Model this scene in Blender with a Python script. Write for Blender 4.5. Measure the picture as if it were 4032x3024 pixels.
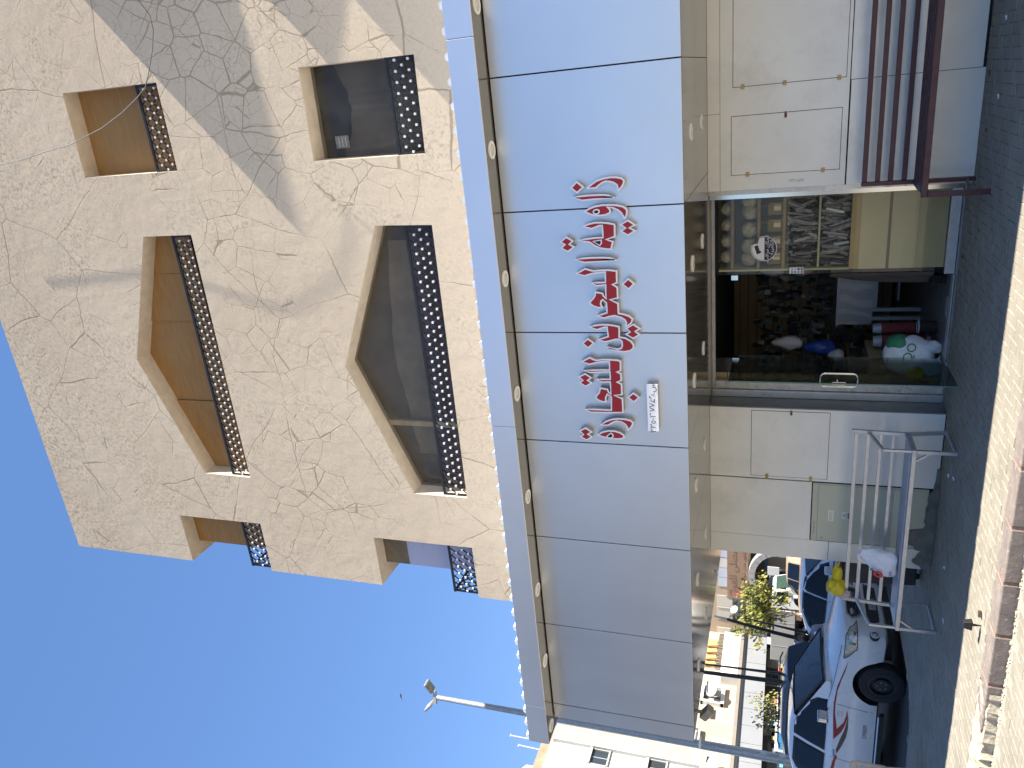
import bpy, bmesh, math, random
from mathutils import Vector, Matrix, geometry
SC = bpy.context.scene
for _o in list(bpy.data.objects):
    bpy.data.objects.remove(_o)
COL = SC.collection
R = math.radians
rnd = random.Random(7)

# ------------------------------------------------------------------ camera, sky, sun, exposure
# The photograph lies on its side: the camera is rolled by 90 degrees, so "up" points to the left of the picture.
YAW, PITCH, ROLL = R(22.179), R(19.409), R(-1.6475)
cam = bpy.data.cameras.new('camera')
cam.sensor_width = 36.0
cam.lens = 36.0 * 3028.0 / 4032.0
cam.clip_end = 3000.0
cam.clip_start = 0.05
camo = bpy.data.objects.new('camera', cam)
COL.objects.link(camo)
_f = Vector((-math.sin(YAW) * math.cos(PITCH), math.cos(YAW) * math.cos(PITCH), math.sin(PITCH)))
_r = Vector((math.cos(YAW), math.sin(YAW), 0.0))
_d = _f.cross(_r)
_r2 = math.cos(ROLL) * _r + math.sin(ROLL) * _d
_d2 = -math.sin(ROLL) * _r + math.cos(ROLL) * _d
_m = Matrix((_d2, _r2, -_f)).transposed().to_4x4()
_m.translation = Vector((-0.11246, -7.11852, 1.82))
camo.matrix_world = _m
SC.camera = camo
SC.render.resolution_x, SC.render.resolution_y = 1024, 768

SUN_DIR = Vector((1.23, -0.136, 1.0)).normalized()      # towards the sun
sun_el = math.asin(SUN_DIR.z)
world = bpy.data.worlds.new('World')
SC.world = world
world.use_nodes = True
wn = world.node_tree.nodes
wl = world.node_tree.links
sky = wn.new('ShaderNodeTexSky')
sky.sky_type = 'NISHITA'
sky.sun_disc = False
sky.sun_elevation = sun_el
sky.sun_rotation = math.atan2(SUN_DIR.x, SUN_DIR.y)
sky.air_density = 0.6
sky.dust_density = 0.0
sky.ozone_density = 3.0
wn['Background'].inputs['Strength'].default_value = 0.11
# the phone's tone curve flattens the sky: one even curve over the whole dome
_g0 = wn.new('ShaderNodeVectorMath'); _g0.operation = 'SCALE'; _g0.inputs['Scale'].default_value = 3.1
_g1 = wn.new('ShaderNodeGamma'); _g1.inputs['Gamma'].default_value = 0.45
_g2 = wn.new('ShaderNodeHueSaturation'); _g2.inputs['Saturation'].default_value = 1.7; _g2.inputs['Hue'].default_value = 0.513
wl.new(sky.outputs['Color'], _g0.inputs[0]); wl.new(_g0.outputs[0], _g1.inputs['Color']); wl.new(_g1.outputs[0], _g2.inputs['Color'])
wl.new(_g2.outputs[0], wn['Background'].inputs['Color'])
sun = bpy.data.lights.new('sun', 'SUN')
sun.energy = 5.0
sun.angle = R(0.55)
sun.color = (1.0, 0.93, 0.82)
suno = bpy.data.objects.new('sun', sun)
suno.rotation_euler = (-SUN_DIR).to_track_quat('-Z', 'Y').to_euler()
suno.location = (20, -3, 30)
COL.objects.link(suno)
SC.view_settings.view_transform = 'Standard'
SC.view_settings.look = 'None'
SC.view_settings.exposure = 1.65
SC.view_settings.gamma = 1.0
SC.view_settings.use_curve_mapping = False
SC.cycles.max_bounces = 8
SC.cycles.transparent_max_bounces = 16

# ------------------------------------------------------------------ materials
MATS = {}

def nodes_of(name):
    m = bpy.data.materials.new(name)
    m.use_nodes = True
    nt = m.node_tree
    return m, nt, nt.nodes, nt.links, nt.nodes['Principled BSDF']

def pos_node(n):
    return n.new('ShaderNodeNewGeometry').outputs['Position']

def noise(n, l, vec, scale, detail=4.0, rough=0.55):
    t = n.new('ShaderNodeTexNoise')
    t.inputs['Scale'].default_value = scale
    t.inputs['Detail'].default_value = detail
    t.inputs['Roughness'].default_value = rough
    l.new(vec, t.inputs['Vector'])
    return t

def ramp(n, l, fac, a, b, ca=(0, 0, 0, 1), cb=(1, 1, 1, 1)):
    t = n.new('ShaderNodeValToRGB')
    t.color_ramp.elements[0].position = a
    t.color_ramp.elements[1].position = b
    t.color_ramp.elements[0].color = ca
    t.color_ramp.elements[1].color = cb
    l.new(fac, t.inputs['Fac'])
    return t.outputs['Color']

def mix(n, l, fac, a, b, kind='MIX'):
    t = n.new('ShaderNodeMix')
    t.data_type = 'RGBA'
    t.blend_type = kind
    for sock, val in ((t.inputs['Factor'], fac), (t.inputs['A'], a), (t.inputs['B'], b)):
        if isinstance(val, (int, float)):
            sock.default_value = val
        elif isinstance(val, (tuple, list)):
            sock.default_value = tuple(val) + ((1.0,) if len(val) == 3 else ())
        else:
            l.new(val, sock)
    return t.outputs['Result']

def math_n(n, l, op, a, b=0.0, clamp=False):
    t = n.new('ShaderNodeMath')
    t.operation = op
    t.use_clamp = clamp
    for sock, val in ((t.inputs[0], a), (t.inputs[1], b)):
        if isinstance(val, (int, float)):
            sock.default_value = val
        else:
            l.new(val, sock)
    return t.outputs[0]

def bump(n, l, height, strength, dist=0.01, normal=None):
    t = n.new('ShaderNodeBump')
    t.inputs['Strength'].default_value = strength
    t.inputs['Distance'].default_value = dist
    l.new(height, t.inputs['Height'])
    if normal is not None:
        l.new(normal, t.inputs['Normal'])
    return t.outputs['Normal']

def M(name, col, rough=0.6, metal=0.0, var=0.0, vs=4.0, bmp=0.0, bs=60.0, spec=0.5, coat=0.0, dirt=0.0, dcol=(0.2, 0.17, 0.13), ds=3.0):
    if name in MATS:
        return MATS[name]
    m, nt, n, l, p = nodes_of(name)
    p.inputs['Roughness'].default_value = rough
    p.inputs['Metallic'].default_value = metal
    p.inputs['Specular IOR Level'].default_value = spec
    p.inputs['Coat Weight'].default_value = coat
    p.inputs['Coat Roughness'].default_value = 0.08
    c = tuple(col)
    if var or dirt or bmp:
        pos = pos_node(n)
    out = None
    if var:
        t = noise(n, l, pos, vs, 5.0, 0.6)
        lo = tuple(max(0, x * (1 - var)) for x in c) + (1,)
        hi = tuple(min(1, x * (1 + var)) for x in c) + (1,)
        out = ramp(n, l, t.outputs['Fac'], 0.3, 0.7, lo, hi)
    if dirt:
        t = noise(n, l, pos, ds, 8.0, 0.7)
        f = ramp(n, l, t.outputs['Fac'], 0.52, 0.75, (0, 0, 0, 1), (dirt, dirt, dirt, 1))
        out = mix(n, l, f, out if out is not None else c, dcol)
    if out is not None:
        l.new(out, p.inputs['Base Color'])
        t = noise(n, l, pos, vs * 2.3, 4.0, 0.6)
        rr = ramp(n, l, t.outputs['Fac'], 0.3, 0.7, (max(0, rough - .08),) * 3 + (1,), (min(1, rough + .1),) * 3 + (1,))
        l.new(rr, p.inputs['Roughness'])
    else:
        p.inputs['Base Color'].default_value = c + (1,)
    if bmp:
        t = noise(n, l, pos, bs, 4.0, 0.6)
        l.new(bump(n, l, t.outputs['Fac'], bmp, 0.01), p.inputs['Normal'])
    MATS[name] = m
    return m

def glass_mat(name, tint=(0.85, 0.92, 0.9), refl=0.06, rough=0.0, dust=0.0):
    """thin pane: see-through with a mirror that grows towards grazing"""
    if name in MATS:
        return MATS[name]
    m, nt, n, l, p = nodes_of(name)
    n.remove(p)
    tr = n.new('ShaderNodeBsdfTransparent')
    tr.inputs['Color'].default_value = tint + (1,)
    gl = n.new('ShaderNodeBsdfGlossy')
    gl.inputs['Roughness'].default_value = rough
    lw = n.new('ShaderNodeLayerWeight')
    lw.inputs['Blend'].default_value = 0.16
    fac = math_n(n, l, 'ADD', math_n(n, l, 'MULTIPLY', lw.outputs['Fresnel'], 0.8), refl, True)
    mx = n.new('ShaderNodeMixShader')
    l.new(fac, mx.inputs['Fac'])
    l.new(tr.outputs[0], mx.inputs[1])
    l.new(gl.outputs[0], mx.inputs[2])
    last = mx
    if dust:
        df = n.new('ShaderNodeBsdfDiffuse')
        df.inputs['Color'].default_value = (0.42, 0.40, 0.36, 1)
        t = noise(n, l, pos_node(n), 3.0, 6.0, 0.65)
        f = ramp(n, l, t.outputs['Fac'], 0.25, 0.8, (dust * .3,) * 3 + (1,), (dust * 1.4,) * 3 + (1,))
        m2 = n.new('ShaderNodeMixShader')
        l.new(f, m2.inputs['Fac'])
        l.new(last.outputs[0], m2.inputs[1])
        l.new(df.outputs[0], m2.inputs[2])
        last = m2
    l.new(last.outputs[0], n['Material Output'].inputs['Surface'])
    MATS[name] = m
    return m

def plaster_mat():
    m, nt, n, l, p = nodes_of('cracked_plaster')
    pos = pos_node(n)
    base = noise(n, l, pos, 0.55, 4.0, 0.55)
    c0 = ramp(n, l, base.outputs['Fac'], 0.3, 0.72, (0.60, 0.485, 0.355, 1), (0.70, 0.585, 0.435, 1))
    fine = noise(n, l, pos, 26.0, 6.0, 0.65)
    c1 = mix(n, l, 0.28, c0, ramp(n, l, fine.outputs['Fac'], 0.3, 0.7, (0.46, 0.365, 0.265, 1), (0.76, 0.64, 0.485, 1)))
    # warped cells -> crack lines
    wv = noise(n, l, pos, 1.3, 1.0, 0.5)
    sub = n.new('ShaderNodeVectorMath'); sub.operation = 'SUBTRACT'
    l.new(wv.outputs['Color'], sub.inputs[0]); sub.inputs[1].default_value = (0.5, 0.5, 0.5)
    sc = n.new('ShaderNodeVectorMath'); sc.operation = 'SCALE'
    l.new(sub.outputs[0], sc.inputs[0]); sc.inputs['Scale'].default_value = 0.18
    ad = n.new('ShaderNodeVectorMath'); ad.operation = 'ADD'
    l.new(pos, ad.inputs[0]); l.new(sc.outputs[0], ad.inputs[1])
    jit = noise(n, l, pos, 9.0, 4.0, 0.65)
    sub2 = n.new('ShaderNodeVectorMath'); sub2.operation = 'SUBTRACT'
    l.new(jit.outputs['Color'], sub2.inputs[0]); sub2.inputs[1].default_value = (0.5, 0.5, 0.5)
    sc2 = n.new('ShaderNodeVectorMath'); sc2.operation = 'SCALE'
    l.new(sub2.outputs[0], sc2.inputs[0]); sc2.inputs['Scale'].default_value = 0.045
    ad2 = n.new('ShaderNodeVectorMath'); ad2.operation = 'ADD'
    l.new(ad.outputs[0], ad2.inputs[0]); l.new(sc2.outputs[0], ad2.inputs[1])
    flat = n.new('ShaderNodeVectorMath'); flat.operation = 'MULTIPLY'
    l.new(ad2.outputs[0], flat.inputs[0]); flat.inputs[1].default_value = (1.0, 0.02, 0.8)

    # where the net of cracks is dense: a patch at the upper right and a belt along the floor line
    spm = n.new('ShaderNodeSeparateXYZ'); l.new(pos, spm.inputs[0])
    def blob(sock, c, w):
        return math_n(n, l, 'SUBTRACT', 1.0, math_n(n, l, 'DIVIDE', math_n(n, l, 'ABSOLUTE', math_n(n, l, 'SUBTRACT', sock, c)), w), True)
    patch = math_n(n, l, 'MULTIPLY', blob(spm.outputs['X'], 1.2, 3.2), blob(spm.outputs['Z'], 8.9, 3.2))
    belt = math_n(n, l, 'MULTIPLY', blob(spm.outputs['Z'], 8.75, 1.1), blob(spm.outputs['X'], -3.4, 4.2))
    low = math_n(n, l, 'MULTIPLY', blob(spm.outputs['Z'], 8.6, 1.6), blob(spm.outputs['X'], -6.0, 2.0))
    dens = math_n(n, l, 'ADD', math_n(n, l, 'MULTIPLY', patch, 0.30), math_n(n, l, 'ADD', math_n(n, l, 'MULTIPLY', belt, 0.20), math_n(n, l, 'MULTIPLY', low, 0.12)))

    def cracks(scale, width, mscale, lo, hi, seed, dw=1.0):
        v = n.new('ShaderNodeTexVoronoi')
        v.feature = 'DISTANCE_TO_EDGE'
        v.inputs['Scale'].default_value = scale
        l.new(flat.outputs[0], v.inputs['Vector'])
        of = n.new('ShaderNodeVectorMath'); of.operation = 'ADD'
        l.new(pos, of.inputs[0]); of.inputs[1].default_value = (seed, seed * 1.7, seed * .3)
        wn_ = noise(n, l, of.outputs[0], mscale, 4.0, 0.6)
        mk = math_n(n, l, 'ADD', wn_.outputs['Fac'], math_n(n, l, 'MULTIPLY', dens, dw))
        wd = ramp(n, l, mk, lo, hi, (0.0001,) * 3 + (1,), (width,) * 3 + (1,))
        q = math_n(n, l, 'DIVIDE', v.outputs['Distance'], wd)
        return math_n(n, l, 'SUBTRACT', 1.0, q, True)
    k1 = cracks(2.6, 0.030, 1.3, 0.50, 0.80, 3.0)
    k2 = cracks(5.2, 0.034, 1.6, 0.56, 0.86, 11.0, 0.8)
    k3 = cracks(0.75, 0.0065, 0.7, 0.40, 0.55, 23.0, 0.0)
    k = math_n(n, l, 'MAXIMUM', math_n(n, l, 'MAXIMUM', k1, math_n(n, l, 'MULTIPLY', k2, 0.8)), k3)
    # long slab-line cracks
    sep = n.new('ShaderNodeSeparateXYZ'); l.new(ad2.outputs[0], sep.inputs[0])
    for z0 in (13.55, 9.05, 5.62):
        dz = math_n(n, l, 'ABSOLUTE', math_n(n, l, 'SUBTRACT', sep.outputs['Z'], z0))
        wn_ = noise(n, l, pos, 1.3, 4.0, 0.6)
        wd = ramp(n, l, wn_.outputs['Fac'], 0.42, 0.6, (0.0005,) * 3 + (1,), (0.011,) * 3 + (1,))
        k = math_n(n, l, 'MAXIMUM', k, math_n(n, l, 'SUBTRACT', 1.0, math_n(n, l, 'DIVIDE', dz, wd), True))
    kk = math_n(n, l, 'MULTIPLY', k, 1.6, True)
    c2 = mix(n, l, math_n(n, l, 'MULTIPLY', kk, 0.62), c1, (0.25, 0.185, 0.125))
    # brown weathering crust, strongest under the parapet
    d1 = noise(n, l, pos, 1.1, 5.0, 0.6)
    d2 = noise(n, l, pos, 17.0, 6.0, 0.7)
    sp = n.new('ShaderNodeSeparateXYZ'); l.new(pos, sp.inputs[0])
    zg = math_n(n, l, 'MULTIPLY', math_n(n, l, 'SUBTRACT', sp.outputs['Z'], 10.8), 0.055, True)
    dm = math_n(n, l, 'MULTIPLY', ramp(n, l, math_n(n, l, 'ADD', d1.outputs['Fac'], zg), 0.48, 0.72), ramp(n, l, d2.outputs['Fac'], 0.48, 0.62))
    c3 = mix(n, l, math_n(n, l, 'MULTIPLY', dm, 0.6), c2, (0.24, 0.17, 0.105))
    l.new(c3, p.inputs['Base Color'])
    p.inputs['Roughness'].default_value = 0.95
    p.inputs['Specular IOR Level'].default_value = 0.11
    med = noise(n, l, pos, 4.2, 3.0, 0.5)
    fin = noise(n, l, pos, 42.0, 5.0, 0.65)
    h = math_n(n, l, 'ADD', math_n(n, l, 'MULTIPLY', med.outputs['Fac'], 0.5), math_n(n, l, 'MULTIPLY', fin.outputs['Fac'], 0.16))
    h = math_n(n, l, 'SUBTRACT', h, math_n(n, l, 'MULTIPLY', kk, 0.10))
    l.new(bump(n, l, h, 0.26, 0.05), p.inputs['Normal'])
    MATS['cracked_plaster'] = m
    return m

# ------------------------------------------------------------------ mesh helpers
ORI = {}

class MB:
    def __init__(s):
        s.v, s.f, s.mi, s.cur = [], [], [], 0
    def mat(s, i):
        s.cur = i
        return s
    def add(s, vs, fs):
        b = len(s.v)
        s.v += [tuple(v) for v in vs]
        for f in fs:
            s.f.append(tuple(b + i for i in f))
            s.mi.append(s.cur)
        return s
    def box(s, x0, x1, y0, y1, z0, z1):
        x0, x1 = min(x0, x1), max(x0, x1); y0, y1 = min(y0, y1), max(y0, y1); z0, z1 = min(z0, z1), max(z0, z1)
        return s.add([(x0, y0, z0), (x1, y0, z0), (x1, y1, z0), (x0, y1, z0), (x0, y0, z1), (x1, y0, z1), (x1, y1, z1), (x0, y1, z1)],
                     [(3, 2, 1, 0), (4, 5, 6, 7), (0, 1, 5, 4), (1, 2, 6, 5), (2, 3, 7, 6), (3, 0, 4, 7)])
    def obox(s, c, h, rot):
        vs = []
        for z in (-1, 1):
            for a, b in ((-1, -1), (1, -1), (1, 1), (-1, 1)):
                vs.append(Vector(c) + rot @ Vector((a * h[0], b * h[1], z * h[2])))
        return s.add(vs, [(3, 2, 1, 0), (4, 5, 6, 7), (0, 1, 5, 4), (1, 2, 6, 5), (2, 3, 7, 6), (3, 0, 4, 7)])
    def bar(s, p, q, w, h, up=(0, 0, 1)):
        p, q = Vector(p), Vector(q)
        d = q - p
        x = d.normalized()
        u = Vector(up)
        if abs(x.dot(u)) > 0.98:
            u = Vector((0, 1, 0))
        y = u.cross(x).normalized()
        z = x.cross(y)
        rot = Matrix((x, y, z)).transposed()
        return s.obox((p + q) / 2, (d.length / 2, w / 2, h / 2), rot)
    def tube(s, path, r, n=8, cap=True):
        path = [Vector(p) for p in path]
        rs = r if isinstance(r, (list, tuple)) else [r] * len(path)
        prev = None
        b = len(s.v)
        for i, p in enumerate(path):
            t = (path[min(i + 1, len(path) - 1)] - path[max(i - 1, 0)]).normalized()
            if prev is None:
                a = Vector((0, 0, 1)) if abs(t.z) < 0.9 else Vector((1, 0, 0))
                x = t.cross(a).normalized()
            else:
                x = (prev - t * prev.dot(t)).normalized()
            prev = x
            y = t.cross(x)
            for k in range(n):
                an = 2 * math.pi * k / n
                s.v.append(tuple(p + (x * math.cos(an) + y * math.sin(an)) * rs[i]))
        for i in range(len(path) - 1):
            for k in range(n):
                k2 = (k + 1) % n
                s.f.append((b + i * n + k, b + i * n + k2, b + (i + 1) * n + k2, b + (i + 1) * n + k)); s.mi.append(s.cur)
        if cap:
            s.f.append(tuple(b + k for k in reversed(range(n)))); s.mi.append(s.cur)
            e = b + (len(path) - 1) * n
            s.f.append(tuple(e + k for k in range(n))); s.mi.append(s.cur)
        return s
    def prism(s, poly, plane, a, b):
        """2-D outline pushed from a to b along the third axis"""
        ar = sum(poly[i][0] * poly[(i + 1) % len(poly)][1] - poly[(i + 1) % len(poly)][0] * poly[i][1] for i in range(len(poly)))
        if ar < 0:
            poly = poly[::-1]
        n = len(poly)
        put = {'xz': lambda u, v, w: (u, w, v), 'yz': lambda u, v, w: (w, u, v), 'xy': lambda u, v, w: (u, v, w)}[plane]
        lo, hi = min(a, b), max(a, b)
        vs = [put(u, v, lo) for u, v in poly] + [put(u, v, hi) for u, v in poly]
        sides = [(i, (i + 1) % n, n + (i + 1) % n, n + i) for i in range(n)]
        top, bot = tuple(range(n, 2 * n)), tuple(reversed(range(n)))
        if plane == 'xz':
            sides = [tuple(reversed(q)) for q in sides]
            top, bot = tuple(reversed(top)), tuple(reversed(bot))
        return s.add(vs, sides + [top, bot])
    def disc(s, c, axis, r, h, n=20, r2=None):
        c = Vector(c); ax = Vector(axis).normalized()
        return s.tube([c - ax * h / 2, c + ax * h / 2], [r, r2 if r2 is not None else r], n)
    def ring(s, c, axis, r0, r1, h, n=20):
        """flat washer"""
        c = Vector(c); ax = Vector(axis).normalized()
        a = Vector((0, 0, 1)) if abs(ax.z) < .9 else Vector((1, 0, 0))
        x = ax.cross(a).normalized(); y = ax.cross(x)
        vs = []
        for w in (-h / 2, h / 2):
            for r in (r0, r1):
                for k in range(n):
                    t = 2 * math.pi * k / n
                    vs.append(c + ax * w + (x * math.cos(t) + y * math.sin(t)) * r)
        fs = []
        for k in range(n):
            j = (k + 1) % n
            fs += [(2 * n + k, 2 * n + j, 3 * n + j, 3 * n + k), (k, n + k, n + j, j), (n + k, 3 * n + k, 3 * n + j, n + j), (k, j, 2 * n + j, 2 * n + k)]
        return s.add(vs, fs)
    def sphere(s, c, r, nu=12, nv=8, sc=(1, 1, 1)):
        c = Vector(c)
        vs, fs = [], []
        for i in range(nv + 1):
            th = math.pi * i / nv
            for k in range(nu):
                ph = 2 * math.pi * k / nu
                vs.append(c + Vector((math.sin(th) * math.cos(ph) * sc[0], math.sin(th) * math.sin(ph) * sc[1], math.cos(th) * sc[2])) * r)
        for i in range(nv):
            for k in range(nu):
                j = (k + 1) % nu
                fs.append((i * nu + k, (i + 1) * nu + k, (i + 1) * nu + j, i * nu + j))
        return s.add(vs, fs)
    def quad(s, a, b, c, d):
        return s.add([a, b, c, d], [(0, 1, 2, 3)])
    def build(s, name, mats, parent=None, smooth=False, bevel=0.0, local=False, seg=2):
        me = bpy.data.meshes.new(name)
        o0 = ORI.get(parent, Vector((0, 0, 0))) if (parent is not None and not local) else Vector((0, 0, 0))
        me.from_pydata([(v[0] - o0.x, v[1] - o0.y, v[2] - o0.z) for v in s.v], [], s.f)
        ml = mats if isinstance(mats, (list, tuple)) else [mats]
        for m_ in ml:
            me.materials.append(m_)
        if len(ml) > 1:
            me.polygons.foreach_set('material_index', s.mi)
        if smooth:
            me.polygons.foreach_set('use_smooth', [True] * len(me.polygons))
            if smooth != 'all':
                me.set_sharp_from_angle(angle=R(38))
        me.update()
        return link(name, me, parent, bevel, seg)

def link(name, me, parent=None, bevel=0.0, seg=2):
    o = bpy.data.objects.new(name, me)
    COL.objects.link(o)
    if parent is not None:
        o.parent = parent
        ORI[o] = ORI.get(parent, Vector((0, 0, 0))).copy()
    if bevel:
        b = o.modifiers.new('bevel', 'BEVEL')
        b.width = bevel
        b.segments = seg
        b.limit_method = 'ANGLE'
        b.angle_limit = R(40)
    return o

def tag(o, label=None, cat=None, group=None, kind=None):
    if label: o['label'] = label
    if cat: o['category'] = cat
    if group: o['group'] = group
    if kind: o['kind'] = kind
    return o

def thing(name, label, cat, loc=(0, 0, 0), rz=0.0, group=None):
    o = bpy.data.objects.new(name, None)
    o.empty_display_size = 0.1
    COL.objects.link(o)
    o.location = loc
    o.rotation_euler = (0, 0, rz)
    ORI[o] = Vector(loc)
    return tag(o, label, cat, group)

def copy_tree(o, parent=None):
    c = o.copy()
    COL.objects.link(c)
    c.parent = parent
    ORI[c] = ORI.get(o, Vector((0, 0, 0))).copy()
    for ch in o.children:
        copy_tree(ch, c)
    return c

def share(name, src, parent, loc=(0, 0, 0), rot=(0, 0, 0)):
    """another object on the same mesh"""
    o = bpy.data.objects.new(name, src.data)
    COL.objects.link(o)
    o.parent = parent
    o.location = loc
    o.rotation_euler = rot
    for md in src.modifiers:
        b = o.modifiers.new(md.name, md.type)
        if md.type == 'BEVEL':
            b.width, b.segments, b.limit_method, b.angle_limit = md.width, md.segments, md.limit_method, md.angle_limit
    return o

def text_mesh(name, body, size, mat_, parent, origin, xaxis, yaxis, thick=0.0, align='CENTER', local=False):
    """flat lettering: built-in font outlines laid on the plane given by xaxis, yaxis"""
    cu = bpy.data.curves.new(name, 'FONT')
    cu.body = body
    cu.size = size
    cu.align_x = align
    cu.align_y = 'CENTER'
    cu.extrude = thick
    cu.resolution_u = 3
    tmp = bpy.data.objects.new('tmp', cu)
    COL.objects.link(tmp)
    me = bpy.data.meshes.new_from_object(tmp.evaluated_get(bpy.context.evaluated_depsgraph_get()))
    bpy.data.objects.remove(tmp)
    X = Vector(xaxis).normalized(); Y = Vector(yaxis).normalized(); Zx = X.cross(Y)
    mt = Matrix((X, Y, Zx)).transposed().to_4x4()
    o0 = ORI.get(parent, Vector((0, 0, 0))) if (parent is not None and not local) else Vector((0, 0, 0))
    mt.translation = Vector(origin) - o0
    me.transform(mt)
    me.materials.clear()
    me.materials.append(mat_)
    me.name = name
    return link(name, me, parent)

def holes_sheet(outer, holes, grid=0.0):
    """triangles of a 2-D outline with holes cut out"""
    pts, edges = [], []
    for loop in [outer] + holes:
        b = len(pts)
        pts += [Vector(p) for p in loop]
        edges += [(b + i, b + (i + 1) % len(loop)) for i in range(len(loop))]
    if grid:
        x0, x1 = min(p[0] for p in outer), max(p[0] for p in outer)
        y0, y1 = min(p[1] for p in outer), max(p[1] for p in outer)
        for i in range(1, int((x1 - x0) / grid) + 1):
            for j in range(1, int((y1 - y0) / grid) + 1):
                pts.append(Vector((x0 + i * grid + .001, y0 + j * grid + .0013)))
    r = geometry.delaunay_2d_cdt(pts, edges, [], 0, 1e-6)
    vs, fs = r[0], r[2]
    def inside(p, poly):
        c = False
        for i in range(len(poly)):
            a, b = poly[i], poly[i - 1]
            if (a[1] > p[1]) != (b[1] > p[1]) and p[0] < (b[0] - a[0]) * (p[1] - a[1]) / (b[1] - a[1]) + a[0]:
                c = not c
        return c
    keep = []
    for f in fs:
        g = ((sum(vs[i][0] for i in f)) / len(f), (sum(vs[i][1] for i in f)) / len(f))
        if inside(g, outer) and not any(inside(g, h) for h in holes):
            keep.append(tuple(f))
    return [tuple(v) for v in vs], keep

def inset(poly, d):
    """polygon moved inwards by d (mitred)"""
    n = len(poly)
    ar = sum(poly[i][0] * poly[(i + 1) % n][1] - poly[(i + 1) % n][0] * poly[i][1] for i in range(n))
    if ar < 0:
        poly = poly[::-1]
    out = []
    for i in range(n):
        p0, p1, p2 = Vector(poly[i - 1]), Vector(poly[i]), Vector(poly[(i + 1) % n])
        e1, e2 = (p1 - p0).normalized(), (p2 - p1).normalized()
        n1, n2 = Vector((-e1.y, e1.x)), Vector((-e2.y, e2.x))
        b = n1 + n2
        if b.length < 1e-4:
            b = n1.copy()
        b.normalize()
        k = d / max(0.4, b.dot(n1))
        out.append(tuple(p1 + b * min(k, 2.2 * d)))
    return out
# ------------------------------------------------------------------ the ground
def ground_mat(name, c, rough, var_scale, stain=(0.10, 0.09, 0.08), stain_amt=0.5):
    m, nt, n, l, p = nodes_of(name)
    pos = pos_node(n)
    a = noise(n, l, pos, var_scale, 6.0, 0.65)
    b = noise(n, l, pos, 48.0, 5.0, 0.7)
    d = noise(n, l, pos, 1.6, 8.0, 0.7)
    lo = tuple(x * 0.8 for x in c) + (1,); hi = tuple(min(1, x * 1.15) for x in c) + (1,)
    c0 = ramp(n, l, a.outputs['Fac'], 0.3, 0.7, lo, hi)
    c1 = mix(n, l, 0.25, c0, ramp(n, l, b.outputs['Fac'], 0.35, 0.65, tuple(x * .6 for x in c) + (1,), tuple(min(1, x * 1.3) for x in c) + (1,)))
    c2 = mix(n, l, ramp(n, l, d.outputs['Fac'], 0.54, 0.74, (0, 0, 0, 1), (stain_amt,) * 3 + (1,)), c1, stain)
    l.new(c2, p.inputs['Base Color'])
    p.inputs['Roughness'].default_value = rough
    p.inputs['Specular IOR Level'].default_value = 0.25
    l.new(bump(n, l, b.outputs['Fac'], 0.25, 0.006), p.inputs['Normal'])
    MATS[name] = m
    return m

asphalt = ground_mat('asphalt', (0.085, 0.082, 0.078), 0.9, 0.8)
paver_m = ground_mat('concrete_paver', (0.285, 0.258, 0.208), 0.88, 2.2, (0.15, 0.135, 0.11), 0.40)
apron_m = ground_mat('apron_concrete', (0.36, 0.325, 0.265), 0.9, 1.6, (0.2, 0.18, 0.15), 0.4)
sand_m = M('joint_sand', (0.22, 0.20, 0.165), 0.95, var=0.3, vs=9, bmp=0.4, bs=80)
cement_m = M('grey_cement', (0.16, 0.16, 0.145), 0.95, var=0.3, vs=7, bmp=0.8, bs=30)

g = MB().quad((-900, -900, -0.125), (900, -900, -0.125), (900, 900, -0.125), (-900, 900, -0.125)).build('road', asphalt)
tag(g, kind='structure')

# pavement slab: along the front and round the left side of the building
arc = [(-8.62 - 0.75 * (1 - math.sin(t)), 2.42 + 0.75 * (1 - math.cos(t))) for t in [R(90 - k * 9) for k in range(11)]]
pav_poly = [(9, -0.44), (9, 2.5), (-6.2, 2.5), (-6.2, 26), (-8.62, 26)] + arc + [(-16, 2.42), (-16, -0.44)]
pavement = MB().prism(pav_poly, 'xy', -0.30, -0.007).build('pavement', sand_m)
tag(pavement, kind='structure')

def in_pavement(x, y):
    if not (-15.9 < x < 3.0 and y > -0.44):
        return False
    if x > -6.25:
        return y < 2.55
    if x > -8.60:
        return y < 15.0
    if y < 2.40:
        return True
    dx, dy = -9.37 - x, y - 3.17
    return x > -9.37 and y < 3.17 and math.hypot(x + 9.37, y - 3.17) > 0.77

def paver_verts(cx, cy, hx, hy, z, rot=0.0):
    g_, c_ = 0.0018, 0.005
    hx -= g_; hy -= g_
    co, si = math.cos(rot), math.sin(rot)
    vs = []
    for (a, b, zz) in ((hx, hy, z - 0.03), (hx, hy, z - c_), (hx - c_, hy - c_, z)):
        for sx, sy in ((-1, -1), (1, -1), (1, 1), (-1, 1)):
            px, py = a * sx, b * sy
            vs.append((cx + px * co - py * si, cy + px * si + py * co, zz))
    fs = []
    for k in range(2):
        for i in range(4):
            j = (i + 1) % 4
            fs.append((k * 4 + i, k * 4 + j, k * 4 + 4 + j, k * 4 + 4 + i))
    fs.append((8, 9, 10, 11))
    return vs, fs

def in_view(p, margin=0.0):
    q = camo.matrix_world.inverted() @ Vector(p)
    if q.z > -0.1:
        return False
    u, v = q.x / -q.z * cam.lens / 18.0, q.y / -q.z * cam.lens / 13.5
    return abs(u) < 1 + margin and abs(v) < 1 + margin

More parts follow.
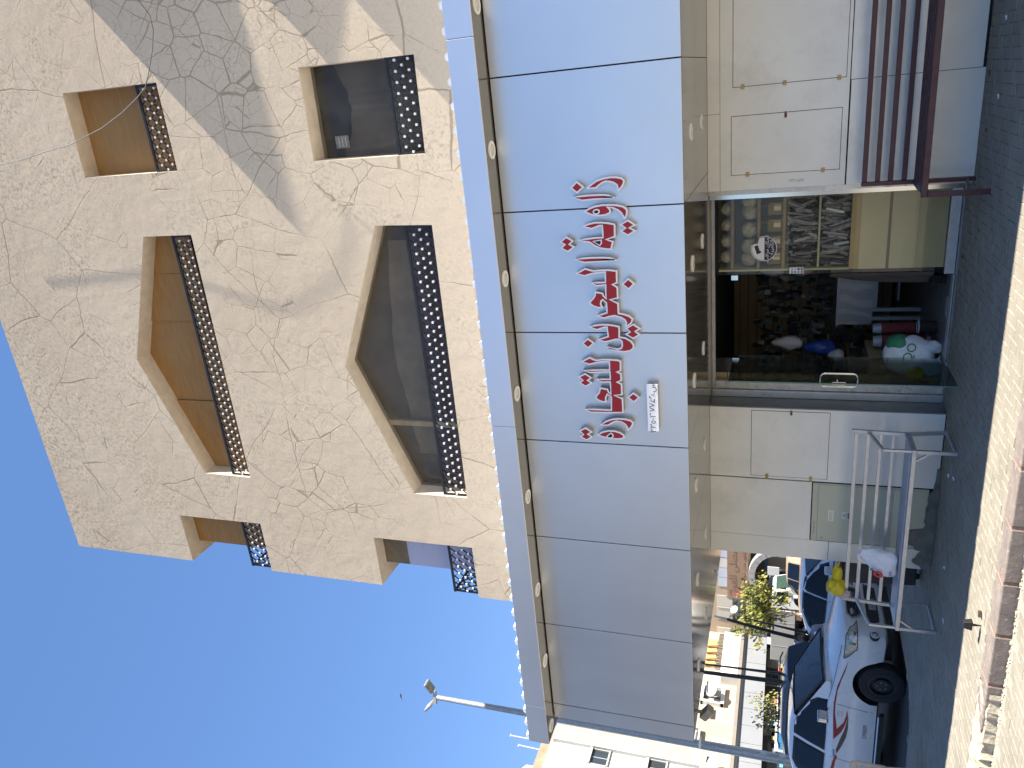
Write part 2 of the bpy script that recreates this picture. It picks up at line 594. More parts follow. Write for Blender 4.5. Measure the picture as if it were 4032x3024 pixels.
def herringbone(x0, x1, y0, y1, test):
    out = []
    for i in range(int(x0 / 0.1) - 1, int(x1 / 0.1) + 1):
        for j in range(int(y0 / 0.1) - 1, int(y1 / 0.1) + 1):
            k = (i - j) % 4
            if k == 0:
                c = (i * 0.1 + 0.1, j * 0.1 + 0.05, True)
            elif k == 2:
                c = (i * 0.1 + 0.05, j * 0.1, False)
            else:
                continue
            if test(c[0], c[1]):
                out.append(c)
    return out

bricks = herringbone(-16, 3.2, -0.5, 15, in_pavement)
cpos = camo.matrix_world.translation
seen = sorted([b for b in bricks if in_view((b[0], b[1], 0), 0.02)], key=lambda b: (b[0] - cpos.x) ** 2 + (b[1] - cpos.y) ** 2)
near = set(seen[:300])
pm = {}
for hor in (True, False):
    mb = MB()
    mb.add(*paver_verts(0, 0, 0.1 if hor else 0.05, 0.05 if hor else 0.1, 0.0))
    me_ = bpy.data.meshes.new('paver')
    me_.from_pydata(mb.v, [], mb.f); me_.materials.append(paver_m)
    pm[hor] = me_
rest = MB()
for b in bricks:
    zz = rnd.uniform(-0.0025, 0.0015) - (0.004 if rnd.random() < 0.06 else 0)
    rr_ = rnd.gauss(0, 0.006)
    if b in near:
        o = bpy.data.objects.new('paver', pm[b[2]])
        COL.objects.link(o)
        o.parent = pavement
        o.location = (b[0], b[1], zz)
        o.rotation_euler = (rnd.gauss(0, 0.008), rnd.gauss(0, 0.008), rr_)
    else:
        rest.add(*paver_verts(b[0], b[1], 0.1 if b[2] else 0.05, 0.05 if b[2] else 0.1, zz, rr_))
o = rest.build('farther_pavers', paver_m, pavement)
tag(o, kind='stuff')

# lower paved apron in front of the kerb
apron = MB().box(-60, 40, -13, -0.70, -0.30, -0.122).build('apron', apron_m)
tag(apron, kind='structure')
ab = MB()
for b in herringbone(-10, -3.0, -2.6, -0.72, lambda x, y: y < -0.80 and x > -9.5):
    ab.add(*paver_verts(b[0], b[1], 0.1 if b[2] else 0.05, 0.05 if b[2] else 0.1, -0.114 + rnd.uniform(-.003, .002), rnd.gauss(0, .006)))
o = ab.build('apron_pavers', paver_m, apron)
tag(o, kind='stuff')

def kerb_mat():
    m, nt, n, l, p = nodes_of('worn_kerb')
    pos = pos_node(n)
    a = noise(n, l, pos, 6.0, 7.0, 0.7)
    c0 = ramp(n, l, a.outputs['Fac'], 0.3, 0.7, (0.155, 0.128, 0.112, 1), (0.27, 0.225, 0.195, 1))
    b = noise(n, l, pos, 19.0, 6.0, 0.7)
    c1 = mix(n, l, ramp(n, l, b.outputs['Fac'], 0.56, 0.68), c0, (0.34, 0.285, 0.245))
    l.new(c1, p.inputs['Base Color'])
    p.inputs['Roughness'].default_value = 0.9
    l.new(bump(n, l, b.outputs['Fac'], 0.5, 0.01), p.inputs['Normal'])
    return m
kerb_m = kerb_mat()
mortar_m = M('red_mortar', (0.27, 0.155, 0.115), 0.95, var=0.3, vs=14, bmp=0.6, bs=60)
rough_m = M('broken_concrete', (0.42, 0.375, 0.29), 0.97, var=0.35, vs=12, bmp=1.0, bs=25, dirt=0.5, dcol=(0.2, .17, .13), ds=15)
kerb = thing('kerb', None, None, (0, -0.56, 0))
tag(kerb, kind='structure')
xk = 4.32
while xk > -5.60:
    x1 = xk - 0.548
    MB().box(x1 + 0.012, xk - 0.012, -0.68, -0.452, -0.32, 0.006 + rnd.uniform(-.003, .003)).build('kerb_stone', kerb_m, kerb, bevel=0.012)
    MB().box(x1 - 0.012, x1 + 0.012, -0.674, -0.456, -0.32, 0.000).build('mortar_joint', mortar_m, kerb)
    xk = x1
# the broken concrete end of the kerb
mb = MB()
nx, ny = 190, 8
def rough_h(x, y):
    return 0.004 + 0.012 * math.sin(x * 31 + y * 17) * math.sin(y * 40 + x * 9) + rnd.uniform(-.009, .009)
gv = [[(-5.64 - i * 0.05, -0.452 - j * 0.03 + (0 if j < ny else rnd.uniform(-.02, .015)), rough_h(i * .05, j * .03) - (0.015 * max(0, j - 6))) for j in range(ny + 1)] for i in range(nx)]
vs, fs = [], []
for i in range(nx):
    vs += gv[i] + [(gv[i][ny][0], gv[i][ny][1] + rnd.uniform(-.01, .01), -0.2)]
w = ny + 2
for i in range(nx - 1):
    for j in range(w - 1):
        fs.append((i * w + j, i * w + j + 1, (i + 1) * w + j + 1, (i + 1) * w + j))
mb.add(vs, fs).build('broken_kerb', rough_m, kerb)
# grit swept against the kerb foot
mb = MB()
for k in range(260):
    x = rnd.uniform(-9, -3); y = -0.70 - abs(rnd.gauss(0, 0.035))
    r_ = rnd.uniform(0.004, 0.014)
    mb.obox((x, y, -0.122 + r_ * .4), (r_, r_ * .8, r_ * .5), Matrix.Rotation(rnd.uniform(0, 6), 3, 'Z'))
o = mb.build('kerb_grit', rough_m)
tag(o, 'loose pale grit swept against the foot of the kerb', 'grit', kind='stuff')
# litter on the pavement
paper_m = M('white_paper', (0.75, 0.75, 0.73), 0.8)
brown_m = M('dry_brown', (0.18, 0.09, 0.04), 0.9)
lit = [(-4.62, 1.52, .03, .012, 'w', 'white paper scrap beside the front right leg of the silver bench'), (-4.72, 1.78, .02, .02, 'w', 'white paper scrap under the silver bench seat'), (0.05, 1.60, .02, .012, 'w', 'white paper scrap under the maroon bench nearest the picture edge'),
       (-0.62, 1.55, .022, .012, 'w', 'white paper scrap in front of the maroon bench'), (-0.42, 2.02, .025, .02, 'b', 'brown leaf scrap against the wall under the maroon bench'), (-0.95, 1.88, .03, .015, 'b', 'brown leaf scrap under the left half of the maroon bench'),
       (-5.75, 1.45, .035, .01, 'w', 'white paper strip before the middle of the silver bench'), (-2.3, 2.3, .03, .02, 'b', 'brown leaf scrap before the display window'), (-6.3, 1.2, .03, .008, 'w', 'white paper strip before the left end of the silver bench'),
       (-2.9, 1.6, .015, .01, 'b', 'tiny brown leaf scrap before the open glass door'), (-1.9, 1.7, .02, .015, 'b', 'brown leaf scrap beside the left leg of the maroon bench')]
for x, y, a, b, k, lab in lit:
    mb = MB()
    an = rnd.uniform(0, 3)
    mb.obox((x, y, 0.006), (a, b, 0.002), Matrix.Rotation(an, 3, 'Z') @ Matrix.Rotation(0.15, 3, 'X'))
    mb.obox((x + .4 * a, y + .2 * b, 0.010), (a * .5, b * .8, 0.002), Matrix.Rotation(an + .5, 3, 'Z') @ Matrix.Rotation(-0.4, 3, 'Y'))
    o = mb.build('litter_scrap', paper_m if k == 'w' else brown_m)
    tag(o, lab, 'litter', 'scraps of litter on the pavement')

# ------------------------------------------------------------------ the plastered building above the shop
plaster = plaster_mat()
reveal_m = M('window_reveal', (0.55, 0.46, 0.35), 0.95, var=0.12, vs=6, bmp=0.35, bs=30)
def ply_mat():
    m, nt, n, l, p = nodes_of('plywood')
    pos = pos_node(n)
    mp = n.new('ShaderNodeMapping'); l.new(pos, mp.inputs['Vector']); mp.inputs['Scale'].default_value = (1.2, 1.2, 9.0)
    a = noise(n, l, mp.outputs[0], 2.2, 6.0, 0.62)
    b = noise(n, l, pos, 1.1, 4.0, 0.6)
    c0 = ramp(n, l, a.outputs['Fac'], 0.3, 0.72, (0.25, 0.105, 0.022, 1), (0.42, 0.21, 0.055, 1))
    c1 = mix(n, l, ramp(n, l, b.outputs['Fac'], 0.42, 0.68, (0, 0, 0, 1), (.55, .55, .55, 1)), c0, (0.32, 0.20, 0.085))
    oi = n.new('ShaderNodeObjectInfo')
    c2 = mix(n, l, math_n(n, l, 'MULTIPLY', oi.outputs['Random'], 0.45), c1, (0.42, 0.235, 0.075))
    l.new(c2, p.inputs['Base Color'])
    p.inputs['Roughness'].default_value = 0.7
    return m
ply = ply_mat()
rail_m = M('black_rail', (0.025, 0.027, 0.032), 0.5, metal=0.3, var=0.3, vs=20)
clip_m = M('white_clip', (0.72, 0.74, 0.78), 0.5)
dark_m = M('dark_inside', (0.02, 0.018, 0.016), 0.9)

YU, YR, XC = 2.0, 2.27, -7.45
A = [(-0.72, 9.99), (0.455, 9.985), (0.47, 11.68), (-0.71, 11.715)]
B = [(-5.625, 10.05), (-1.625, 10.03), (-1.62, 10.92), (-3.59, 11.73), (-5.61, 10.96)]
D = [(-0.755, 6.12), (0.395, 6.095), (0.412, 7.72), (-0.735, 7.745)]
E = [(-5.675, 6.19), (-1.64, 6.16), (-1.615, 6.99), (-3.63, 7.85), (-5.67, 7.06)]
CZ, FZ = (10.08, 11.78), (6.22, 7.92)
CX, FX = -6.51, -6.545
CY, FY = 2.63, 2.68
XR = 9.0
bld = thing('apartment_building', 'cracked beige plaster apartment building with pentagonal boarded windows above the silver canopy', 'building', (0, 2.0, 4.3))
outer = [(XR, 4.3), (XR, 14.48), (XC, 14.50), (XC, CZ[1]), (CX, CZ[1]), (CX, CZ[0]), (XC, CZ[0]), (XC, FZ[1]), (FX, FZ[1]), (FX, FZ[0]), (XC, FZ[0]), (XC, 4.3)]
mb = MB()
vs, fs = holes_sheet(outer, [A, B, D, E])
mb.add([(v[0], YU, v[1]) for v in vs], [f if True else f for f in fs])
side = [(YU, 4.3), (YU, FZ[0]), (FY, FZ[0]), (FY, FZ[1]), (YU, FZ[1]), (YU, CZ[0]), (CY, CZ[0]), (CY, CZ[1]), (YU, CZ[1]), (YU, 14.50), (11.6, 14.50), (11.6, 4.3)]
vs, fs = holes_sheet(side, [])
mb.add([(XC, v[0], v[1]) for v in vs], fs)
mb.quad((XC, YU, 14.50), (XR, YU, 14.48), (XR, YU + .25, 14.48), (XC, YU + .25, 14.50))
mb.quad((XC + .25, YU + .25, 14.49), (XC, YU + .25, 14.50), (XC, 11.6, 14.50), (XC + .25, 11.6, 14.49))
mb.quad((XR, YU, 4.3), (XR, 11.6, 4.3), (XR, 11.6, 14.48), (XR, YU, 14.48))
mb.quad((XR, 11.6, 4.3), (XC, 11.6, 4.3), (XC, 11.6, 14.5), (XR, 11.6, 14.48))
mb.quad((XC, YU + .25, 13.9), (XR, YU + .25, 13.9), (XR, 11.6, 13.9), (XC, 11.6, 13.9))
mb.quad((XC, YU, 4.3), (XR, YU, 4.3), (XR, 11.6, 4.3), (XC, 11.6, 4.3))
wall = mb.build('wall', plaster, bld)

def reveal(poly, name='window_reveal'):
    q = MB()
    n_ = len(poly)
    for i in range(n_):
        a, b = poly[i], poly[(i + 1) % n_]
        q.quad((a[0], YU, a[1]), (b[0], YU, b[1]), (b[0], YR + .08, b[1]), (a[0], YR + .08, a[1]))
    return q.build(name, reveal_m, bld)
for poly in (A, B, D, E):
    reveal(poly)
for xr, zz, yy in ((CX, CZ, CY), (FX, FZ, FY)):
    q = MB()
    for z in zz:
        q.quad((xr, YU, z), (XC, YU, z), (XC, yy, z), (xr, yy, z))
    q.quad((xr, YU, zz[0]), (xr, YU, zz[1]), (xr, YR + .08, zz[1]), (xr, YR + .08, zz[0]))
    q.quad((XC, yy, zz[0]), (XC, yy, zz[1]), (XC + .3, yy, zz[1]), (XC + .3, yy, zz[0]))
    q.build('window_reveal', reveal_m, bld)

def board(x0, x1, z0, z1, y, m_, name='plywood_board', t=0.02):
    return MB().box(x0, x1, y, y + t, z0, z1).build(name, m_, bld)
board(-0.78, 0.52, 9.9, 11.8, YR, ply)
for x0, x1, dy in ((-2.25, -1.5, 0.0), (-3.02, -2.256, 0.004), (-4.40, -3.026, 0.03), (-5.75, -4.406, 0.004)):
    board(x0, x1, 10.32, 11.8, YR + dy, ply)
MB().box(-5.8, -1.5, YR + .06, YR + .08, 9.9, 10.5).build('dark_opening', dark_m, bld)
board(XC + .26, CX + .1, CZ[0] - .05, CZ[1] + .05, YR, ply)
MB().box(XC + .255, XC + .27, YR + .021, CY + .05, CZ[0] - .05, CZ[1] + .05).build('plywood_board', ply, bld)

def railing(x0, x1, z0, z1, y, x0b=None, side_y=None):
    """lattice of wavy strips with white clips under a flat top rail"""
    r_ = MB().box(x0 - 0.01, x1 + 0.01, y - 0.012, y + 0.012, z1, z1 + 0.035).build('railing', rail_m, bld)
    MB().box(x1 - 0.035, x1 - 0.005, y - 0.011, y + 0.011, z0, z1).build('end_post', rail_m, r_)
    MB().box(x0 + 0.002, x0 + 0.027, y - 0.011, y + 0.011, z0, z1).build('end_post', rail_m, r_)
    lat, cl = MB(), MB()
    rows = 4
    hz = (z1 - z0) / rows
    p = 0.0635
    def strip(org, ux, L):
        ncol = int(L / p)
        for i in range(ncol + 1):
            for j in range(rows + 1):
                if (i + j) % 2:
                    continue
                a = Vector(org) + ux * (i * p) + Vector((0, 0, j * hz))
                if j > 0 and j < rows:
                    nrm = Vector((-ux.y, ux.x, 0))
                    rt = Matrix((ux, nrm, Vector((0, 0, 1)))).transposed()
                    cl.obox(a, (0.0145, 0.017, 0.0145), rt)
                if j == rows:
                    continue
                for di in (-1, 1):
                    if not 0 <= i + di <= ncol:
                        continue
                    pts = []
                    for k in range(7):
                        t = k / 6
                        s_ = t * t * (3 - 2 * t)
                        pts.append(a + ux * (di * p * s_) + Vector((0, 0, hz * t)))
                    nrm = Vector((-ux.y, ux.x, 0)) * 0.013
                    for k in range(6):
                        w = ux * 0.0022
                        lat.quad(pts[k] - nrm - w, pts[k + 1] - nrm - w, pts[k + 1] + nrm - w, pts[k] + nrm - w)
                        lat.quad(pts[k] - nrm + w, pts[k] + nrm + w, pts[k + 1] + nrm + w, pts[k + 1] - nrm + w)
                        lat.quad(pts[k] - nrm - w, pts[k] - nrm + w, pts[k + 1] - nrm + w, pts[k + 1] - nrm - w)
    strip((x0 + .03, y, z0), Vector((1, 0, 0)), x1 - x0 - .06)
    if side_y:
        MB().box(x0 - .012, x0 + .012, y, side_y, z1, z1 + .035).build('side_rail', rail_m, r_)
        strip((x0, y + .03, z0), Vector((0, 1, 0)), side_y - y - .03)
    o1 = lat.build('lattice', rail_m, r_); tag(o1, kind='stuff')
    o2 = cl.build('lattice_clips', clip_m, r_); tag(o2, kind='stuff')
YRAIL = 2.05
railing(-0.72, 0.455, 9.99, 10.36, YRAIL)
railing(-5.62, -1.625, 10.045, 10.40, YRAIL)
railing(XC + .03, CX, CZ[0], CZ[0] + .40, YRAIL, side_y=CY)
railing(-0.75, 0.40, 6.11, 6.48, YRAIL)
railing(-5.67, -1.635, 6.18, 6.55, YRAIL)
railing(XC + .03, FX, FZ[0], FZ[0] + .40, YRAIL, side_y=FY)

# lower windows: dusty panes with drawn curtains
pane_m = glass_mat('dusty_pane', (0.92, 0.90, 0.86), 0.012, 0.05, dust=0.10)
curt_m = M('brown_curtain', (0.155, 0.122, 0.080), 0.9, var=0.25, vs=3, bmp=0.3, bs=12)
curt2_m = M('taupe_curtain', (0.27, 0.225, 0.16), 0.9, var=0.2, vs=3)
maroon_m = M('maroon_board', (0.085, 0.032, 0.034), 0.7, var=0.3, vs=8)
post_m = M('cream_post', (0.62, 0.52, 0.33), 0.7, var=0.15, vs=8)
def drape(x0, x1, zt, zb, y, m_, name, amp=0.03, sag=0.0, n_=60):
    q = MB()
    top, bot = [], []
    for i in range(n_ + 1):
        t = i / n_
        x = x0 + (x1 - x0) * t
        yy = y + amp * math.sin(t * 29 + 1.3 * math.sin(t * 11))
        top.append((x, yy, zt(t))); bot.append((x, yy + amp * .5 * math.sin(t * 17), zb(t)))
    q.add(top + bot, [(i, i + 1, n_ + 1 + i + 1, n_ + 1 + i) for i in range(n_)])
    return q.build(name, m_, bld, smooth='all')
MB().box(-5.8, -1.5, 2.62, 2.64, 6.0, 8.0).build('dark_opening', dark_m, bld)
drape(-5.75, -1.5, lambda t: 7.95, lambda t: 6.45 + .05 * math.sin(t * 9), 2.50, curt_m, 'curtain')
drape(-5.2, -1.9, lambda t: 7.25 - .35 * abs(t - .5), lambda t: 6.4, 2.42, curt2_m, 'loose_curtain', 0.02)
MB().box(-5.75, -1.5, 2.36, 2.37, 6.1, 6.72).build('maroon_board', maroon_m, bld)
MB().box(-4.68, -4.60, 2.30, 2.35, 6.1, 7.6).build('window_mullion', post_m, bld)
MB().box(-5.75, -1.5, 2.275, 2.281, 6.1, 7.9).build('window_pane', pane_m, bld)
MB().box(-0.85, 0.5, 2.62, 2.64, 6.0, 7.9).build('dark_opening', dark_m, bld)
drape(-0.80, 0.5, lambda t: 7.55 - .25 * math.sin(t * 3), lambda t: 6.1, 2.42, curt_m, 'curtain', 0.025)
MB().box(-0.85, 0.5, 2.275, 2.281, 6.0, 7.9).build('window_pane', pane_m, bld)
pm_ = MB().box(-0.62, -0.46, 2.262, 2.266, 7.32, 7.52).build('paper_notice', M('faded_notice', (0.20, 0.19, 0.17), 0.8, var=0.3, vs=30), bld)
for k in range(3):
    MB().box(-0.60, -0.48, 2.259, 2.2615, 7.36 + k * .05, 7.372 + k * .05).build('notice_line', M('notice_ink', (0.42, 0.42, 0.42), .8), pm_)
# corner window below: a glazed sheet, reflected sky painted into its lavender colour
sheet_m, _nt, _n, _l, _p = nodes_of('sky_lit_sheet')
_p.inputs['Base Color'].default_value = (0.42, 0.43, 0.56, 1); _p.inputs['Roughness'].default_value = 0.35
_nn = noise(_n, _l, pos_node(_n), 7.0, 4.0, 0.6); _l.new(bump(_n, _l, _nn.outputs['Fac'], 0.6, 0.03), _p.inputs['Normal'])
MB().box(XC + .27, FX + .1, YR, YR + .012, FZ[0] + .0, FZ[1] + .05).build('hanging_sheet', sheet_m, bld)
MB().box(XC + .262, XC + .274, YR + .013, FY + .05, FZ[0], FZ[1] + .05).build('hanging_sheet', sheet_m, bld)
MB().box(XC + .28, FX + .1, YR - .012, YR - .002, FZ[1] - .42, FZ[1] + .02).build('brown_panel', curt_m, bld)  # brown panel across the top of the sheet

# wedge-shaped sun fins farther right on the same wall; they throw the slanting shadows
for top, dep, foot in ((11.35, .43, 8.50), (8.76, .215, 6.45), (7.70, .36, 4.95)):
    MB().prism([(YU - .001, top), (YU - dep, top - .03), (YU - .001, foot)], 'yz', 2.2, 2.5).build('sun_fin', plaster, bld)

# cable hanging across the wall
cab = [(1.9, 1.6, 9.95), (1.411, 1.7, 9.673), (1.221, 1.7, 9.553), (1.043, 1.7, 9.555), (0.813, 1.7, 9.649), (0.552, 1.7, 9.801), (0.39, 1.7, 9.912), (0.279, 1.7, 10.089), (0.113, 1.7, 10.412),
       (-0.052, 1.7, 10.836), (-0.142, 1.72, 11.197), (-0.222, 1.75, 11.515), (-0.287, 1.78, 12.082), (-0.35, 1.8, 12.463), (-0.402, 1.8, 12.954), (-0.5, 1.8, 14.6)]
o = MB().tube(cab, 0.006, 6).build('hanging_cable', M('grey_cable', (0.12, 0.12, 0.12), 0.6), smooth=True)
tag(o, 'thin grey cable sagging down the plaster wall past the square boarded window', 'cable')
# ------------------------------------------------------------------ canopy
def silver(name, base, rough, metal):
    m, nt, n, l, p = nodes_of(name)
    pos = pos_node(n)
    a = noise(n, l, pos, 0.7, 3.0, 0.5)
    l.new(ramp(n, l, a.outputs['Fac'], 0.3, 0.7, tuple(x * .95 for x in base) + (1,), tuple(min(1, x * 1.04) for x in base) + (1,)), p.inputs['Base Color'])
    mp = n.new('ShaderNodeMapping'); l.new(pos, mp.inputs['Vector']); mp.inputs['Scale'].default_value = (1.2, 1.2, 0.25)
    st = noise(n, l, mp.outputs[0], 3.0, 5.0, 0.65)
    l.new(ramp(n, l, st.outputs['Fac'], 0.3, 0.75, (rough - .01,) * 3 + (1,), (rough + .025,) * 3 + (1,)), p.inputs['Roughness'])
    p.inputs['Metallic'].default_value = metal
    b = noise(n, l, pos, 1.1, 2.0, 0.4)
    l.new(bump(n, l, b.outputs['Fac'], 0.03, 0.02), p.inputs['Normal'])
    MATS[name] = m
    return m
acp = silver('silver_cladding', (0.80, 0.80, 0.80), 0.36, 0.82)
acp_lip = silver('silver_fascia', (0.74, 0.75, 0.77), 0.30, 0.75)
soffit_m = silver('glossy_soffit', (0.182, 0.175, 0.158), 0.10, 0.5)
gap_m = M('dark_gap', (0.012, 0.012, 0.012), 0.9)
lampring_m = M('lamp_ring', (0.78, 0.77, 0.74), 0.45)
lamplens_m = M('lamp_lens', (0.55, 0.54, 0.50), 0.25, coat=0.4)
ZS, ZT, ZL = 2.704, 4.44, 4.70
W = 1.22
can = thing('canopy', 'silver clad shop canopy with red lettering face and recessed downlights', 'canopy', (-2.4, 0, ZS))
XL, XRT = -7.54, 4.88
edges = [-7.32 + W * k for k in range(11)]
for k in range(10):
    p = MB().box(edges[k] + .006, edges[k + 1] - .006, 0.0, 0.02, ZS + .002, ZT - .012).build('sign_panel', acp, can, bevel=0.002)
    if k == 4:
        dent = p
MB().box(XL, -7.326, 0.0, 0.02, ZS + .002, ZT - .012).build('corner_panel', acp, can)
MB().box(XL + .02, XRT, 0.024, 0.10, ZS + .03, ZT + .2).build('panel_backing', gap_m, can)
yk = 0.022
while yk < 10.4:
    MB().box(XL, XL + .02, yk, yk + 1.208, ZS + .002, ZT - .012).build('side_panel', acp, can)
    yk += 1.22
# fascia lip, in lengths
for x0, x1 in ((-7.72, -7.143), (-7.139, -3.388), (-3.384, 0.346), (0.350, 4.0), (4.004, XRT)):
    MB().box(x0, x1, -0.28, -0.262, ZT, ZL).build('fascia_length', acp_lip, can, bevel=0.003)
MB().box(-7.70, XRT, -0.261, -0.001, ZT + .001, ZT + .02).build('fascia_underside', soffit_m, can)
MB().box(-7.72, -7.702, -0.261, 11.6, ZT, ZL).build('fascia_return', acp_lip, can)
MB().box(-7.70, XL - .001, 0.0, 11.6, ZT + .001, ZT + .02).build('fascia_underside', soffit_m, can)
MB().box(-7.70, XRT, -0.26, 0.11, ZT + .03, ZL - .02).build('fascia_core', gap_m, can)
# recessed lamps
lamp0 = MB()
lamp0.ring((0, 0, 0), (0, 0, -1), 0.052, 0.082, 0.014, 28)
lr = lamp0.build('downlight', lampring_m, can, smooth=True, local=True)
ll = MB().sphere((0, 0, 0.004), 0.052, 20, 8, (1, 1, 0.35)).build('lamp_lens', lamplens_m, lr, smooth='all', local=True)
base = Vector((-2.4, 0, ZS))
def downlight(x, y, z, first=[True]):
    if first[0]:
        o_ = lr; first[0] = False
    else:
        o_ = share('downlight', lr, can)
        share('lamp_lens', ll, o_)
    o_.location = Vector((x, y, z - 0.004)) - base
for k in range(9):
    downlight(3.06 - 1.226 * k + (0.2 if k == 8 else 0), -0.125, ZT)
downlight(-7.547, -0.14, ZT)
# soffit panels (hung between the front face and the shop wall)
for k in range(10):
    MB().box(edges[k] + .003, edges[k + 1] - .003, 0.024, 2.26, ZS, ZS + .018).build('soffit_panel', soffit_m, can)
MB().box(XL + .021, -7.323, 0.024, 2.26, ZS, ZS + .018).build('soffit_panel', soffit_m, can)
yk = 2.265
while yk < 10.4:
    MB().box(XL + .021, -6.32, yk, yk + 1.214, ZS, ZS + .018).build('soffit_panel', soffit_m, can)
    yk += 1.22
MB().box(XL + .03, XRT, 0.11, 11.5, ZS + .03, ZS + .05).build('soffit_backing', gap_m, can)
for k in range(9):
    downlight(1.85 - 1.252 * k, 0.60, ZS)
    downlight(1.87 - 1.250 * k, 1.56, ZS)
for y in (2.97, 4.4, 5.9):
    downlight(-7.25, y, ZS)
# ribbed roof sheet behind the lip
rib = MB()
sheet_w = M('white_roof_sheet', (0.70, 0.70, 0.69), 0.45, var=0.1, vs=6)
prof = []
x = XRT
while x > -7.75:
    prof += [(x, 0.0), (x - .055, 0.0), (x - .085, 0.048), (x - .125, 0.048), (x - .155, 0.0)]
    x -= 0.2075
vs, fs = [], []
for (px, pz) in prof:
    vs += [(px, -0.258, 4.69 + pz), (px, 1.99, 4.86 + pz)]
for i in range(len(prof) - 1):
    fs.append((2 * i, 2 * i + 1, 2 * i + 3, 2 * i + 2))
rib.add(vs, fs)
# closed rib ends and the left return slope
for i in range(0, len(prof) - 4, 5):
    rib.add([(prof[i + 1][0], -.258, 4.69), (prof[i + 2][0], -.258, 4.738), (prof[i + 3][0], -.258, 4.738), (prof[i + 4][0], -.258, 4.69)], [(3, 2, 1, 0)])
rs = rib.build('roof_sheet', sheet_w, can)
sm = rs.modifiers.new('thick', 'SOLIDIFY'); sm.thickness = 0.002

# dent in the second panel: a shallow pressed fan
# floodlight under the left end
fl = thing('floodlight', 'small grey floodlight fixed under the left end of the canopy', 'floodlight', (-7.36, 0.3, ZS))
fm = M('grey_lamp_housing', (0.24, 0.23, 0.21), 0.6, var=0.2, vs=20)
MB().box(-7.37, -7.35, 0.28, 0.32, 2.60, 2.70).build('bracket', fm, fl)
rt = Matrix.Rotation(R(35), 3, 'Y')
MB().obox((-7.36, .3, 2.585), (0.085, 0.06, 0.045), rt).build('housing', fm, fl, bevel=.01)
MB().obox(Vector((-7.36, .3, 2.585)) + rt @ Vector((0, 0, -.047)), (0.072, 0.05, 0.003), rt).build('lens', lamplens_m, fl)

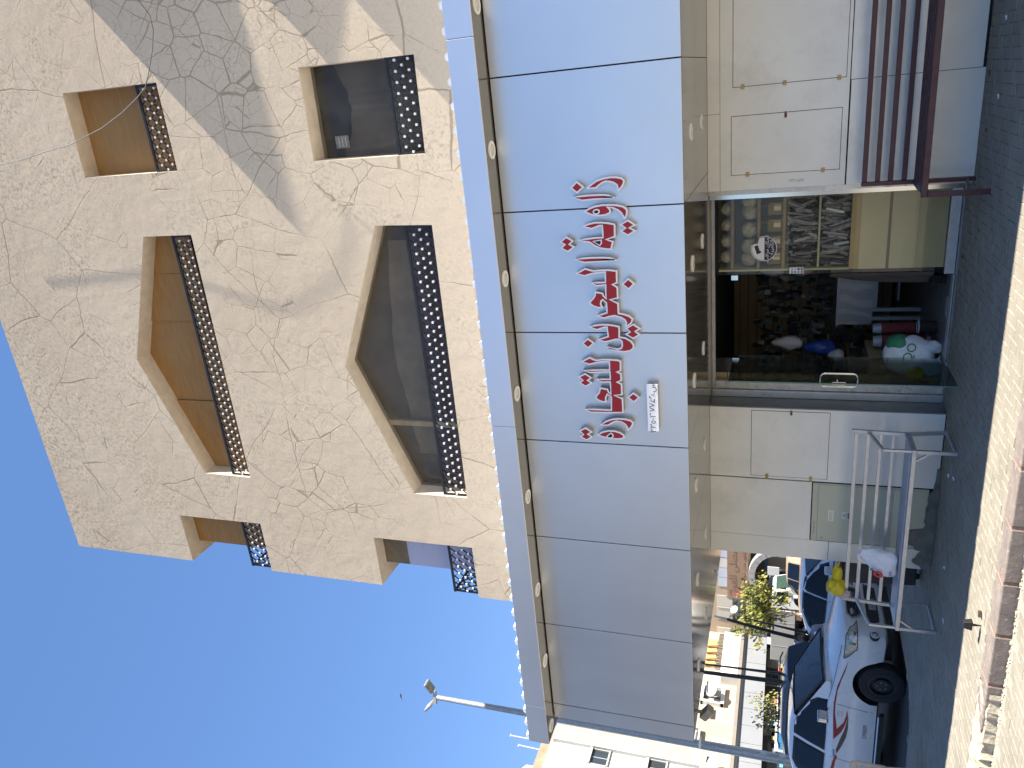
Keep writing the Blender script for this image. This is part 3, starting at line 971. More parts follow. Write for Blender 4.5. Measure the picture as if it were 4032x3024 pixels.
# ------------------------------------------------------------------ raised lettering on the canopy face
LETTERS = [
 ('l', [(-1.027,3.568),(-0.992,3.526),(-0.959,3.47),(-0.942,3.404),(-0.936,3.34),(-0.939,3.287),(-0.952,3.24),(-0.972,3.217),(-0.994,3.22),(-1.024,3.235),(-1.051,3.261),(-1.068,3.285),(-1.037,3.281),(-1.011,3.288),(-0.993,3.311),(-0.981,3.342),(-0.974,3.385),(-0.982,3.412),(-1.002,3.446),(-1.028,3.482)]),
 ('d', [(-1.012,3.72),(-0.958,3.658),(-1.012,3.593),(-1.062,3.662)]),
 ('l', [(-1.099,3.716),(-1.09,3.643),(-1.086,3.554),(-1.087,3.456),(-1.09,3.402),(-1.096,3.37),(-1.118,3.316),(-1.122,3.32),(-1.129,3.502),(-1.134,3.618)]),
 ('l', [(-1.236,3.608),(-1.209,3.562),(-1.19,3.506),(-1.181,3.44),(-1.181,3.369),(-1.188,3.299),(-1.203,3.241),(-1.226,3.21),(-1.25,3.202),(-1.281,3.207),(-1.307,3.219),(-1.322,3.236),(-1.295,3.243),(-1.263,3.26),(-1.235,3.291),(-1.216,3.333),(-1.205,3.381),(-1.224,3.36),(-1.242,3.357),(-1.261,3.365),(-1.275,3.402),(-1.28,3.446),(-1.278,3.489),(-1.266,3.544)]),
 ('h', [(-1.238,3.516),(-1.228,3.506),(-1.222,3.483),(-1.229,3.466),(-1.243,3.465),(-1.254,3.474),(-1.258,3.491),(-1.25,3.51)]),
 ('l', [(-1.373,3.63),(-1.35,3.577),(-1.338,3.515),(-1.339,3.449),(-1.348,3.384),(-1.361,3.327),(-1.377,3.323),(-1.479,3.327),(-1.501,3.403),(-1.522,3.344),(-1.554,3.357),(-1.598,3.367),(-1.593,3.42),(-1.581,3.48),(-1.557,3.529),(-1.534,3.555),(-1.521,3.58),(-1.517,3.616),(-1.497,3.682),(-1.487,3.603),(-1.48,3.524),(-1.478,3.445),(-1.426,3.444),(-1.372,3.446),(-1.374,3.473),(-1.386,3.507),(-1.398,3.544)]),
 ('h', [(-1.513,3.534),(-1.504,3.459),(-1.532,3.461),(-1.552,3.475)]),
 ('d', [(-1.368,3.276),(-1.329,3.202),(-1.377,3.131),(-1.402,3.181),(-1.43,3.131),(-1.472,3.207),(-1.43,3.276),(-1.401,3.232)]),
 ('d', [(-1.51,3.863),(-1.462,3.796),(-1.504,3.728),(-1.534,3.764),(-1.562,3.718),(-1.607,3.79),(-1.569,3.859),(-1.536,3.819)]),
 ('l', [(-1.682,3.732),(-1.67,3.649),(-1.667,3.564),(-1.668,3.468),(-1.671,3.407),(-1.676,3.377),(-1.696,3.324),(-1.699,3.328),(-1.708,3.482),(-1.716,3.632)]),
 ('l', [(-1.818,3.731),(-1.801,3.691),(-1.771,3.632),(-1.785,3.589),(-1.795,3.549),(-1.789,3.489),(-1.789,3.408),(-1.8,3.326),(-1.85,3.328),(-1.918,3.329),(-1.933,3.367),(-1.959,3.328),(-2.069,3.328),(-2.082,3.399),(-2.117,3.329),(-2.216,3.328),(-2.224,3.288),(-2.242,3.233),(-2.274,3.194),(-2.313,3.208),(-2.339,3.24),(-2.355,3.275),(-2.313,3.261),(-2.287,3.272),(-2.261,3.308),(-2.243,3.37),(-2.253,3.428),(-2.269,3.473),(-2.243,3.548),(-2.222,3.489),(-2.209,3.447),(-2.151,3.447),(-2.113,3.448),(-2.084,3.478),(-2.093,3.491),(-2.125,3.499),(-2.161,3.479),(-2.162,3.524),(-2.147,3.574),(-2.118,3.61),(-2.099,3.606),(-2.067,3.575),(-2.035,3.554),(-2.003,3.549),(-2.007,3.514),(-2.017,3.474),(-2.042,3.466),(-2.062,3.447),(-2.011,3.449),(-1.938,3.445),(-1.942,3.485),(-1.945,3.53),(-1.912,3.587),(-1.909,3.521),(-1.907,3.446),(-1.813,3.442),(-1.816,3.503),(-1.825,3.566),(-1.846,3.643)]),
 ('d', [(-1.931,3.285),(-1.876,3.225),(-1.927,3.164),(-1.984,3.222)]),
 ('l', [(-2.356,3.633),(-2.338,3.573),(-2.33,3.502),(-2.331,3.438),(-2.34,3.375),(-2.351,3.33),(-2.411,3.331),(-2.456,3.334),(-2.466,3.274),(-2.496,3.225),(-2.535,3.197),(-2.574,3.2),(-2.601,3.236),(-2.611,3.294),(-2.606,3.357),(-2.591,3.42),(-2.564,3.47),(-2.561,3.457),(-2.574,3.407),(-2.582,3.356),(-2.569,3.323),(-2.543,3.313),(-2.503,3.314),(-2.483,3.338),(-2.484,3.376),(-2.504,3.441),(-2.511,3.483),(-2.485,3.55),(-2.463,3.484),(-2.451,3.448),(-2.405,3.452),(-2.359,3.454),(-2.362,3.484),(-2.387,3.55)]),
 ('d', [(-2.368,3.27),(-2.325,3.196),(-2.371,3.127),(-2.4,3.171),(-2.433,3.132),(-2.474,3.202),(-2.43,3.276),(-2.404,3.234)]),
 ('d', [(-2.527,3.713),(-2.473,3.654),(-2.522,3.591),(-2.577,3.651)]),
 ('l', [(-2.72,3.742),(-2.703,3.704),(-2.673,3.645),(-2.692,3.609),(-2.702,3.575),(-2.692,3.522),(-2.692,3.436),(-2.696,3.368),(-2.708,3.334),(-2.809,3.337),(-2.823,3.369),(-2.839,3.336),(-2.914,3.336),(-2.931,3.374),(-2.95,3.335),(-3.067,3.336),(-3.076,3.409),(-3.107,3.333),(-3.263,3.334),(-3.269,3.454),(-3.274,3.668),(-3.24,3.737),(-3.236,3.643),(-3.236,3.459),(-3.096,3.452),(-3.07,3.487),(-3.108,3.505),(-3.152,3.503),(-3.15,3.549),(-3.134,3.586),(-3.108,3.613),(-3.091,3.609),(-3.05,3.574),(-2.996,3.559),(-3.005,3.521),(-3.01,3.481),(-3.037,3.473),(-3.059,3.454),(-2.933,3.454),(-2.939,3.533),(-2.904,3.594),(-2.902,3.522),(-2.9,3.452),(-2.825,3.452),(-2.838,3.656),(-2.814,3.729),(-2.806,3.616),(-2.799,3.454),(-2.717,3.452),(-2.718,3.511),(-2.73,3.58),(-2.749,3.65)]),
 ('d', [(-2.886,3.777),(-2.847,3.704),(-2.893,3.637),(-2.92,3.677),(-2.948,3.635),(-2.989,3.707),(-2.948,3.773),(-2.92,3.737)]),
 ('d', [(-3.092,3.283),(-3.04,3.225),(-3.089,3.163),(-3.144,3.222)]),
 ('l', [(-3.411,3.583),(-3.367,3.523),(-3.34,3.458),(-3.33,3.394),(-3.331,3.331),(-3.343,3.269),(-3.364,3.239),(-3.394,3.244),(-3.43,3.267),(-3.458,3.303),(-3.418,3.304),(-3.391,3.322),(-3.369,3.358),(-3.361,3.408),(-3.377,3.447),(-3.412,3.497)]),
 ('l', [(-3.53,3.624),(-3.49,3.568),(-3.471,3.503),(-3.47,3.439),(-3.487,3.377),(-3.513,3.34),(-3.537,3.336),(-3.556,3.361),(-3.562,3.412),(-3.559,3.482),(-3.546,3.559)]),
 ('h', [(-3.529,3.514),(-3.496,3.473),(-3.509,3.457),(-3.526,3.454),(-3.544,3.469),(-3.546,3.501)]),
 ('d', [(-3.489,3.809),(-3.45,3.74),(-3.496,3.669),(-3.522,3.713),(-3.552,3.673),(-3.594,3.737),(-3.552,3.807),(-3.527,3.771)])]

red_m = M('red_letter_face', (0.36, 0.020, 0.025), 0.45, spec=0.4, var=0.08, vs=5)
rimw_m = M('white_letter_rim', (0.86, 0.86, 0.87), 0.5)
ret_m = M('grey_letter_return', (0.34, 0.345, 0.35), 0.5, metal=0.4)
ink_m = M('navy_counter', (0.012, 0.012, 0.03), 0.6)
sign = thing('sign_lettering', 'raised red and white Arabic shop name letters on the silver canopy face', 'lettering', (-2.0, -0.003, 3.1))
for kind, pts in LETTERS:
    if kind == 'h':
        hp = MB(); hp.prism(inset(pts, -0.004), 'xz', -0.085, -0.0795); hp.build('counter_rim', rimw_m, cur)
        MB().prism(inset(pts, 0.004), 'xz', -0.088, -0.0855).build('counter', ink_m, cur)
        continue
    b = MB()
    b.mat(1).prism(pts, 'xz', -0.0705, -0.004)
    b.mat(0).prism(inset(pts, -0.002), 'xz', -0.0755, -0.071)
    cur = b.build('letter' if kind == 'l' else 'letter_dot', [rimw_m, ret_m], sign)
    MB().prism(inset(pts, 0.0115), 'xz', -0.0792, -0.076).build('letter_face', red_m, cur)
# white plaque with the registration number
pq = thing('number_plaque', 'small white plaque with black Arabic registration number below the red lettering', 'plaque', (-3.19, -.003, 2.98))
pb = MB()
pb.mat(1).box(-3.443, -2.941, -0.084, -0.004, 2.982, 3.086)
pb.mat(0).box(-3.445, -2.939, -0.090, -0.0845, 2.980, 3.088)
pb.build('plaque_box', [rimw_m, ret_m], pq)
blk = M('black_ink', (0.01, 0.01, 0.01), 0.6)
text_mesh('plaque_text', '٣٣٥٠١٦٧٧٨٦', 0.083, blk, pq, (-3.255, -0.092, 3.034), (1, 0, 0), (0, 0, 1))
text_mesh('plaque_text', ':', 0.07, blk, pq, (-3.104, -0.092, 3.034), (1, 0, 0), (0, 0, 1))
text_mesh('plaque_text', 'ت.س', 0.088, blk, pq, (-3.022, -0.092, 3.036), (1, 0, 0), (0, 0, 1))
# ------------------------------------------------------------------ shop walls
clad = M('pale_cladding', (0.74, 0.73, 0.70), 0.42, metal=0.15, var=0.06, vs=1.5, dirt=0.30, dcol=(0.40, 0.37, 0.33), ds=1.9)
clad_dk = M('grey_jamb', (0.17, 0.18, 0.19), 0.4, metal=0.5, var=0.08, vs=3)
brass = M('old_brass', (0.42, 0.30, 0.13), 0.45, metal=0.8, var=0.25, vs=25)
rust = M('rusty_latch', (0.20, 0.11, 0.06), 0.7, metal=0.3, var=0.4, vs=30)
YW = 2.23
def hinge(x, z, par, horiz=False):
    h_ = MB()
    if horiz:
        h_.box(x - .035, x + .035, YW - .012, YW - .0045, z - .018, z + .018)
    else:
        h_.box(x - .024, x + .024, YW - .012, YW - .0045, z - .019, z + .019)
        h_.tube([(x, YW - .013, z - .02), (x, YW - .013, z + .02)], .004, 6)
    return h_.build('hinge', brass, par)
def latch(x, z, par):
    h_ = MB().box(x - .034, x + .012, YW - .011, YW - .0045, z - .014, z + .014)
    h_.tube([(x - .04, YW - .014, z), (x + .03, YW - .014, z)], .005, 6)
    return h_.build('latch', rust, par)
def access_door(x0, x1, z0, z1, par):
    MB().box(x0 - .006, x1 + .006, YW - .0012, YW + .004, z0 - .006, z1 + .006).build('door_gap', gap_m, par)
    return MB().box(x0, x1, YW - .0045, YW + .003, z0, z1).build('access_door', clad, par)

wr = thing('shop_wall', 'pale clad shop wall with hinged access doors behind the maroon bench', 'wall', (0.5, YW, 0))
MB().box(-1.445, 6.0, YW + .012, YW + .16, 0.0, 2.70).build('wall_core', gap_m, wr)
MB().box(-0.598, 1.3, YW, YW + .012, 2.568, 2.702).build('cladding_panel', clad, wr)
MB().box(-1.445, -0.602, YW, YW + .012, 2.568, 2.702).build('cladding_panel', clad, wr)
MB().box(-1.445, 1.3, YW, YW + .012, 1.244, 2.564).build('cladding_panel', clad, wr)
MB().box(-1.445, -0.370, YW - .004, YW + .012, 0.0, 1.228).build('cladding_panel', clad, wr)
MB().box(-0.364, 0.85, YW - .002, YW + .012, 0.028, 1.234).build('cladding_panel', clad, wr)
MB().box(0.856, 2.07, YW - .002, YW + .012, 0.02, 1.234).build('cladding_panel', clad, wr)
MB().box(1.304, 6.0, YW, YW + .012, 0.02, 2.70).build('cladding_panel', clad, wr)
d1 = access_door(-0.332, 0.95, 1.282, 2.425, wr)
for z in (2.323, 1.891, 1.349): hinge(-0.334, z, d1)
d2 = access_door(-1.272, -0.640, 1.306, 2.440, wr)
for z in (2.263, 1.471): hinge(-1.272, z, d2)
latch(-0.655, 1.872, d2)
MB().box(-1.385, -1.352, YW - .0015, YW - .0005, 1.66, 1.82).build('torn_sticker', M('torn_sticker', (0.60, 0.61, 0.60), 0.8, var=0.35, vs=40), wr)
# rusty steel post between wall and display window
steel = M('stained_steel', (0.50, 0.48, 0.45), 0.32, metal=0.7, dirt=0.75, dcol=(0.20, 0.10, 0.05), ds=7, var=0.12, vs=5)
chrome = M('polished_steel', (0.62, 0.62, 0.62), 0.14, metal=1.0)
alu = M('dull_aluminium', (0.50, 0.51, 0.54), 0.35, metal=0.7, var=0.1, vs=8, dirt=0.4, dcol=(.25, .22, .2), ds=9)
alu_old = M('peeling_aluminium', (0.52, 0.50, 0.47), 0.45, metal=0.4, var=0.2, vs=9, dirt=0.85, dcol=(0.13, 0.10, 0.08), ds=22)

wl_ = thing('shop_wall', 'pale clad shop wall with one hinged access door left of the shop doorway', 'wall', (-5.2, YW, 0))
MB().box(-6.296, -4.16, YW + .012, YW + .30, 0.0, 2.70).build('wall_core', gap_m, wl_)
MB().box(-5.144, -4.155, YW, YW + .012, 0.012, 2.702).build('cladding_panel', clad, wl_)
MB().box(-6.018, -5.160, YW, YW + .012, 1.438, 2.702).build('cladding_panel', clad, wl_)
MB().box(-6.298, -6.023, YW + .001, YW + .012, 1.206, 2.702).build('cladding_panel', clad, wl_)
MB().box(-6.298, -6.023, YW + .001, YW + .012, 0.06, 1.200).build('cladding_panel', clad, wl_)
MB().box(-6.312, -6.298, YW + .001, 11.6, 0.0, 2.702).build('side_cladding', clad, wl_)
MB().box(-4.157, -4.140, YW + .001, YW + .42, 0.0, 2.702).build('door_jamb', clad_dk, wl_)
d3 = access_door(-5.105, -4.190, 1.266, 2.183, wl_)
hinge(-5.110, 1.987, d3, True); hinge(-5.114, 1.455, d3, True)
latch(-4.196, 1.713, d3)
scuff = M('grey_scuff', (0.40, 0.39, 0.37), 0.6)
# rough cement smeared along the foot of the wall
for nm, px in (('cement_patch', [(-5.0, .0), (-5.06, .05), (-5.16, .06), (-5.22, .10), (-5.30, .11), (-5.36, .10), (-5.42, .12), (-5.55, .115), (-5.60, .13), (-5.66, .10), (-5.70, .12), (-5.74, .30), (-5.80, .27), (-5.84, .33), (-5.88, .36), (-5.91, .31), (-5.95, .30), (-5.97, .22), (-6.02, .20), (-6.04, .12), (-6.08, .16), (-6.14, .18), (-6.18, .22), (-6.22, .20), (-6.26, .12), (-6.305, .10), (-6.305, .0)]),):
    MB().prism(px, 'xz', YW - .016, YW - .0045).build(nm, cement_m, wl_)
bevel_strip = MB()
pts = [(-3.9 - .12 * i, YW - .03 - rnd.uniform(.0, .06)) for i in range(21)]
vs = [(x, YW - .012, .035 + rnd.uniform(-.015, .02)) for x, y in pts] + [(x, y, 0.004) for x, y in pts]
bevel_strip.add(vs, [(i, i + 1, 21 + i + 1, 21 + i) for i in range(8, 20)])
bevel_strip.build('cement_fillet', cement_m, wl_)

# electricity cabinet set into the wall
cabm = M('green_cream_cabinet', (0.47, 0.48, 0.385), 0.5, var=0.05, vs=2, dirt=0.15, dcol=(.3, .3, .24), ds=3)
cbn = thing('meter_cabinet', 'cream green electricity cabinet with warning sign set into the wall behind the silver bench', 'cabinet', (-5.59, YW, 0.1))
MB().box(-6.012, -5.166, YW + .0, YW + .011, 0.10, 1.424).build('cabinet_frame', cabm, cbn)
MB().box(-6.012, -5.17, YW - .006, YW - .001, 1.36, 1.42).build('top_trim', cabm, cbn)
cd = MB().box(-6.008, -5.185, YW - .012, YW - .001, 0.50, 1.353).build('cabinet_door', cabm, cbn, bevel=.002)
MB().box(-6.008, -5.185, YW - .010, YW - .001, 0.12, 0.490).build('cabinet_door', cabm, cbn, bevel=.002)
lk = MB().disc((-5.971, YW - .02, 1.292), (0, 1, 0), .016, .02, 14).build('lock', chrome, cd, smooth=True)
np_ = MB().box(-5.697, -5.541, YW - .0145, YW - .0125, 1.163, 1.226).build('nameplate', M('metal_nameplate', (.62, .62, .60), .35, metal=.6), cd)
for k in range(3):
    MB().box(-5.685, -5.553, YW - .0155, YW - .0147, 1.178 + k * .014, 1.183 + k * .014).build('engraved_line', M('engraving', (.25, .25, .25), .6), np_)
ws = MB().box(-5.657, -5.553, YW - .0145, YW - .0125, 0.966, 1.068).build('warning_plate', M('warning_plate', (.55, .62, .66), .5), cd)
MB().prism([(-5.643, 1.000), (-5.567, 1.000), (-5.605, 1.060)], 'xz', YW - .0155, YW - .0147).build('warning_triangle', M('warning_black', (.02, .02, .02), .6), ws)
MB().prism([(-5.634, 1.0055), (-5.576, 1.0055), (-5.605, 1.050)], 'xz', YW - .0165, YW - .0157).build('warning_yellow', M('warning_yellow', (.75, .62, .30), .6), ws)
MB().prism([(-5.600, 1.042), (-5.612, 1.024), (-5.604, 1.024), (-5.611, 1.009), (-5.596, 1.029), (-5.604, 1.029)], 'xz', YW - .0172, YW - .0167).build('lightning_bolt', M('warning_black', (.02, .02, .02), .6), ws)
MB().box(-5.650, -5.560, YW - .0155, YW - .0147, 0.974, 0.994).build('warning_bar', M('warning_bar', (.22, .10, .12), .6), ws)
text_mesh('scribble', 'D002-B8-11946', 0.028, M('pencil', (.2, .2, .16), .8), cbn, (-5.82, YW - .0068, 1.39), (1, 0, 0), (0, 0, 1))

# ------------------------------------------------------------------ shop interior
room = thing('shop_interior', None, None, (-2.8, 2.6, 0)); tag(room, kind='structure')
fl_m = M('interior_floor', (0.23, 0.22, 0.20), 0.35, var=0.12, vs=3)
in_m = M('interior_wall', (0.30, 0.27, 0.21), 0.8, var=0.1, vs=2)
MB().box(-5.6, 0.6, 2.52, 7.6, -.30, 0.012).build('floor', fl_m, room)
MB().box(-5.6, 0.6, 7.6, 7.7, 0, 3.0).build('wall', in_m, room)
MB().box(-5.7, -5.6, 2.56, 7.7, 0, 3.0).build('wall', in_m, room)
MB().box(0.6, 0.7, 2.40, 7.7, 0, 3.0).build('wall', in_m, room)
MB().box(-5.6, -4.14, 2.54, 2.60, 0, 3.0).build('wall', in_m, room)
MB().box(-5.7, 0.7, 2.56, 7.7, 3.0, 3.1).build('ceiling', in_m, room)
MB().box(-4.14, -1.45, 2.56, 2.70, 2.705, 3.0).build('lintel', in_m, room)
for k in range(5):
    MB().box(-5.6, 0.6, 3.2 + k * .8, 3.204 + k * .8, 0.012, 0.0125).build('tile_joint', gap_m, room)
# threshold
th = MB().box(-3.62, -1.47, 2.60, 2.74, 0.0, 0.018).build('threshold', M('pale_sill', (.50, .50, .50), .5, var=.15, vs=9), room)
MB().box(-3.14, -2.9, 2.80, 2.90, 0.0125, 0.014).build('floor_tile', M('pale_sill', (.50, .50, .50), .5), room)
# slat wall at the back and on the left, hung with goods
slat = M('slatwall', (0.40, 0.31, 0.17), 0.6, var=0.08, vs=3)
sw = thing('slat_wall', 'dark slatted display wall hung with small packaged goods inside the shop', 'display', (-3.4, 7.5, 0))
MB().box(-5.55, 0.5, 7.52, 7.55, 0.0, 2.95).build('slat_backing', gap_m, sw)
for k in range(19):
    MB().box(-5.55, 0.5, 7.49, 7.519, 0.05 + k * .152, 0.05 + k * .152 + .142).build('slat', slat, sw)
goods_cols = [(.05, .05, .05), (.40, .39, .36), (.10, .11, .13), (.62, .62, .64), (.20, .22, .19), (.16, .09, .07), (.03, .03, .03), (.28, .30, .30), (.07, .09, .14)]
gm = [M('goods_%d' % i, c, .4, var=.2, vs=15) for i, c in enumerate(goods_cols)]
for side_ in range(2):
    mb = MB()
    for k in range(900 if side_ == 0 else 700):
        z = 0.35 + rnd.random() ** 0.9 * 1.95
        w_, h_ = rnd.uniform(.02, .05), rnd.uniform(.03, .09)
        mb.mat(rnd.randrange(len(gm)))
        rt = Matrix.Rotation(rnd.uniform(-.3, .3), 3, 'Y') @ Matrix.Rotation(rnd.uniform(-.4, .4), 3, 'Z')
        if side_ == 0:
            mb.obox((rnd.uniform(-5.4, -0.5), 7.36 + rnd.uniform(-.08, .08), z), (w_, .02, h_), rt)
        else:
            mb.obox((-5.42 + rnd.uniform(-.07, .07), rnd.uniform(3.0, 7.3), z), (.02, w_, h_), Matrix.Rotation(rnd.uniform(-.3, .3), 3, 'X') @ Matrix.Rotation(rnd.uniform(-.4, .4), 3, 'Z'))
    o = mb.build('packaged_goods', gm, sw if side_ == 0 else None)
    tag(o, kind='stuff')
    if side_:
        tag(o, 'mass of small packaged goods on the left wall inside the shop', 'goods')
swl = thing('slat_wall', 'slatted display wall along the left side inside the shop', 'display', (-5.55, 5, 0))
for k in range(19):
    MB().box(-5.598, -5.57, 2.9, 7.48, 0.05 + k * .152, 0.05 + k * .152 + .142).build('slat', slat, swl)
# counter with a marble-patterned front
def marble():
    m, nt, n, l, p = nodes_of('marble_board')
    pos = pos_node(n)
    a = noise(n, l, pos, 2.2, 8.0, 0.7)
    w_ = n.new('ShaderNodeTexWave'); w_.inputs['Scale'].default_value = 1.6; w_.inputs['Distortion'].default_value = 9.0; w_.inputs['Detail'].default_value = 4
    l.new(pos, w_.inputs['Vector'])
    c0 = ramp(n, l, w_.outputs['Fac'], 0.35, 0.75, (0.46, 0.46, 0.50, 1), (0.60, 0.60, 0.63, 1))
    l.new(mix(n, l, 0.35, c0, a.outputs['Fac'], 'MULTIPLY'), p.inputs['Base Color'])
    p.inputs['Roughness'].default_value = 0.35
    return m
ctr = thing('counter', 'marble patterned shop counter on pale legs inside the doorway', 'counter', (-3.5, 5.2, 0))
MB().box(-3.79, -2.75, 4.58, 4.62, 0.64, 1.09).build('front_board', marble(), ctr)
MB().box(-3.81, -2.70, 4.56, 5.5, 1.09, 1.12).build('counter_top', M('counter_top', (.45, .45, .47), .3), ctr)
legm = M('pale_leg', (0.40, 0.43, 0.46), .5)
for x in (-3.73, -3.60, -2.80):
    MB().box(x, x + .05, 4.60, 4.66, 0.013, 0.64).build('leg', legm, ctr)
MB().box(-3.55, -2.73, 4.63, 4.67, 0.58, 0.635).build('rail', legm, ctr)
MB().box(-3.55, -2.85, 5.0, 5.3, 0.25, 0.27).build('shelf', legm, ctr)
dc = thing('display_case', 'white framed glass display case at the back of the shop', 'cabinet', (-2.6, 6.3, 1.3))
wfm = M('white_frame', (.55, .56, .58), .5)
for x0, x1 in ((-3.05, -2.62), (-2.58, -2.15)):
    for z in (1.35, 1.62, 1.90, 2.18):
        MB().box(x0, x1, 6.28, 6.5, z, z + .035).build('case_shelf', wfm, dc)
    for x in (x0, x1 - .03):
        MB().box(x, x + .03, 6.25, 6.279, 1.3, 2.25).build('case_post', wfm, dc)
for x, z in ((-2.95, 1.40), (-2.85, 1.67), (-2.45, 1.95), (-2.35, 1.40)):
    MB().box(x, x + .12, 6.30, 6.42, z, z + .15).build('boxed_item', gm[2], dc)
# cloth covered stand at the right of the doorway
cl_ = MB()
n_ = 26
vs = []
for i in range(n_ + 1):
    t = i / n_
    for z, f in ((1.30, 0.55), (1.0, .8), (.6, .95), (.16, 1.0)):
        vs.append((-2.62 - .30 * f * math.sin(t * math.pi) - .02 * math.sin(t * 30), 2.95 + 1.6 * t, z))
fs = [(i * 4 + j, i * 4 + j + 1, (i + 1) * 4 + j + 1, (i + 1) * 4 + j) for i in range(n_) for j in range(3)]
cl_.add(vs, fs)
cs = thing('draped_stand', 'low stand draped with grey brown cloth beside the shop doorway', 'stand', (-2.5, 3.7, 0))
cl_.build('cloth', M('taupe_cloth', (.16, .135, .12), .9, var=.2, vs=5), cs, smooth='all')
MB().box(-2.62, -1.9, 2.98, 4.5, 0.16, 1.30).build('stand_box', M('taupe_cloth', (.16, .135, .12), .9), cs)
MB().box(-2.78, -2.68, 3.0, 3.1, 0.013, 0.17).build('foot', gap_m, cs)
# plastic bags hanging inside
bagw = M('white_plastic', (0.62, 0.63, 0.66), 0.4, var=0.08, vs=9)
bagb = M('blue_plastic', (0.03, 0.08, 0.40), 0.35, var=0.15, vs=9)
def soft_blob(c, size, seed, m_, name, parent=None, pinch=0.0, rough_=0.18, nu=22, nv=14):
    """crumpled soft body: a sphere pushed in and out by a few waves"""
    rr = random.Random(seed)
    ks = [(rr.uniform(2, 7), rr.uniform(2, 7), rr.uniform(0, 6), rr.uniform(0, 6)) for _ in range(7)]
    vs, fs = [], []
    for i in range(nv + 1):
        th = math.pi * i / nv
        for k in range(nu):
            ph = 2 * math.pi * k / nu
            d = 1 + rough_ * sum(math.sin(a * th + p1) * math.cos(round(b) * ph + p2) for a, b, p1, p2 in ks) / 3.0
            up = math.cos(th)
            rad = math.sin(th) ** 0.72 * d * (1 - pinch * max(0, up))
            vs.append((c[0] + size[0] * rad * math.cos(ph), c[1] + size[1] * rad * math.sin(ph), c[2] + size[2] * up * (1 + .08 * d)))
    for i in range(nv):
        for k in range(nu):
            j = (k + 1) % nu
            fs.append((i * nu + k, (i + 1) * nu + k, (i + 1) * nu + j, i * nu + j))
    return MB().add(vs, fs).build(name, m_, parent, smooth='all')
for (x, y, z, sx, sz, m_, lab) in ((-3.95, 4.2, 1.78, .10, .20, bagw, 'white carrier bag of goods standing highest on the shop shelf'), (-4.02, 4.2, 1.34, .11, .20, bagb, 'blue carrier bag lying between white bags in the shop'),
                                  (-4.10, 4.1, 1.12, .09, .10, bagw, 'white carrier bag lying below the blue bag in the shop'), (-3.05, 5.0, 1.62, .10, .17, bagw, 'white printed bag hanging left of the display case in the shop'),
                                  (-3.05, 5.0, 2.02, .10, .17, bagw, 'white printed bag hanging above another at the shop slat wall')):
    o = soft_blob((x, y, z), (sx, .1, sz), int(x * 100), m_, 'plastic_bag', None, .5)
    tag(o, lab, 'bag')
# glass shelf carrying bags
shf = MB().box(-4.9, -4.2, 3.6, 5.0, 0.92, 0.95).build('shelf_board', M('wood_board', (.25, .17, .09), .6, var=.2, vs=6))
tag(shf, 'wooden shelf under the carrier bags inside the shop', 'shelf')
MB().box(-4.9, -4.86, 3.6, 5.0, 0.012, 0.92).build('shelf_side', M('wood_board', (.25, .17, .09), .6), shf)
MB().box(-4.24, -4.2, 3.62, 3.66, 0.012, 0.92).build('shelf_leg', M('wood_board', (.25, .17, .09), .6), shf)
# cardboard sheets on the left and rolled carpets, sack, bin
cart = M('cardboard', (0.30, 0.225, 0.12), 0.85, var=0.08, vs=3, bmp=.1, bs=40)
o = MB().box(-4.05, -3.80, 3.0, 3.9, 0.013, 0.78).build('carton', cart, bevel=.006)
tag(o, 'brown cardboard carton behind the open glass door', 'carton')
car_m = M('red_carpet', (0.16, 0.03, 0.035), 0.95, var=0.45, vs=30, bmp=.5, bs=90)
plas = M('plastic_wrap', (0.25, 0.28, 0.33), 0.3)
for i, (x, y, r_, lab) in enumerate(((-3.535, 3.60, .075, 'rolled dark red carpet standing nearer the counter'), (-3.675, 3.48, .085, 'rolled dark red carpet in plastic standing behind the white sack'))):
    t = thing('rolled_carpet', lab, 'carpet', (x, y, 0.012))
    MB().tube([(x, y, .013), (x + .01, y, .3), (x, y + .01, .62)], [r_, r_ * 1.04, r_], 16).build('roll', car_m, t, smooth=True)
    MB().tube([(x, y, .62), (x, y, .72)], [r_ * 1.02, r_ * .8], 14).build('wrapped_end', plas, t, smooth=True)
    MB().tube([(x, y, .05), (x, y, .10)], r_ * 1.06, 14).build('tie', plas, t, smooth=True)
bn = thing('waste_bin', 'small dark bin with pale rim inside the doorway', 'bin', (-3.42, 3.32, .012))
MB().tube([(-3.42, 3.32, .013), (-3.42, 3.32, .22)], [.07, .085], 16).build('bin_body', dark_m, bn, smooth=True)
MB().ring((-3.42, 3.32, .225), (0, 0, 1), .075, .092, .015, 18).build('bin_rim', legm, bn)
# the big white sack with green print
sack = thing('white_sack', 'large bulging white sack with green print slumped behind the open glass door', 'sack', (-3.86, 3.15, .012))
sm_ = M('woven_white', (0.72, 0.74, 0.76), 0.7, var=0.06, vs=10, bmp=.15, bs=90)
sb = soft_blob((-3.70, 3.02, .35), (.25, .2, .27), 5, sm_, 'sack_body', sack, .15, .10, 30, 20)
grn = M('green_print', (0.04, 0.22, 0.10), 0.6)
soft_blob((-3.56, 3.04, .47), (.125, .165, .135), 5, M('green_sack_top', (0.05, 0.25, 0.12), .6, var=.15, vs=8), 'sack_shoulder', sack, .2, .06)
text_mesh('print', 'QO', 0.15, grn, sack, (-3.60, 2.828, .36), (1, .25, -.35), (.35, 0, 1))
o = soft_blob((-3.56, 2.92, .10), (.08, .08, .09), 9, bagw, 'plastic_bag', None, .3, .3); tag(o, 'crumpled white bag at the foot of the white sack', 'bag')
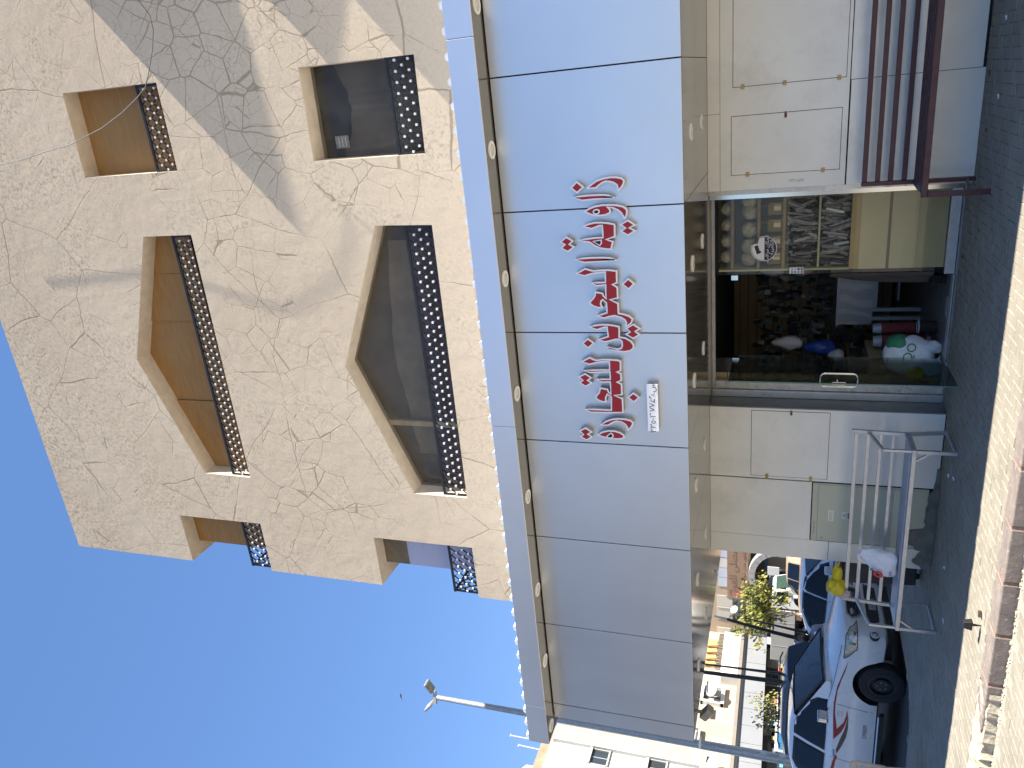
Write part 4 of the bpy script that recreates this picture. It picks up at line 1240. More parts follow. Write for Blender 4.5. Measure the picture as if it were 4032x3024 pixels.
o = soft_blob((-3.80, 2.86, .13), (.11, .07, .12), 12, M('pale_blue_plastic', (.38, .52, .60), .4, var=.2, vs=12), 'plastic_bag', None, .3, .3); tag(o, 'pale blue bag at the door foot beside the yellow bag', 'bag')
yel = M('yellow_plastic', (0.50, 0.42, 0.015), 0.38, var=0.12, vs=9)
o = soft_blob((-3.86, 2.79, .29), (.085, .06, .095), 15, yel, 'plastic_bag', None, .3, .3); tag(o, 'crumpled yellow bag leaning on the white sack', 'bag')

# ------------------------------------------------------------------ display window and door glass
shopglass = glass_mat('shop_glass', (0.96, 0.96, 0.94), 0.015)
YG = 2.63
dw = thing('display_window', 'tall fixed shop window full of bagged goods above cardboard sheets', 'window', (-2.0, YG, 0))
MB().box(-2.53, -1.56, YG - .005, YG + .005, 0.12, 2.66).build('pane', shopglass, dw)
MB().box(-1.56, -1.50, 2.34, YG + .03, 0.0, 2.70).build('steel_post', chrome, dw)
MB().box(-1.499, -1.449, 2.25, 2.60, 0.0, 2.702).build('stained_post', steel, dw)
MB().box(-2.56, -1.561, YG - .03, YG + .03, 0.0, 0.118).build('aluminium_base', alu, dw)
MB().box(-2.56, -1.561, YG - .045, YG + .045, 2.662, 2.70).build('head_rail', alu, dw)
MB().box(-4.138, -2.561, YG - .03, YG + .06, 2.66, 2.70).build('head_rail', alu, dw)
# shelving behind the pane
wood = M('shelf_wood', (0.26, 0.15, 0.06), 0.6, var=0.2, vs=5)
cream = M('shelf_edge', (0.46, 0.42, 0.24), 0.5)
ds = thing('display_shelves', 'wooden display shelves of bundled goods behind the shop window', 'shelves', (-2.0, 2.9, 1.1))
for z in (2.46, 2.15, 1.86):
    MB().box(-2.48, -1.56, 2.70, 3.10, z - .018, z + .018).build('shelf', wood, ds)
MB().box(-2.48, -1.56, 2.70, 3.10, 1.452, 1.475).build('shelf', cream, ds)
MB().box(-2.505, -2.482, 2.68, 3.10, 1.12, 2.62).build('side_board', cream, ds)
MB().box(-2.48, -1.56, 3.10, 3.12, 1.12, 2.66).build('back_board', M('shelf_back', (.20, .17, .12), .8), ds)
for x in (-2.33, -2.12, -1.92, -1.72):
    MB().box(x - .004, x + .004, 2.72, 3.08, 1.882, 2.13).build('divider', wood, ds)
loaf = M('bundled_sponge', (0.42, 0.38, 0.28), 0.75, var=.25, vs=14, bmp=.5, bs=35)
k = 0
for z, xs, r_ in ((2.53, (-2.35, -2.15, -1.95, -1.75), .075), (2.26, (-2.38, -2.22, -2.02, -1.80, -1.65), .095)):
    for x in xs:
        k += 1
        o = soft_blob((x, 2.86, z), (r_ * 1.05, .12, r_), 30 + k, loaf, 'bundled_goods', None, .1, .12)
        tag(o, 'round bundled goods on the %s shelf of the shop window, %s from the right' % ('top' if z > 2.4 else 'second', ['first', 'second', 'third', 'fourth', 'fifth'][4 - (xs.index(x) + 5 - len(xs))]), 'goods', 'bundles in the shop window')
tagm = M('price_card', (.62, .58, .36), .7)
boxm = M('brown_box', (.17, .10, .02), .6, var=.3, vs=12)
for x in (-2.36, -2.16, -1.96, -1.76):
    o = MB().box(x - .075, x + .075, 2.74, 2.95, 1.882, 2.05).build('small_box', boxm, bevel=.004)
    tag(o, 'small brown box on the third shelf of the shop window, %s from the right' % {-2.36: 'fourth', -2.16: 'third', -1.96: 'second', -1.76: 'first'}[x], 'box', 'boxes in the shop window')
    MB().box(x - .02, x + .055, 2.735, 2.738, 1.90, 1.98).build('price_card', tagm, o)
# bundles of cellophane-wrapped goods on the two low shelves
cello = [M('cello_%d' % i, c, .22, var=.35, vs=22, bmp=.6, bs=25, spec=.8) for i, c in enumerate([(.10, .09, .08), (.20, .185, .17), (.30, .29, .28), (.05, .05, .055)])]
for z0, z1, nm in ((1.49, 1.78, 'upper'), (1.14, 1.42, 'lower')):
    mb = MB()
    for i in range(170):
        x = rnd.uniform(-2.46, -1.6); y = rnd.uniform(2.72, 2.98)
        h_ = rnd.uniform(.08, .15)
        zc = rnd.uniform(z0 + h_ * .6, z1 - h_ * .55)
        mb.mat(rnd.randrange(4))
        mb.obox((x, y, zc), (rnd.uniform(.008, .022), rnd.uniform(.008, .02), h_), Matrix.Rotation(rnd.gauss(0, .25), 3, 'Y') @ Matrix.Rotation(rnd.uniform(0, 3), 3, 'Z'))
    o = mb.build('wrapped_goods', cello)
    tag(o, 'tangle of cellophane wrapped goods on the %s low shelf of the shop window' % nm, 'goods', kind='stuff')
o = MB().obox((-1.80, 2.69, 1.30), (.012, .003, .10), Matrix.Rotation(R(15), 3, 'Y')).build('paper_strip', paper_m)
tag(o, 'slanting white paper strip among the wrapped goods', 'paper')
# cardboard sheets standing in the lower window
cb_a = M('tan_sheet', (0.62, 0.52, 0.29), 0.8, var=.04, vs=4)
cb_b = M('ochre_sheet', (0.50, 0.35, 0.15), 0.8, var=.1, vs=4)
cb_c = M('dull_tan_sheet', (0.44, 0.37, 0.20), 0.8, var=.05, vs=4)
crd = thing('cardboard_sheets', 'tan cardboard sheets standing behind the lower shop window', 'cardboard', (-2.0, 2.7, .12))
MB().box(-2.50, -1.57, 2.675, 2.681, 0.42, 1.02).build('sheet', cb_a, crd)
MB().box(-2.50, -1.57, 2.690, 2.696, 0.80, 1.12).build('sheet', cb_b, crd)
MB().box(-2.50, -1.57, 2.684, 2.689, 0.12, 0.44).build('sheet', cb_c, crd)
MB().box(-2.50, -1.57, 2.668, 2.674, 0.695, 0.725).build('batten', M('batten', (.20, .13, .075), .7), crd)
# round camera notice
st = thing('camera_notice', 'round white and navy camera surveillance sticker on the shop window', 'sticker', (-2.19, YG - .006, 2.08))
nav = M('navy_print', (.025, .02, .05), .6)
def circ(cx, cz, r_, n_=36, a0=0, a1=2 * math.pi):
    return [(cx + r_ * math.cos(a0 + (a1 - a0) * i / n_), cz + r_ * math.sin(a0 + (a1 - a0) * i / n_)) for i in range(n_ + (0 if a1 - a0 > 6.2 else 1))]
SX, SZ = -2.215, 2.085
disc_pts = [p for p in circ(SX, SZ, .152) if not (p[0] > SX + .06 and p[1] > SZ + .06)]
disc_pts.insert(next(i for i, p in enumerate(disc_pts) if p[1] > SZ + .06 and p[0] < SX + .061), (SX + .065, SZ + .07))
MB().prism(disc_pts, 'xz', YG - .0075, YG - .0055).build('sticker_disc', M('sticker_white', (.78, .78, .80), .5), st)
MB().prism(circ(SX, SZ, .140, 30, math.pi + .05, 2 * math.pi - .05), 'xz', YG - .0085, YG - .0080).build('navy_half', nav, st)
MB().ring((SX, YG - .0083, SZ), (0, 1, 0), .139, .144, .0006, 40).build('navy_ring', nav, st)
MB().obox((SX - .01, YG - .0085, SZ + .075), (.052, .0004, .022), Matrix.Rotation(R(-18), 3, 'Y')).build('camera_shape', nav, st)
MB().prism([(SX - .05, SZ + .03), (SX - .03, SZ + .03), (SX - .02, SZ + .055), (SX - .035, SZ + .06)], 'xz', YG - .0088, YG - .0083).build('camera_arm', nav, st)
def arab(s):
    return s[::-1]
text_mesh('notice_text', arab('ﺍﻟﻤﻜﺎﻥ ﻣﺮﺍﻗﺐ'), 0.060, M('sticker_white', (.78, .78, .80), .5), st, (SX, YG - .0092, SZ - .037), (1, 0, 0), (0, 0, 1))
text_mesh('notice_text', arab('ﺑﺎﻟﻜﺎﻣﻴﺮﺍﺕ'), 0.060, M('sticker_white', (.78, .78, .80), .5), st, (SX, YG - .0092, SZ - .092), (1, 0, 0), (0, 0, 1))
# payment card sticker
pc = thing('card_sticker', 'white payment sticker of small coloured squares on the shop window edge', 'sticker', (-2.50, YG - .006, 1.70))
MB().box(-2.53, -2.455, YG - .0075, YG - .0055, 1.625, 1.785).build('sticker_sheet', M('sticker_white', (.78, .78, .80), .5), pc)
sq = [(.5, .1, .06), (.1, .12, .3), (.3, .3, .35), (.05, .06, .25), (.1, .35, .3), (.5, .5, .55), (.15, .3, .55), (.45, .4, .4)]
for i, c in enumerate(sq):
    a, b = i % 2, i // 2
    MB().box(-2.525 + a * .035, -2.497 + a * .035, YG - .0085, YG - .0079, 1.632 + b * .037, 1.657 + b * .037).build('colour_square', M('sq%d' % i, c, .6), pc)
# fixed side light and worn frame at the left of the doorway
sl = thing('side_light', 'narrow fixed glass side panel with peeling metal frame left of the doorway', 'window', (-3.85, YG, 0))
MB().box(-3.93, -3.63, YG - .005, YG + .005, 0.02, 2.66).build('pane', shopglass, sl)
MB().box(-4.04, -3.94, YG - .05, YG + .05, 0.0, 2.66).build('worn_frame', alu_old, sl, bevel=.004)
MB().box(-4.137, -4.045, YG - .09, YG + .04, 0.0, 2.70).build('steel_channel', alu, sl, bevel=.004)
tile_m = M('wall_tile', (.45, .34, .17), .4, var=.12, vs=8)
for k in range(17):
    MB().box(-4.02, -3.88, YG + .11, YG + .12, 0.03 + k * .156, 0.03 + k * .156 + .145).build('wall_tile', tile_m, sl)
MB().box(-2.60, -2.54, YG - .011, YG + .011, 2.385, 2.465).build('patch_fitting', chrome, sl)
# the open glass door, swung out square to the front
gd = thing('glass_door', 'frameless glass shop door standing open with chrome loop handle', 'door', (-3.61, 2.66, 0))
doorglass = glass_mat('door_glass', (0.90, 0.95, 0.94), 0.03)
MB().box(-3.616, -3.604, 1.74, 2.66, 0.018, 2.44).build('door_glass', doorglass, gd)
MB().box(-3.618, -3.602, 1.739, 1.743, 0.018, 2.44).build('glass_edge', M('green_glass_edge', (.10, .20, .17), .2), gd)
MB().box(-3.625, -3.595, 2.52, 2.68, 2.36, 2.445).build('top_patch', chrome, gd, bevel=.003)
MB().box(-3.63, -3.59, 2.50, 2.68, 0.016, 0.075).build('floor_patch', chrome, gd, bevel=.003)
hd = []
zc, hh, rw = 1.215, .205, .080
for i in range(29):
    t = 2 * math.pi * i / 28
    a, b = math.cos(t), math.sin(t)
    yy = math.copysign(min(1, abs(a) * 1.5), a) * rw
    zz = math.copysign(abs(b) ** .55, b) * hh if abs(b) > 1e-6 else 0
    hd.append((-3.61 + yy, 1.865, zc + zz))
MB().tube(hd, .013, 10, False).build('loop_handle', chrome, gd, smooth=True)
for z in (zc + hh * .98, zc - hh * .98):
    MB().disc((-3.61, 1.865, z), (1, 0, 0), .019, .03, 12).build('handle_bolt', chrome, gd, smooth=True)
MB().box(-3.63, -3.59, 1.75, 1.80, zc - .07, zc + .08).build('lock_body', chrome, gd, bevel=.003)
MB().disc((-3.585, 1.80, zc + .02), (1, 0, 0), .016, .02, 14).build('lock_knob', chrome, gd, smooth=True)

# ------------------------------------------------------------------ benches
maroon = M('maroon_paint', (0.062, 0.016, 0.022), 0.42, var=0.15, vs=6, dirt=.12, dcol=(.12, .07, .06), ds=12)
rb = thing('park_bench', 'maroon metal bench with horizontal slats against the pale wall', 'bench', (0.3, 1.75, 0))
bx1 = 2.0
for z0, z1 in ((1.036, 1.086), (.910, .958), (.785, .834), (.654, .702)):
    MB().box(-1.405, bx1, 2.035, 2.065, z0, z1).build('back_slat', maroon, rb, bevel=.004)
MB().box(-1.447, -1.407, 2.01, 2.09, 0.02, 1.088).build('back_post', maroon, rb, bevel=.004)
MB().box(bx1, bx1 + .04, 2.01, 2.09, 0.0, 1.088).build('back_post', maroon, rb, bevel=.004)
for k in range(6):
    y = 1.50 + k * .085
    MB().box(-1.455, bx1, y, y + .055, .568, .596).build('seat_slat', maroon, rb, bevel=.003)
MB().box(-1.495, bx1 + .02, 1.41, 1.462, .54, .596).build('front_rail', maroon, rb, bevel=.004)
MB().box(-1.495, -1.445, 1.464, 2.03, .515, .566).build('side_rail', maroon, rb, bevel=.004)
for x in (-1.495, bx1 - .03):
    MB().box(x, x + .05, 1.412, 1.46, 0.0, .538).build('leg', maroon, rb, bevel=.004)
MB().bar((-1.47, 1.46, .18), (-1.43, 2.02, .10), .03, .03).build('foot_brace', maroon, rb)

alu_b = M('bench_aluminium', (0.50, 0.52, 0.56), 0.36, metal=0.75, var=0.1, vs=7, dirt=.3, dcol=(.3, .27, .24), ds=14)
bs_ = thing('park_bench', 'silver metal bench with slatted back left of the shop doorway', 'bench', (-5.45, 1.75, 0))
LX, RX = -6.72, -4.28
for z0, z1 in ((.955, .998), (.826, .868), (.694, .732), (.560, .600)):
    tl = (z0 - .45) * .0
    MB().box(LX + .045, RX - .045, 1.975 + (1.0 - z0) * -.06, 2.0 + (1.0 - z0) * -.06, z0, z1).build('back_slat', alu_b, bs_, bevel=.003)
for x in (LX, RX - .04):
    MB().bar((x + .02, 1.99, 1.028), (x + .02, 1.95, .46), .04, .04).build('back_post', alu_b, bs_, bevel=.003)
    MB().bar((x + .02, 1.95, .46), (x + .02, 2.04, 0.0), .04, .04).build('leg', alu_b, bs_, bevel=.003)
    MB().box(x, x + .04, 1.478, 1.518, 0.0, .398).build('leg', alu_b, bs_, bevel=.003)
    MB().box(x + .001, x + .039, 1.52, 1.95, .400, .436).build('side_rail', alu_b, bs_)
    MB().bar((x + .02, 1.52, .016), (x + .02, 2.02, .016), .022, .022).build('floor_rail', alu_b, bs_)
    MB().bar((x + .02, 1.965, .845), (x + .02, 1.52, .74), .03, .032).build('armrest', alu_b, bs_, bevel=.003)
    MB().bar((x + .02, 1.505, .742), (x + .02, 1.505, .44), .028, .03).build('arm_post', alu_b, bs_, bevel=.003)
    sx = 1 if x < -5 else -1
    MB().bar((x + .02 + .012 * sx, 1.498, .26), (x + .02 + .11 * sx, 1.498, .395), .02, .022).build('brace', alu_b, bs_)
MB().box(LX - .005, RX + .005, 1.474, 1.522, .400, .446).build('front_rail', alu_b, bs_, bevel=.003)
for k in range(6):
    y = 1.540 + k * .068
    MB().box(LX + .01, RX - .01, y, y + .040, .438, .458).build('seat_slat', alu_b, bs_, bevel=.003)

# white carrier bag with a red ring on the bench
wb = thing('carrier_bag', 'white carrier bag with red ring print sitting on the silver bench', 'bag', (-5.9, 1.66, .46))
bagt = M('thin_white_plastic', (0.66, 0.68, 0.74), 0.32, var=0.10, vs=7, bmp=.5, bs=14)
sec = [(.46, .125, .085), (.50, .165, .10), (.58, .175, .105), (.66, .165, .095), (.73, .14, .075), (.79, .105, .05), (.84, .07, .03), (.885, .04, .018)]
nv_, vs = 28, []
for i, (z, a, b) in enumerate(sec):
    for k in range(nv_):
        t = 2 * math.pi * k / nv_
        cr = 1 + .07 * math.sin(5 * t + i * 1.7) + .05 * math.sin(9 * t - i * 2.3) + .03 * math.sin(14 * t + i)
        cx = -5.91 + .12 * max(0, (z - .62)) / .26
        vs.append((cx + a * cr * math.copysign(abs(math.cos(t)) ** .75, math.cos(t)), 1.68 + b * cr * math.sin(t), z + .012 * math.sin(3 * t + i)))
fs = [(i * nv_ + k, i * nv_ + (k + 1) % nv_, (i + 1) * nv_ + (k + 1) % nv_, (i + 1) * nv_ + k) for i in range(len(sec) - 1) for k in range(nv_)]
fs += [tuple(reversed(range(nv_))), tuple((len(sec) - 1) * nv_ + k for k in range(nv_))]
bb = MB().add(vs, fs).build('bag_body', bagt, wb, smooth='all')
ss = bb.modifiers.new('sub', 'SUBSURF'); ss.levels = 1; ss.render_levels = 1
MB().tube([(-5.80, 1.665, .87), (-5.815, 1.66, .905), (-5.85, 1.655, .90), (-5.90, 1.66, .84), (-5.93, 1.665, .79)], [.006, .009, .009, .008, .006], 7).build('bag_handle', bagt, wb, smooth=True)
rt = (math.cos(R(-18)), math.sin(R(-18)), 0)
MB().ring((-6.00, 1.567, .675), (-.25, -1, .28), .024, .056, .003, 24).build('red_ring', M('red_print', (.55, .025, .02), .45), wb)
MB().disc((-5.95, 1.580, .745), (-.2, -1, .35), .021, .003, 12).build('green_leaf', grn, wb)
text_mesh('bag_print', 'ogup', .05, M('dark_print', (.05, .05, .07), .5), wb, (-5.985, 1.562, .55), (1, -.22, 0), (0, 0, 1))

# yellow bag hooked over the left end of the bench back
yb = thing('carrier_bag', 'yellow plastic bag hooked over the left end of the silver bench back', 'bag', (-6.45, 1.96, 1.0))
soft_blob((-6.50, 1.93, 1.11), (.125, .085, .105), 21, yel, 'bag_body', yb, .1, .22, 28, 18)
soft_blob((-6.30, 1.93, 1.10), (.12, .055, .06), 23, yel, 'bag_tail', yb, .1, .2)
MB().tube([(-6.24, 1.94, 1.10), (-6.18, 1.95, 1.095), (-6.14, 1.95, 1.08)], [.03, .018, .010], 8).build('bag_knot', yel, yb, smooth=True)
soft_blob((-6.61, 1.95, 1.02), (.06, .05, .085), 25, M('pink_tissue', (.45, .36, .35), .8, var=.15, vs=15), 'tissue', yb, .2, .3)

# dark bin beyond the end of the wall
kb = thing('waste_bin', 'tall black box bin standing past the left end of the shop wall', 'bin', (-6.68, 2.80, 0))
bm_ = M('black_bin', (0.018, 0.02, 0.026), 0.5, var=.2, vs=8)
q = MB()
q.add([(-6.56, 2.62, .07), (-6.84, 2.62, .07), (-6.84, 2.96, .07), (-6.56, 2.96, .07), (-6.52, 2.58, .98), (-6.88, 2.58, .98), (-6.88, 3.0, .98), (-6.52, 3.0, .98)],
      [(0, 1, 2, 3), (7, 6, 5, 4), (0, 4, 5, 1), (1, 5, 6, 2), (2, 6, 7, 3), (3, 7, 4, 0)])
q.build('bin_body', bm_, kb, bevel=.015)
MB().box(-6.50, -6.90, 2.56, 3.02, .982, 1.03).build('bin_lid', bm_, kb, bevel=.015)
for x in (-6.6, -6.8):
    MB().disc((x, 2.79, .036), (1, 0, 0), .035, .05, 12).build('wheel', gap_m, kb, smooth=True)

# black spike lamp lying on the sunny strip and a bit of junk beside it
sp = thing('spike_lamp', 'black garden spike lamp standing on the sunny pavement strip', 'lamp', (-5.24, -0.23, 0))
blkm = M('black_plastic', (.014, .014, .016), .45)
q = MB()
q.add([(-5.29, -.26, .075), (-5.19, -.26, .075), (-5.19, -.20, .075), (-5.29, -.20, .075), (-5.275, -.255, .15), (-5.205, -.255, .15), (-5.205, -.205, .15), (-5.275, -.205, .15)],
      [(0, 3, 2, 1), (4, 5, 6, 7), (0, 1, 5, 4), (1, 2, 6, 5), (2, 3, 7, 6), (3, 0, 4, 7)])
q.build('lamp_head', blkm, sp, bevel=.006)
MB().tube([(-5.24, -.23, .075), (-5.24, -.23, .0)], [.014, .006], 8).build('spike', blkm, sp)
o = MB().obox((-5.13, -.20, .018), (.032, .014, .014), Matrix.Rotation(.4, 3, 'Z')).build('metal_scrap', M('rusty_scrap', (.06, .045, .035), .7, var=.4, vs=40), bevel=.004)
tag(o, 'small rusty metal scrap beside the spike lamp', 'scrap')
# ------------------------------------------------------------------ vehicles
def interp(tab, x):
    """tab: rows sorted by falling x"""
    if x >= tab[0][0]:
        return tab[0][1:]
    for a, b in zip(tab, tab[1:]):
        if b[0] <= x <= a[0]:
            t = (a[0] - x) / (a[0] - b[0]) if a[0] != b[0] else 0
            return tuple(p + (q - p) * t for p, q in zip(a[1:], b[1:]))
    return tab[-1][1:]

def half_profile(w, zl, zs, zt):
    return [(0, zl), (.80 * w, zl), (.95 * w, zl + .045), (.995 * w, zl + .16), (w, (zl + zs) / 2), (.99 * w, zs - .12), (.965 * w, zs - .045), (.90 * w, zs), (.60 * w, zs + (zt - zs) * .62), (0, zt)]

def side_y(tab, x, z):
    w, zl, zs, zt = interp(tab, x)
    pr = half_profile(w, zl, zs, zt)[1:8]
    for (y0, z0), (y1, z1) in zip(pr, pr[1:]):
        if z0 <= z <= z1:
            return y0 + (y1 - y0) * (z - z0) / max(1e-6, z1 - z0)
    return w

def loft_half(tab, n_sub=3):
    xs = []
    for a, b in zip(tab, tab[1:]):
        for k in range(n_sub):
            xs.append(a[0] + (b[0] - a[0]) * k / n_sub)
    xs.append(tab[-1][0])
    vs, m = [], 0
    for x in xs:
        pr = half_profile(*interp(tab, x))
        ring = [(x, -y, z) for y, z in pr] + [(x, y, z) for y, z in reversed(pr[1:-1])]
        m = len(ring)
        vs += ring
    fs = []
    for i in range(len(xs) - 1):
        for k in range(m):
            j = (k + 1) % m
            fs.append((i * m + k, i * m + j, (i + 1) * m + j, (i + 1) * m + k))
    fs.append(tuple(reversed(range(m))))
    fs.append(tuple((len(xs) - 1) * m + k for k in range(m)))
    return vs, fs

def house_profile(zb, wb, zr, wr):
    h = zr - zb
    return [(wb, zb), (wb - (wb - wr) * .5, zb + h * .5), (wr, zb + h * .90), (wr - .06, zb + h * .97), (wr * .5, zr), (0, zr + .012 * min(1, h * 4))]

def loft_house(tab, open_front=False):
    vs, m = [], 0
    for x, zb, wb, zr, wr in tab:
        pr = house_profile(zb, wb, zr, wr)
        ring = [(x, -y, z) for y, z in pr] + [(x, y, z) for y, z in reversed(pr[:-1])]
        m = len(ring)
        vs += ring
    fs = []
    for i in range(len(tab) - 1):
        for k in range(m - 1):
            if open_front and i == 0 and 2 <= k <= m - 4:
                continue
            fs.append((i * m + k, (i + 1) * m + k, (i + 1) * m + k + 1, i * m + k + 1))
    fs += [tuple(range(m)), tuple(reversed([(len(tab) - 1) * m + k for k in range(m)]))]
    return vs, fs

tyre_m = M('tyre_rubber', (0.02, 0.02, 0.021), 0.85, var=.25, vs=14)
steelrim = M('dark_steel_rim', (0.035, 0.037, 0.042), 0.5, metal=.3)
alloy = M('alloy_rim', (0.45, 0.45, 0.46), 0.35, metal=.8)
black_trim = M('black_trim', (0.015, 0.015, 0.017), 0.5)
lamp_glass = M('headlamp_lens', (0.42, 0.42, 0.38), 0.12, metal=.35, coat=.6, var=.35, vs=9)
red_lamp = M('tail_lamp', (0.42, 0.015, 0.012), 0.2, coat=.5)
tint = M('tinted_glass', (0.008, 0.011, 0.016), 0.06, spec=.22)
wshield = glass_mat('windscreen_glass', (0.55, 0.68, 0.74), 0.06)

def wheel(par, x, y, r_, wd, rim_m, sgn):
    wr = MB()
    pr = [(-wd / 2, r_ * .62), (-wd / 2, r_ * .90), (-wd * .40, r_ * .985), (-wd * .2, r_), (wd * .2, r_), (wd * .40, r_ * .985), (wd / 2, r_ * .90), (wd / 2, r_ * .62)]
    n_ = 32
    vs = []
    for k in range(n_):
        t = 2 * math.pi * k / n_
        for a, b in pr:
            vs.append((x + b * math.cos(t), y + a, r_ + b * math.sin(t)))
    m = len(pr)
    fs = [(k * m + i, k * m + i + 1, ((k + 1) % n_) * m + i + 1, ((k + 1) % n_) * m + i) for k in range(n_) for i in range(m - 1)]
    w_ = MB().add(vs, fs).build('wheel', tyre_m, par, smooth=True, local=True)
    q = MB()
    yo = y + sgn * wd * .34
    q.disc((x, yo - sgn * .05, r_), (0, 1, 0), r_ * .60, .02, 24)
    q.ring((x, yo, r_), (0, 1, 0), r_ * .52, r_ * .63, .05, 28)
    rim = q.build('rim', rim_m, w_, smooth=True, local=True)
    MB().disc((x, yo - sgn * .01, r_), (0, 1, 0), r_ * .34, .05, 20, r_ * .30).build('hub', rim_m, w_, smooth=True, local=True)
    for k in range(5):
        t = 2 * math.pi * k / 5 + .3
        MB().disc((x + r_ * .19 * math.cos(t), yo + sgn * .018, r_ + r_ * .19 * math.sin(t)), (0, 1, 0), r_ * .028, .012, 6).build('wheel_nut', alloy, w_, local=True)
    if rim_m is alloy:
        for k in range(5):
            t = 2 * math.pi * k / 5
            MB().bar((x, yo, r_), (x + r_ * .55 * math.cos(t), yo, r_ + r_ * .55 * math.sin(t)), .05, .03, (0, 1, 0)).build('spoke', alloy, w_, local=True)
    return w_

def subdiv_poly(poly, step=.12):
    out = []
    for i in range(len(poly)):
        a, b = Vector(poly[i]), Vector(poly[(i + 1) % len(poly)])
        n_ = max(1, int((b - a).length / step))
        for k in range(n_):
            out.append(tuple(a + (b - a) * k / n_))
    return out

def skin_patch(name, par, m_, poly, yfun, sgn, off=.004):
    """flat outline (x, z) laid onto the flank"""
    p = subdiv_poly(poly, .07)
    xs_, zs_ = [a for a, b in p], [b for a, b in p]
    vs2, fs2 = holes_sheet(p, [], .09)
    q = MB()
    q.add([(a, sgn * (yfun(a, b) + off), b) for a, b in vs2], [f if sgn > 0 else tuple(reversed(f)) for f in fs2])
    return q.build(name, m_, par, local=True)

def carve(body, x, r_):
    """cut the wheel housings out of the body"""
    tmp = []
    for s_ in (-1, 1):
        c = MB().tube([(x, s_ * .50, r_ * .97), (x, s_ * 1.10, r_ * .97)], r_ * 1.27, 36)
        me = bpy.data.meshes.new('cut'); me.from_pydata(c.v, [], c.f); me.materials.append(gap_m)
        bm_c = bmesh.new(); bm_c.from_mesh(me); bmesh.ops.recalc_face_normals(bm_c, faces=bm_c.faces); bm_c.to_mesh(me); bm_c.free()
        o_ = bpy.data.objects.new('cut', me); COL.objects.link(o_); tmp.append(o_)
        o_.matrix_world = body.matrix_world
        md = body.modifiers.new('cut', 'BOOLEAN'); md.operation = 'DIFFERENCE'; md.solver = 'EXACT'; md.object = o_
        try:
            md.material_mode = 'TRANSFER'
        except Exception:
            pass
    bm_b = bmesh.new(); bm_b.from_mesh(body.data); bmesh.ops.recalc_face_normals(bm_b, faces=bm_b.faces); bm_b.to_mesh(body.data); bm_b.free()
    bpy.context.view_layer.update()
    for o_ in tmp:
        o_.matrix_world = body.matrix_world
    bpy.context.view_layer.update()
    new = bpy.data.meshes.new_from_object(body.evaluated_get(bpy.context.evaluated_depsgraph_get()))
    body.modifiers.clear()
    body.data = new
    new.set_sharp_from_angle(angle=R(38))
    for o_ in tmp:
        bpy.data.objects.remove(o_)

def make_car(name, label, cat, loc, rz, paint, tab, house, wins, wheels, rim_m, group=None, ws=None, rw=None, glass=tint, flank_sides=(-1, 1), seams=(), open_front=False):
    t = thing(name, label, cat, loc, rz, group)
    b = MB().add(*loft_half(tab)).build('body', [paint, gap_m], t, smooth=True, local=True)
    for (x, y, r_, wd) in wheels:
        carve(b, x, r_)
    h = MB().add(*loft_house(house, open_front)).build('cab', paint, t, smooth=True, local=True)
    def hy(x, z):
        zb, wb, zr, wr = interp(house, x)
        f = (z - zb) / max(.05, zr - zb)
        if f < .5:
            y = wb - (wb - wr) * f
        elif f < .9:
            y = wb - (wb - wr) * (.5 + .5 * (f - .5) / .4)
        else:
            y = wr - .06 * min(1, (f - .9) / .07)
        return y
    for s_ in flank_sides:
        for wpoly in wins:
            skin_patch('window_rubber', t, black_trim, inset(wpoly, -.020), hy, s_, .006)
            skin_patch('side_window', t, glass, wpoly, hy, s_, .013)
        for (x, z0, x2, z1) in seams:
            q = MB()
            n_ = 10
            vs = []
            for k in range(n_ + 1):
                f = k / n_
                xx, zz = x + (x2 - x) * f, z0 + (z1 - z0) * f
                y = s_ * (side_y(tab, xx, zz) + .0025)
                vs += [(xx - .004, y, zz), (xx + .004, y, zz)]
            q.add(vs, [(2 * k, 2 * k + 1, 2 * k + 3, 2 * k + 2) for k in range(n_)])
            q.build('door_seam', gap_m, t, local=True)
    def slope_glass(i, j, f0, f1, nm, m_):
        (xa, zba, wba, zra, wra), (xb, zbb, wbb, zrb, wrb) = house[i], house[j]
        q = MB()
        n_ = 8
        rows = []
        for f in (f0, f1):
            x = xa + (xb - xa) * f; z = zra + (zrb - zra) * f; w_ = (wra + (wrb - wra) * f) * .93
            d = Vector((-(zrb - zra), 0, (xb - xa))).normalized()
            if d.z < 0: d = -d
            rows.append([(x + d.x * .012, w_ * (2 * k / n_ - 1), z + d.z * .012 + .012 * (1 - (2 * k / n_ - 1) ** 2)) for k in range(n_ + 1)])
        q.add(rows[0] + rows[1], [(k, k + 1, n_ + 1 + k + 1, n_ + 1 + k) for k in range(n_)])
        g_ = q.build(nm, m_, t, local=True)
        if open_front and nm == 'windscreen':
            MB().tube(rows[0] + rows[1][::-1] + [rows[0][0]], .016, 6).build('glass_surround', black_trim, g_, smooth=True, local=True)
            return g_
        bk = MB()
        rr = [[(x, y * 1.035, z - .006) for x, y, z in r__] for r__ in rows]
        bk.add(rr[0] + rr[1], [(k, k + 1, n_ + 1 + k + 1, n_ + 1 + k) for k in range(n_)])
        bk.build('glass_surround', black_trim, g_, local=True)
        return g_
    if ws:
        slope_glass(ws[0], ws[1], ws[2], ws[3], 'windscreen', wshield if glass is not tint else tint)
    if rw:
        slope_glass(rw[0], rw[1], rw[2], rw[3], 'rear_window', tint)
    for (x, y, r_, wd) in wheels:
        for s_ in (-1, 1):
            wheel(t, x, s_ * y, r_, wd, rim_m, s_)
    return t

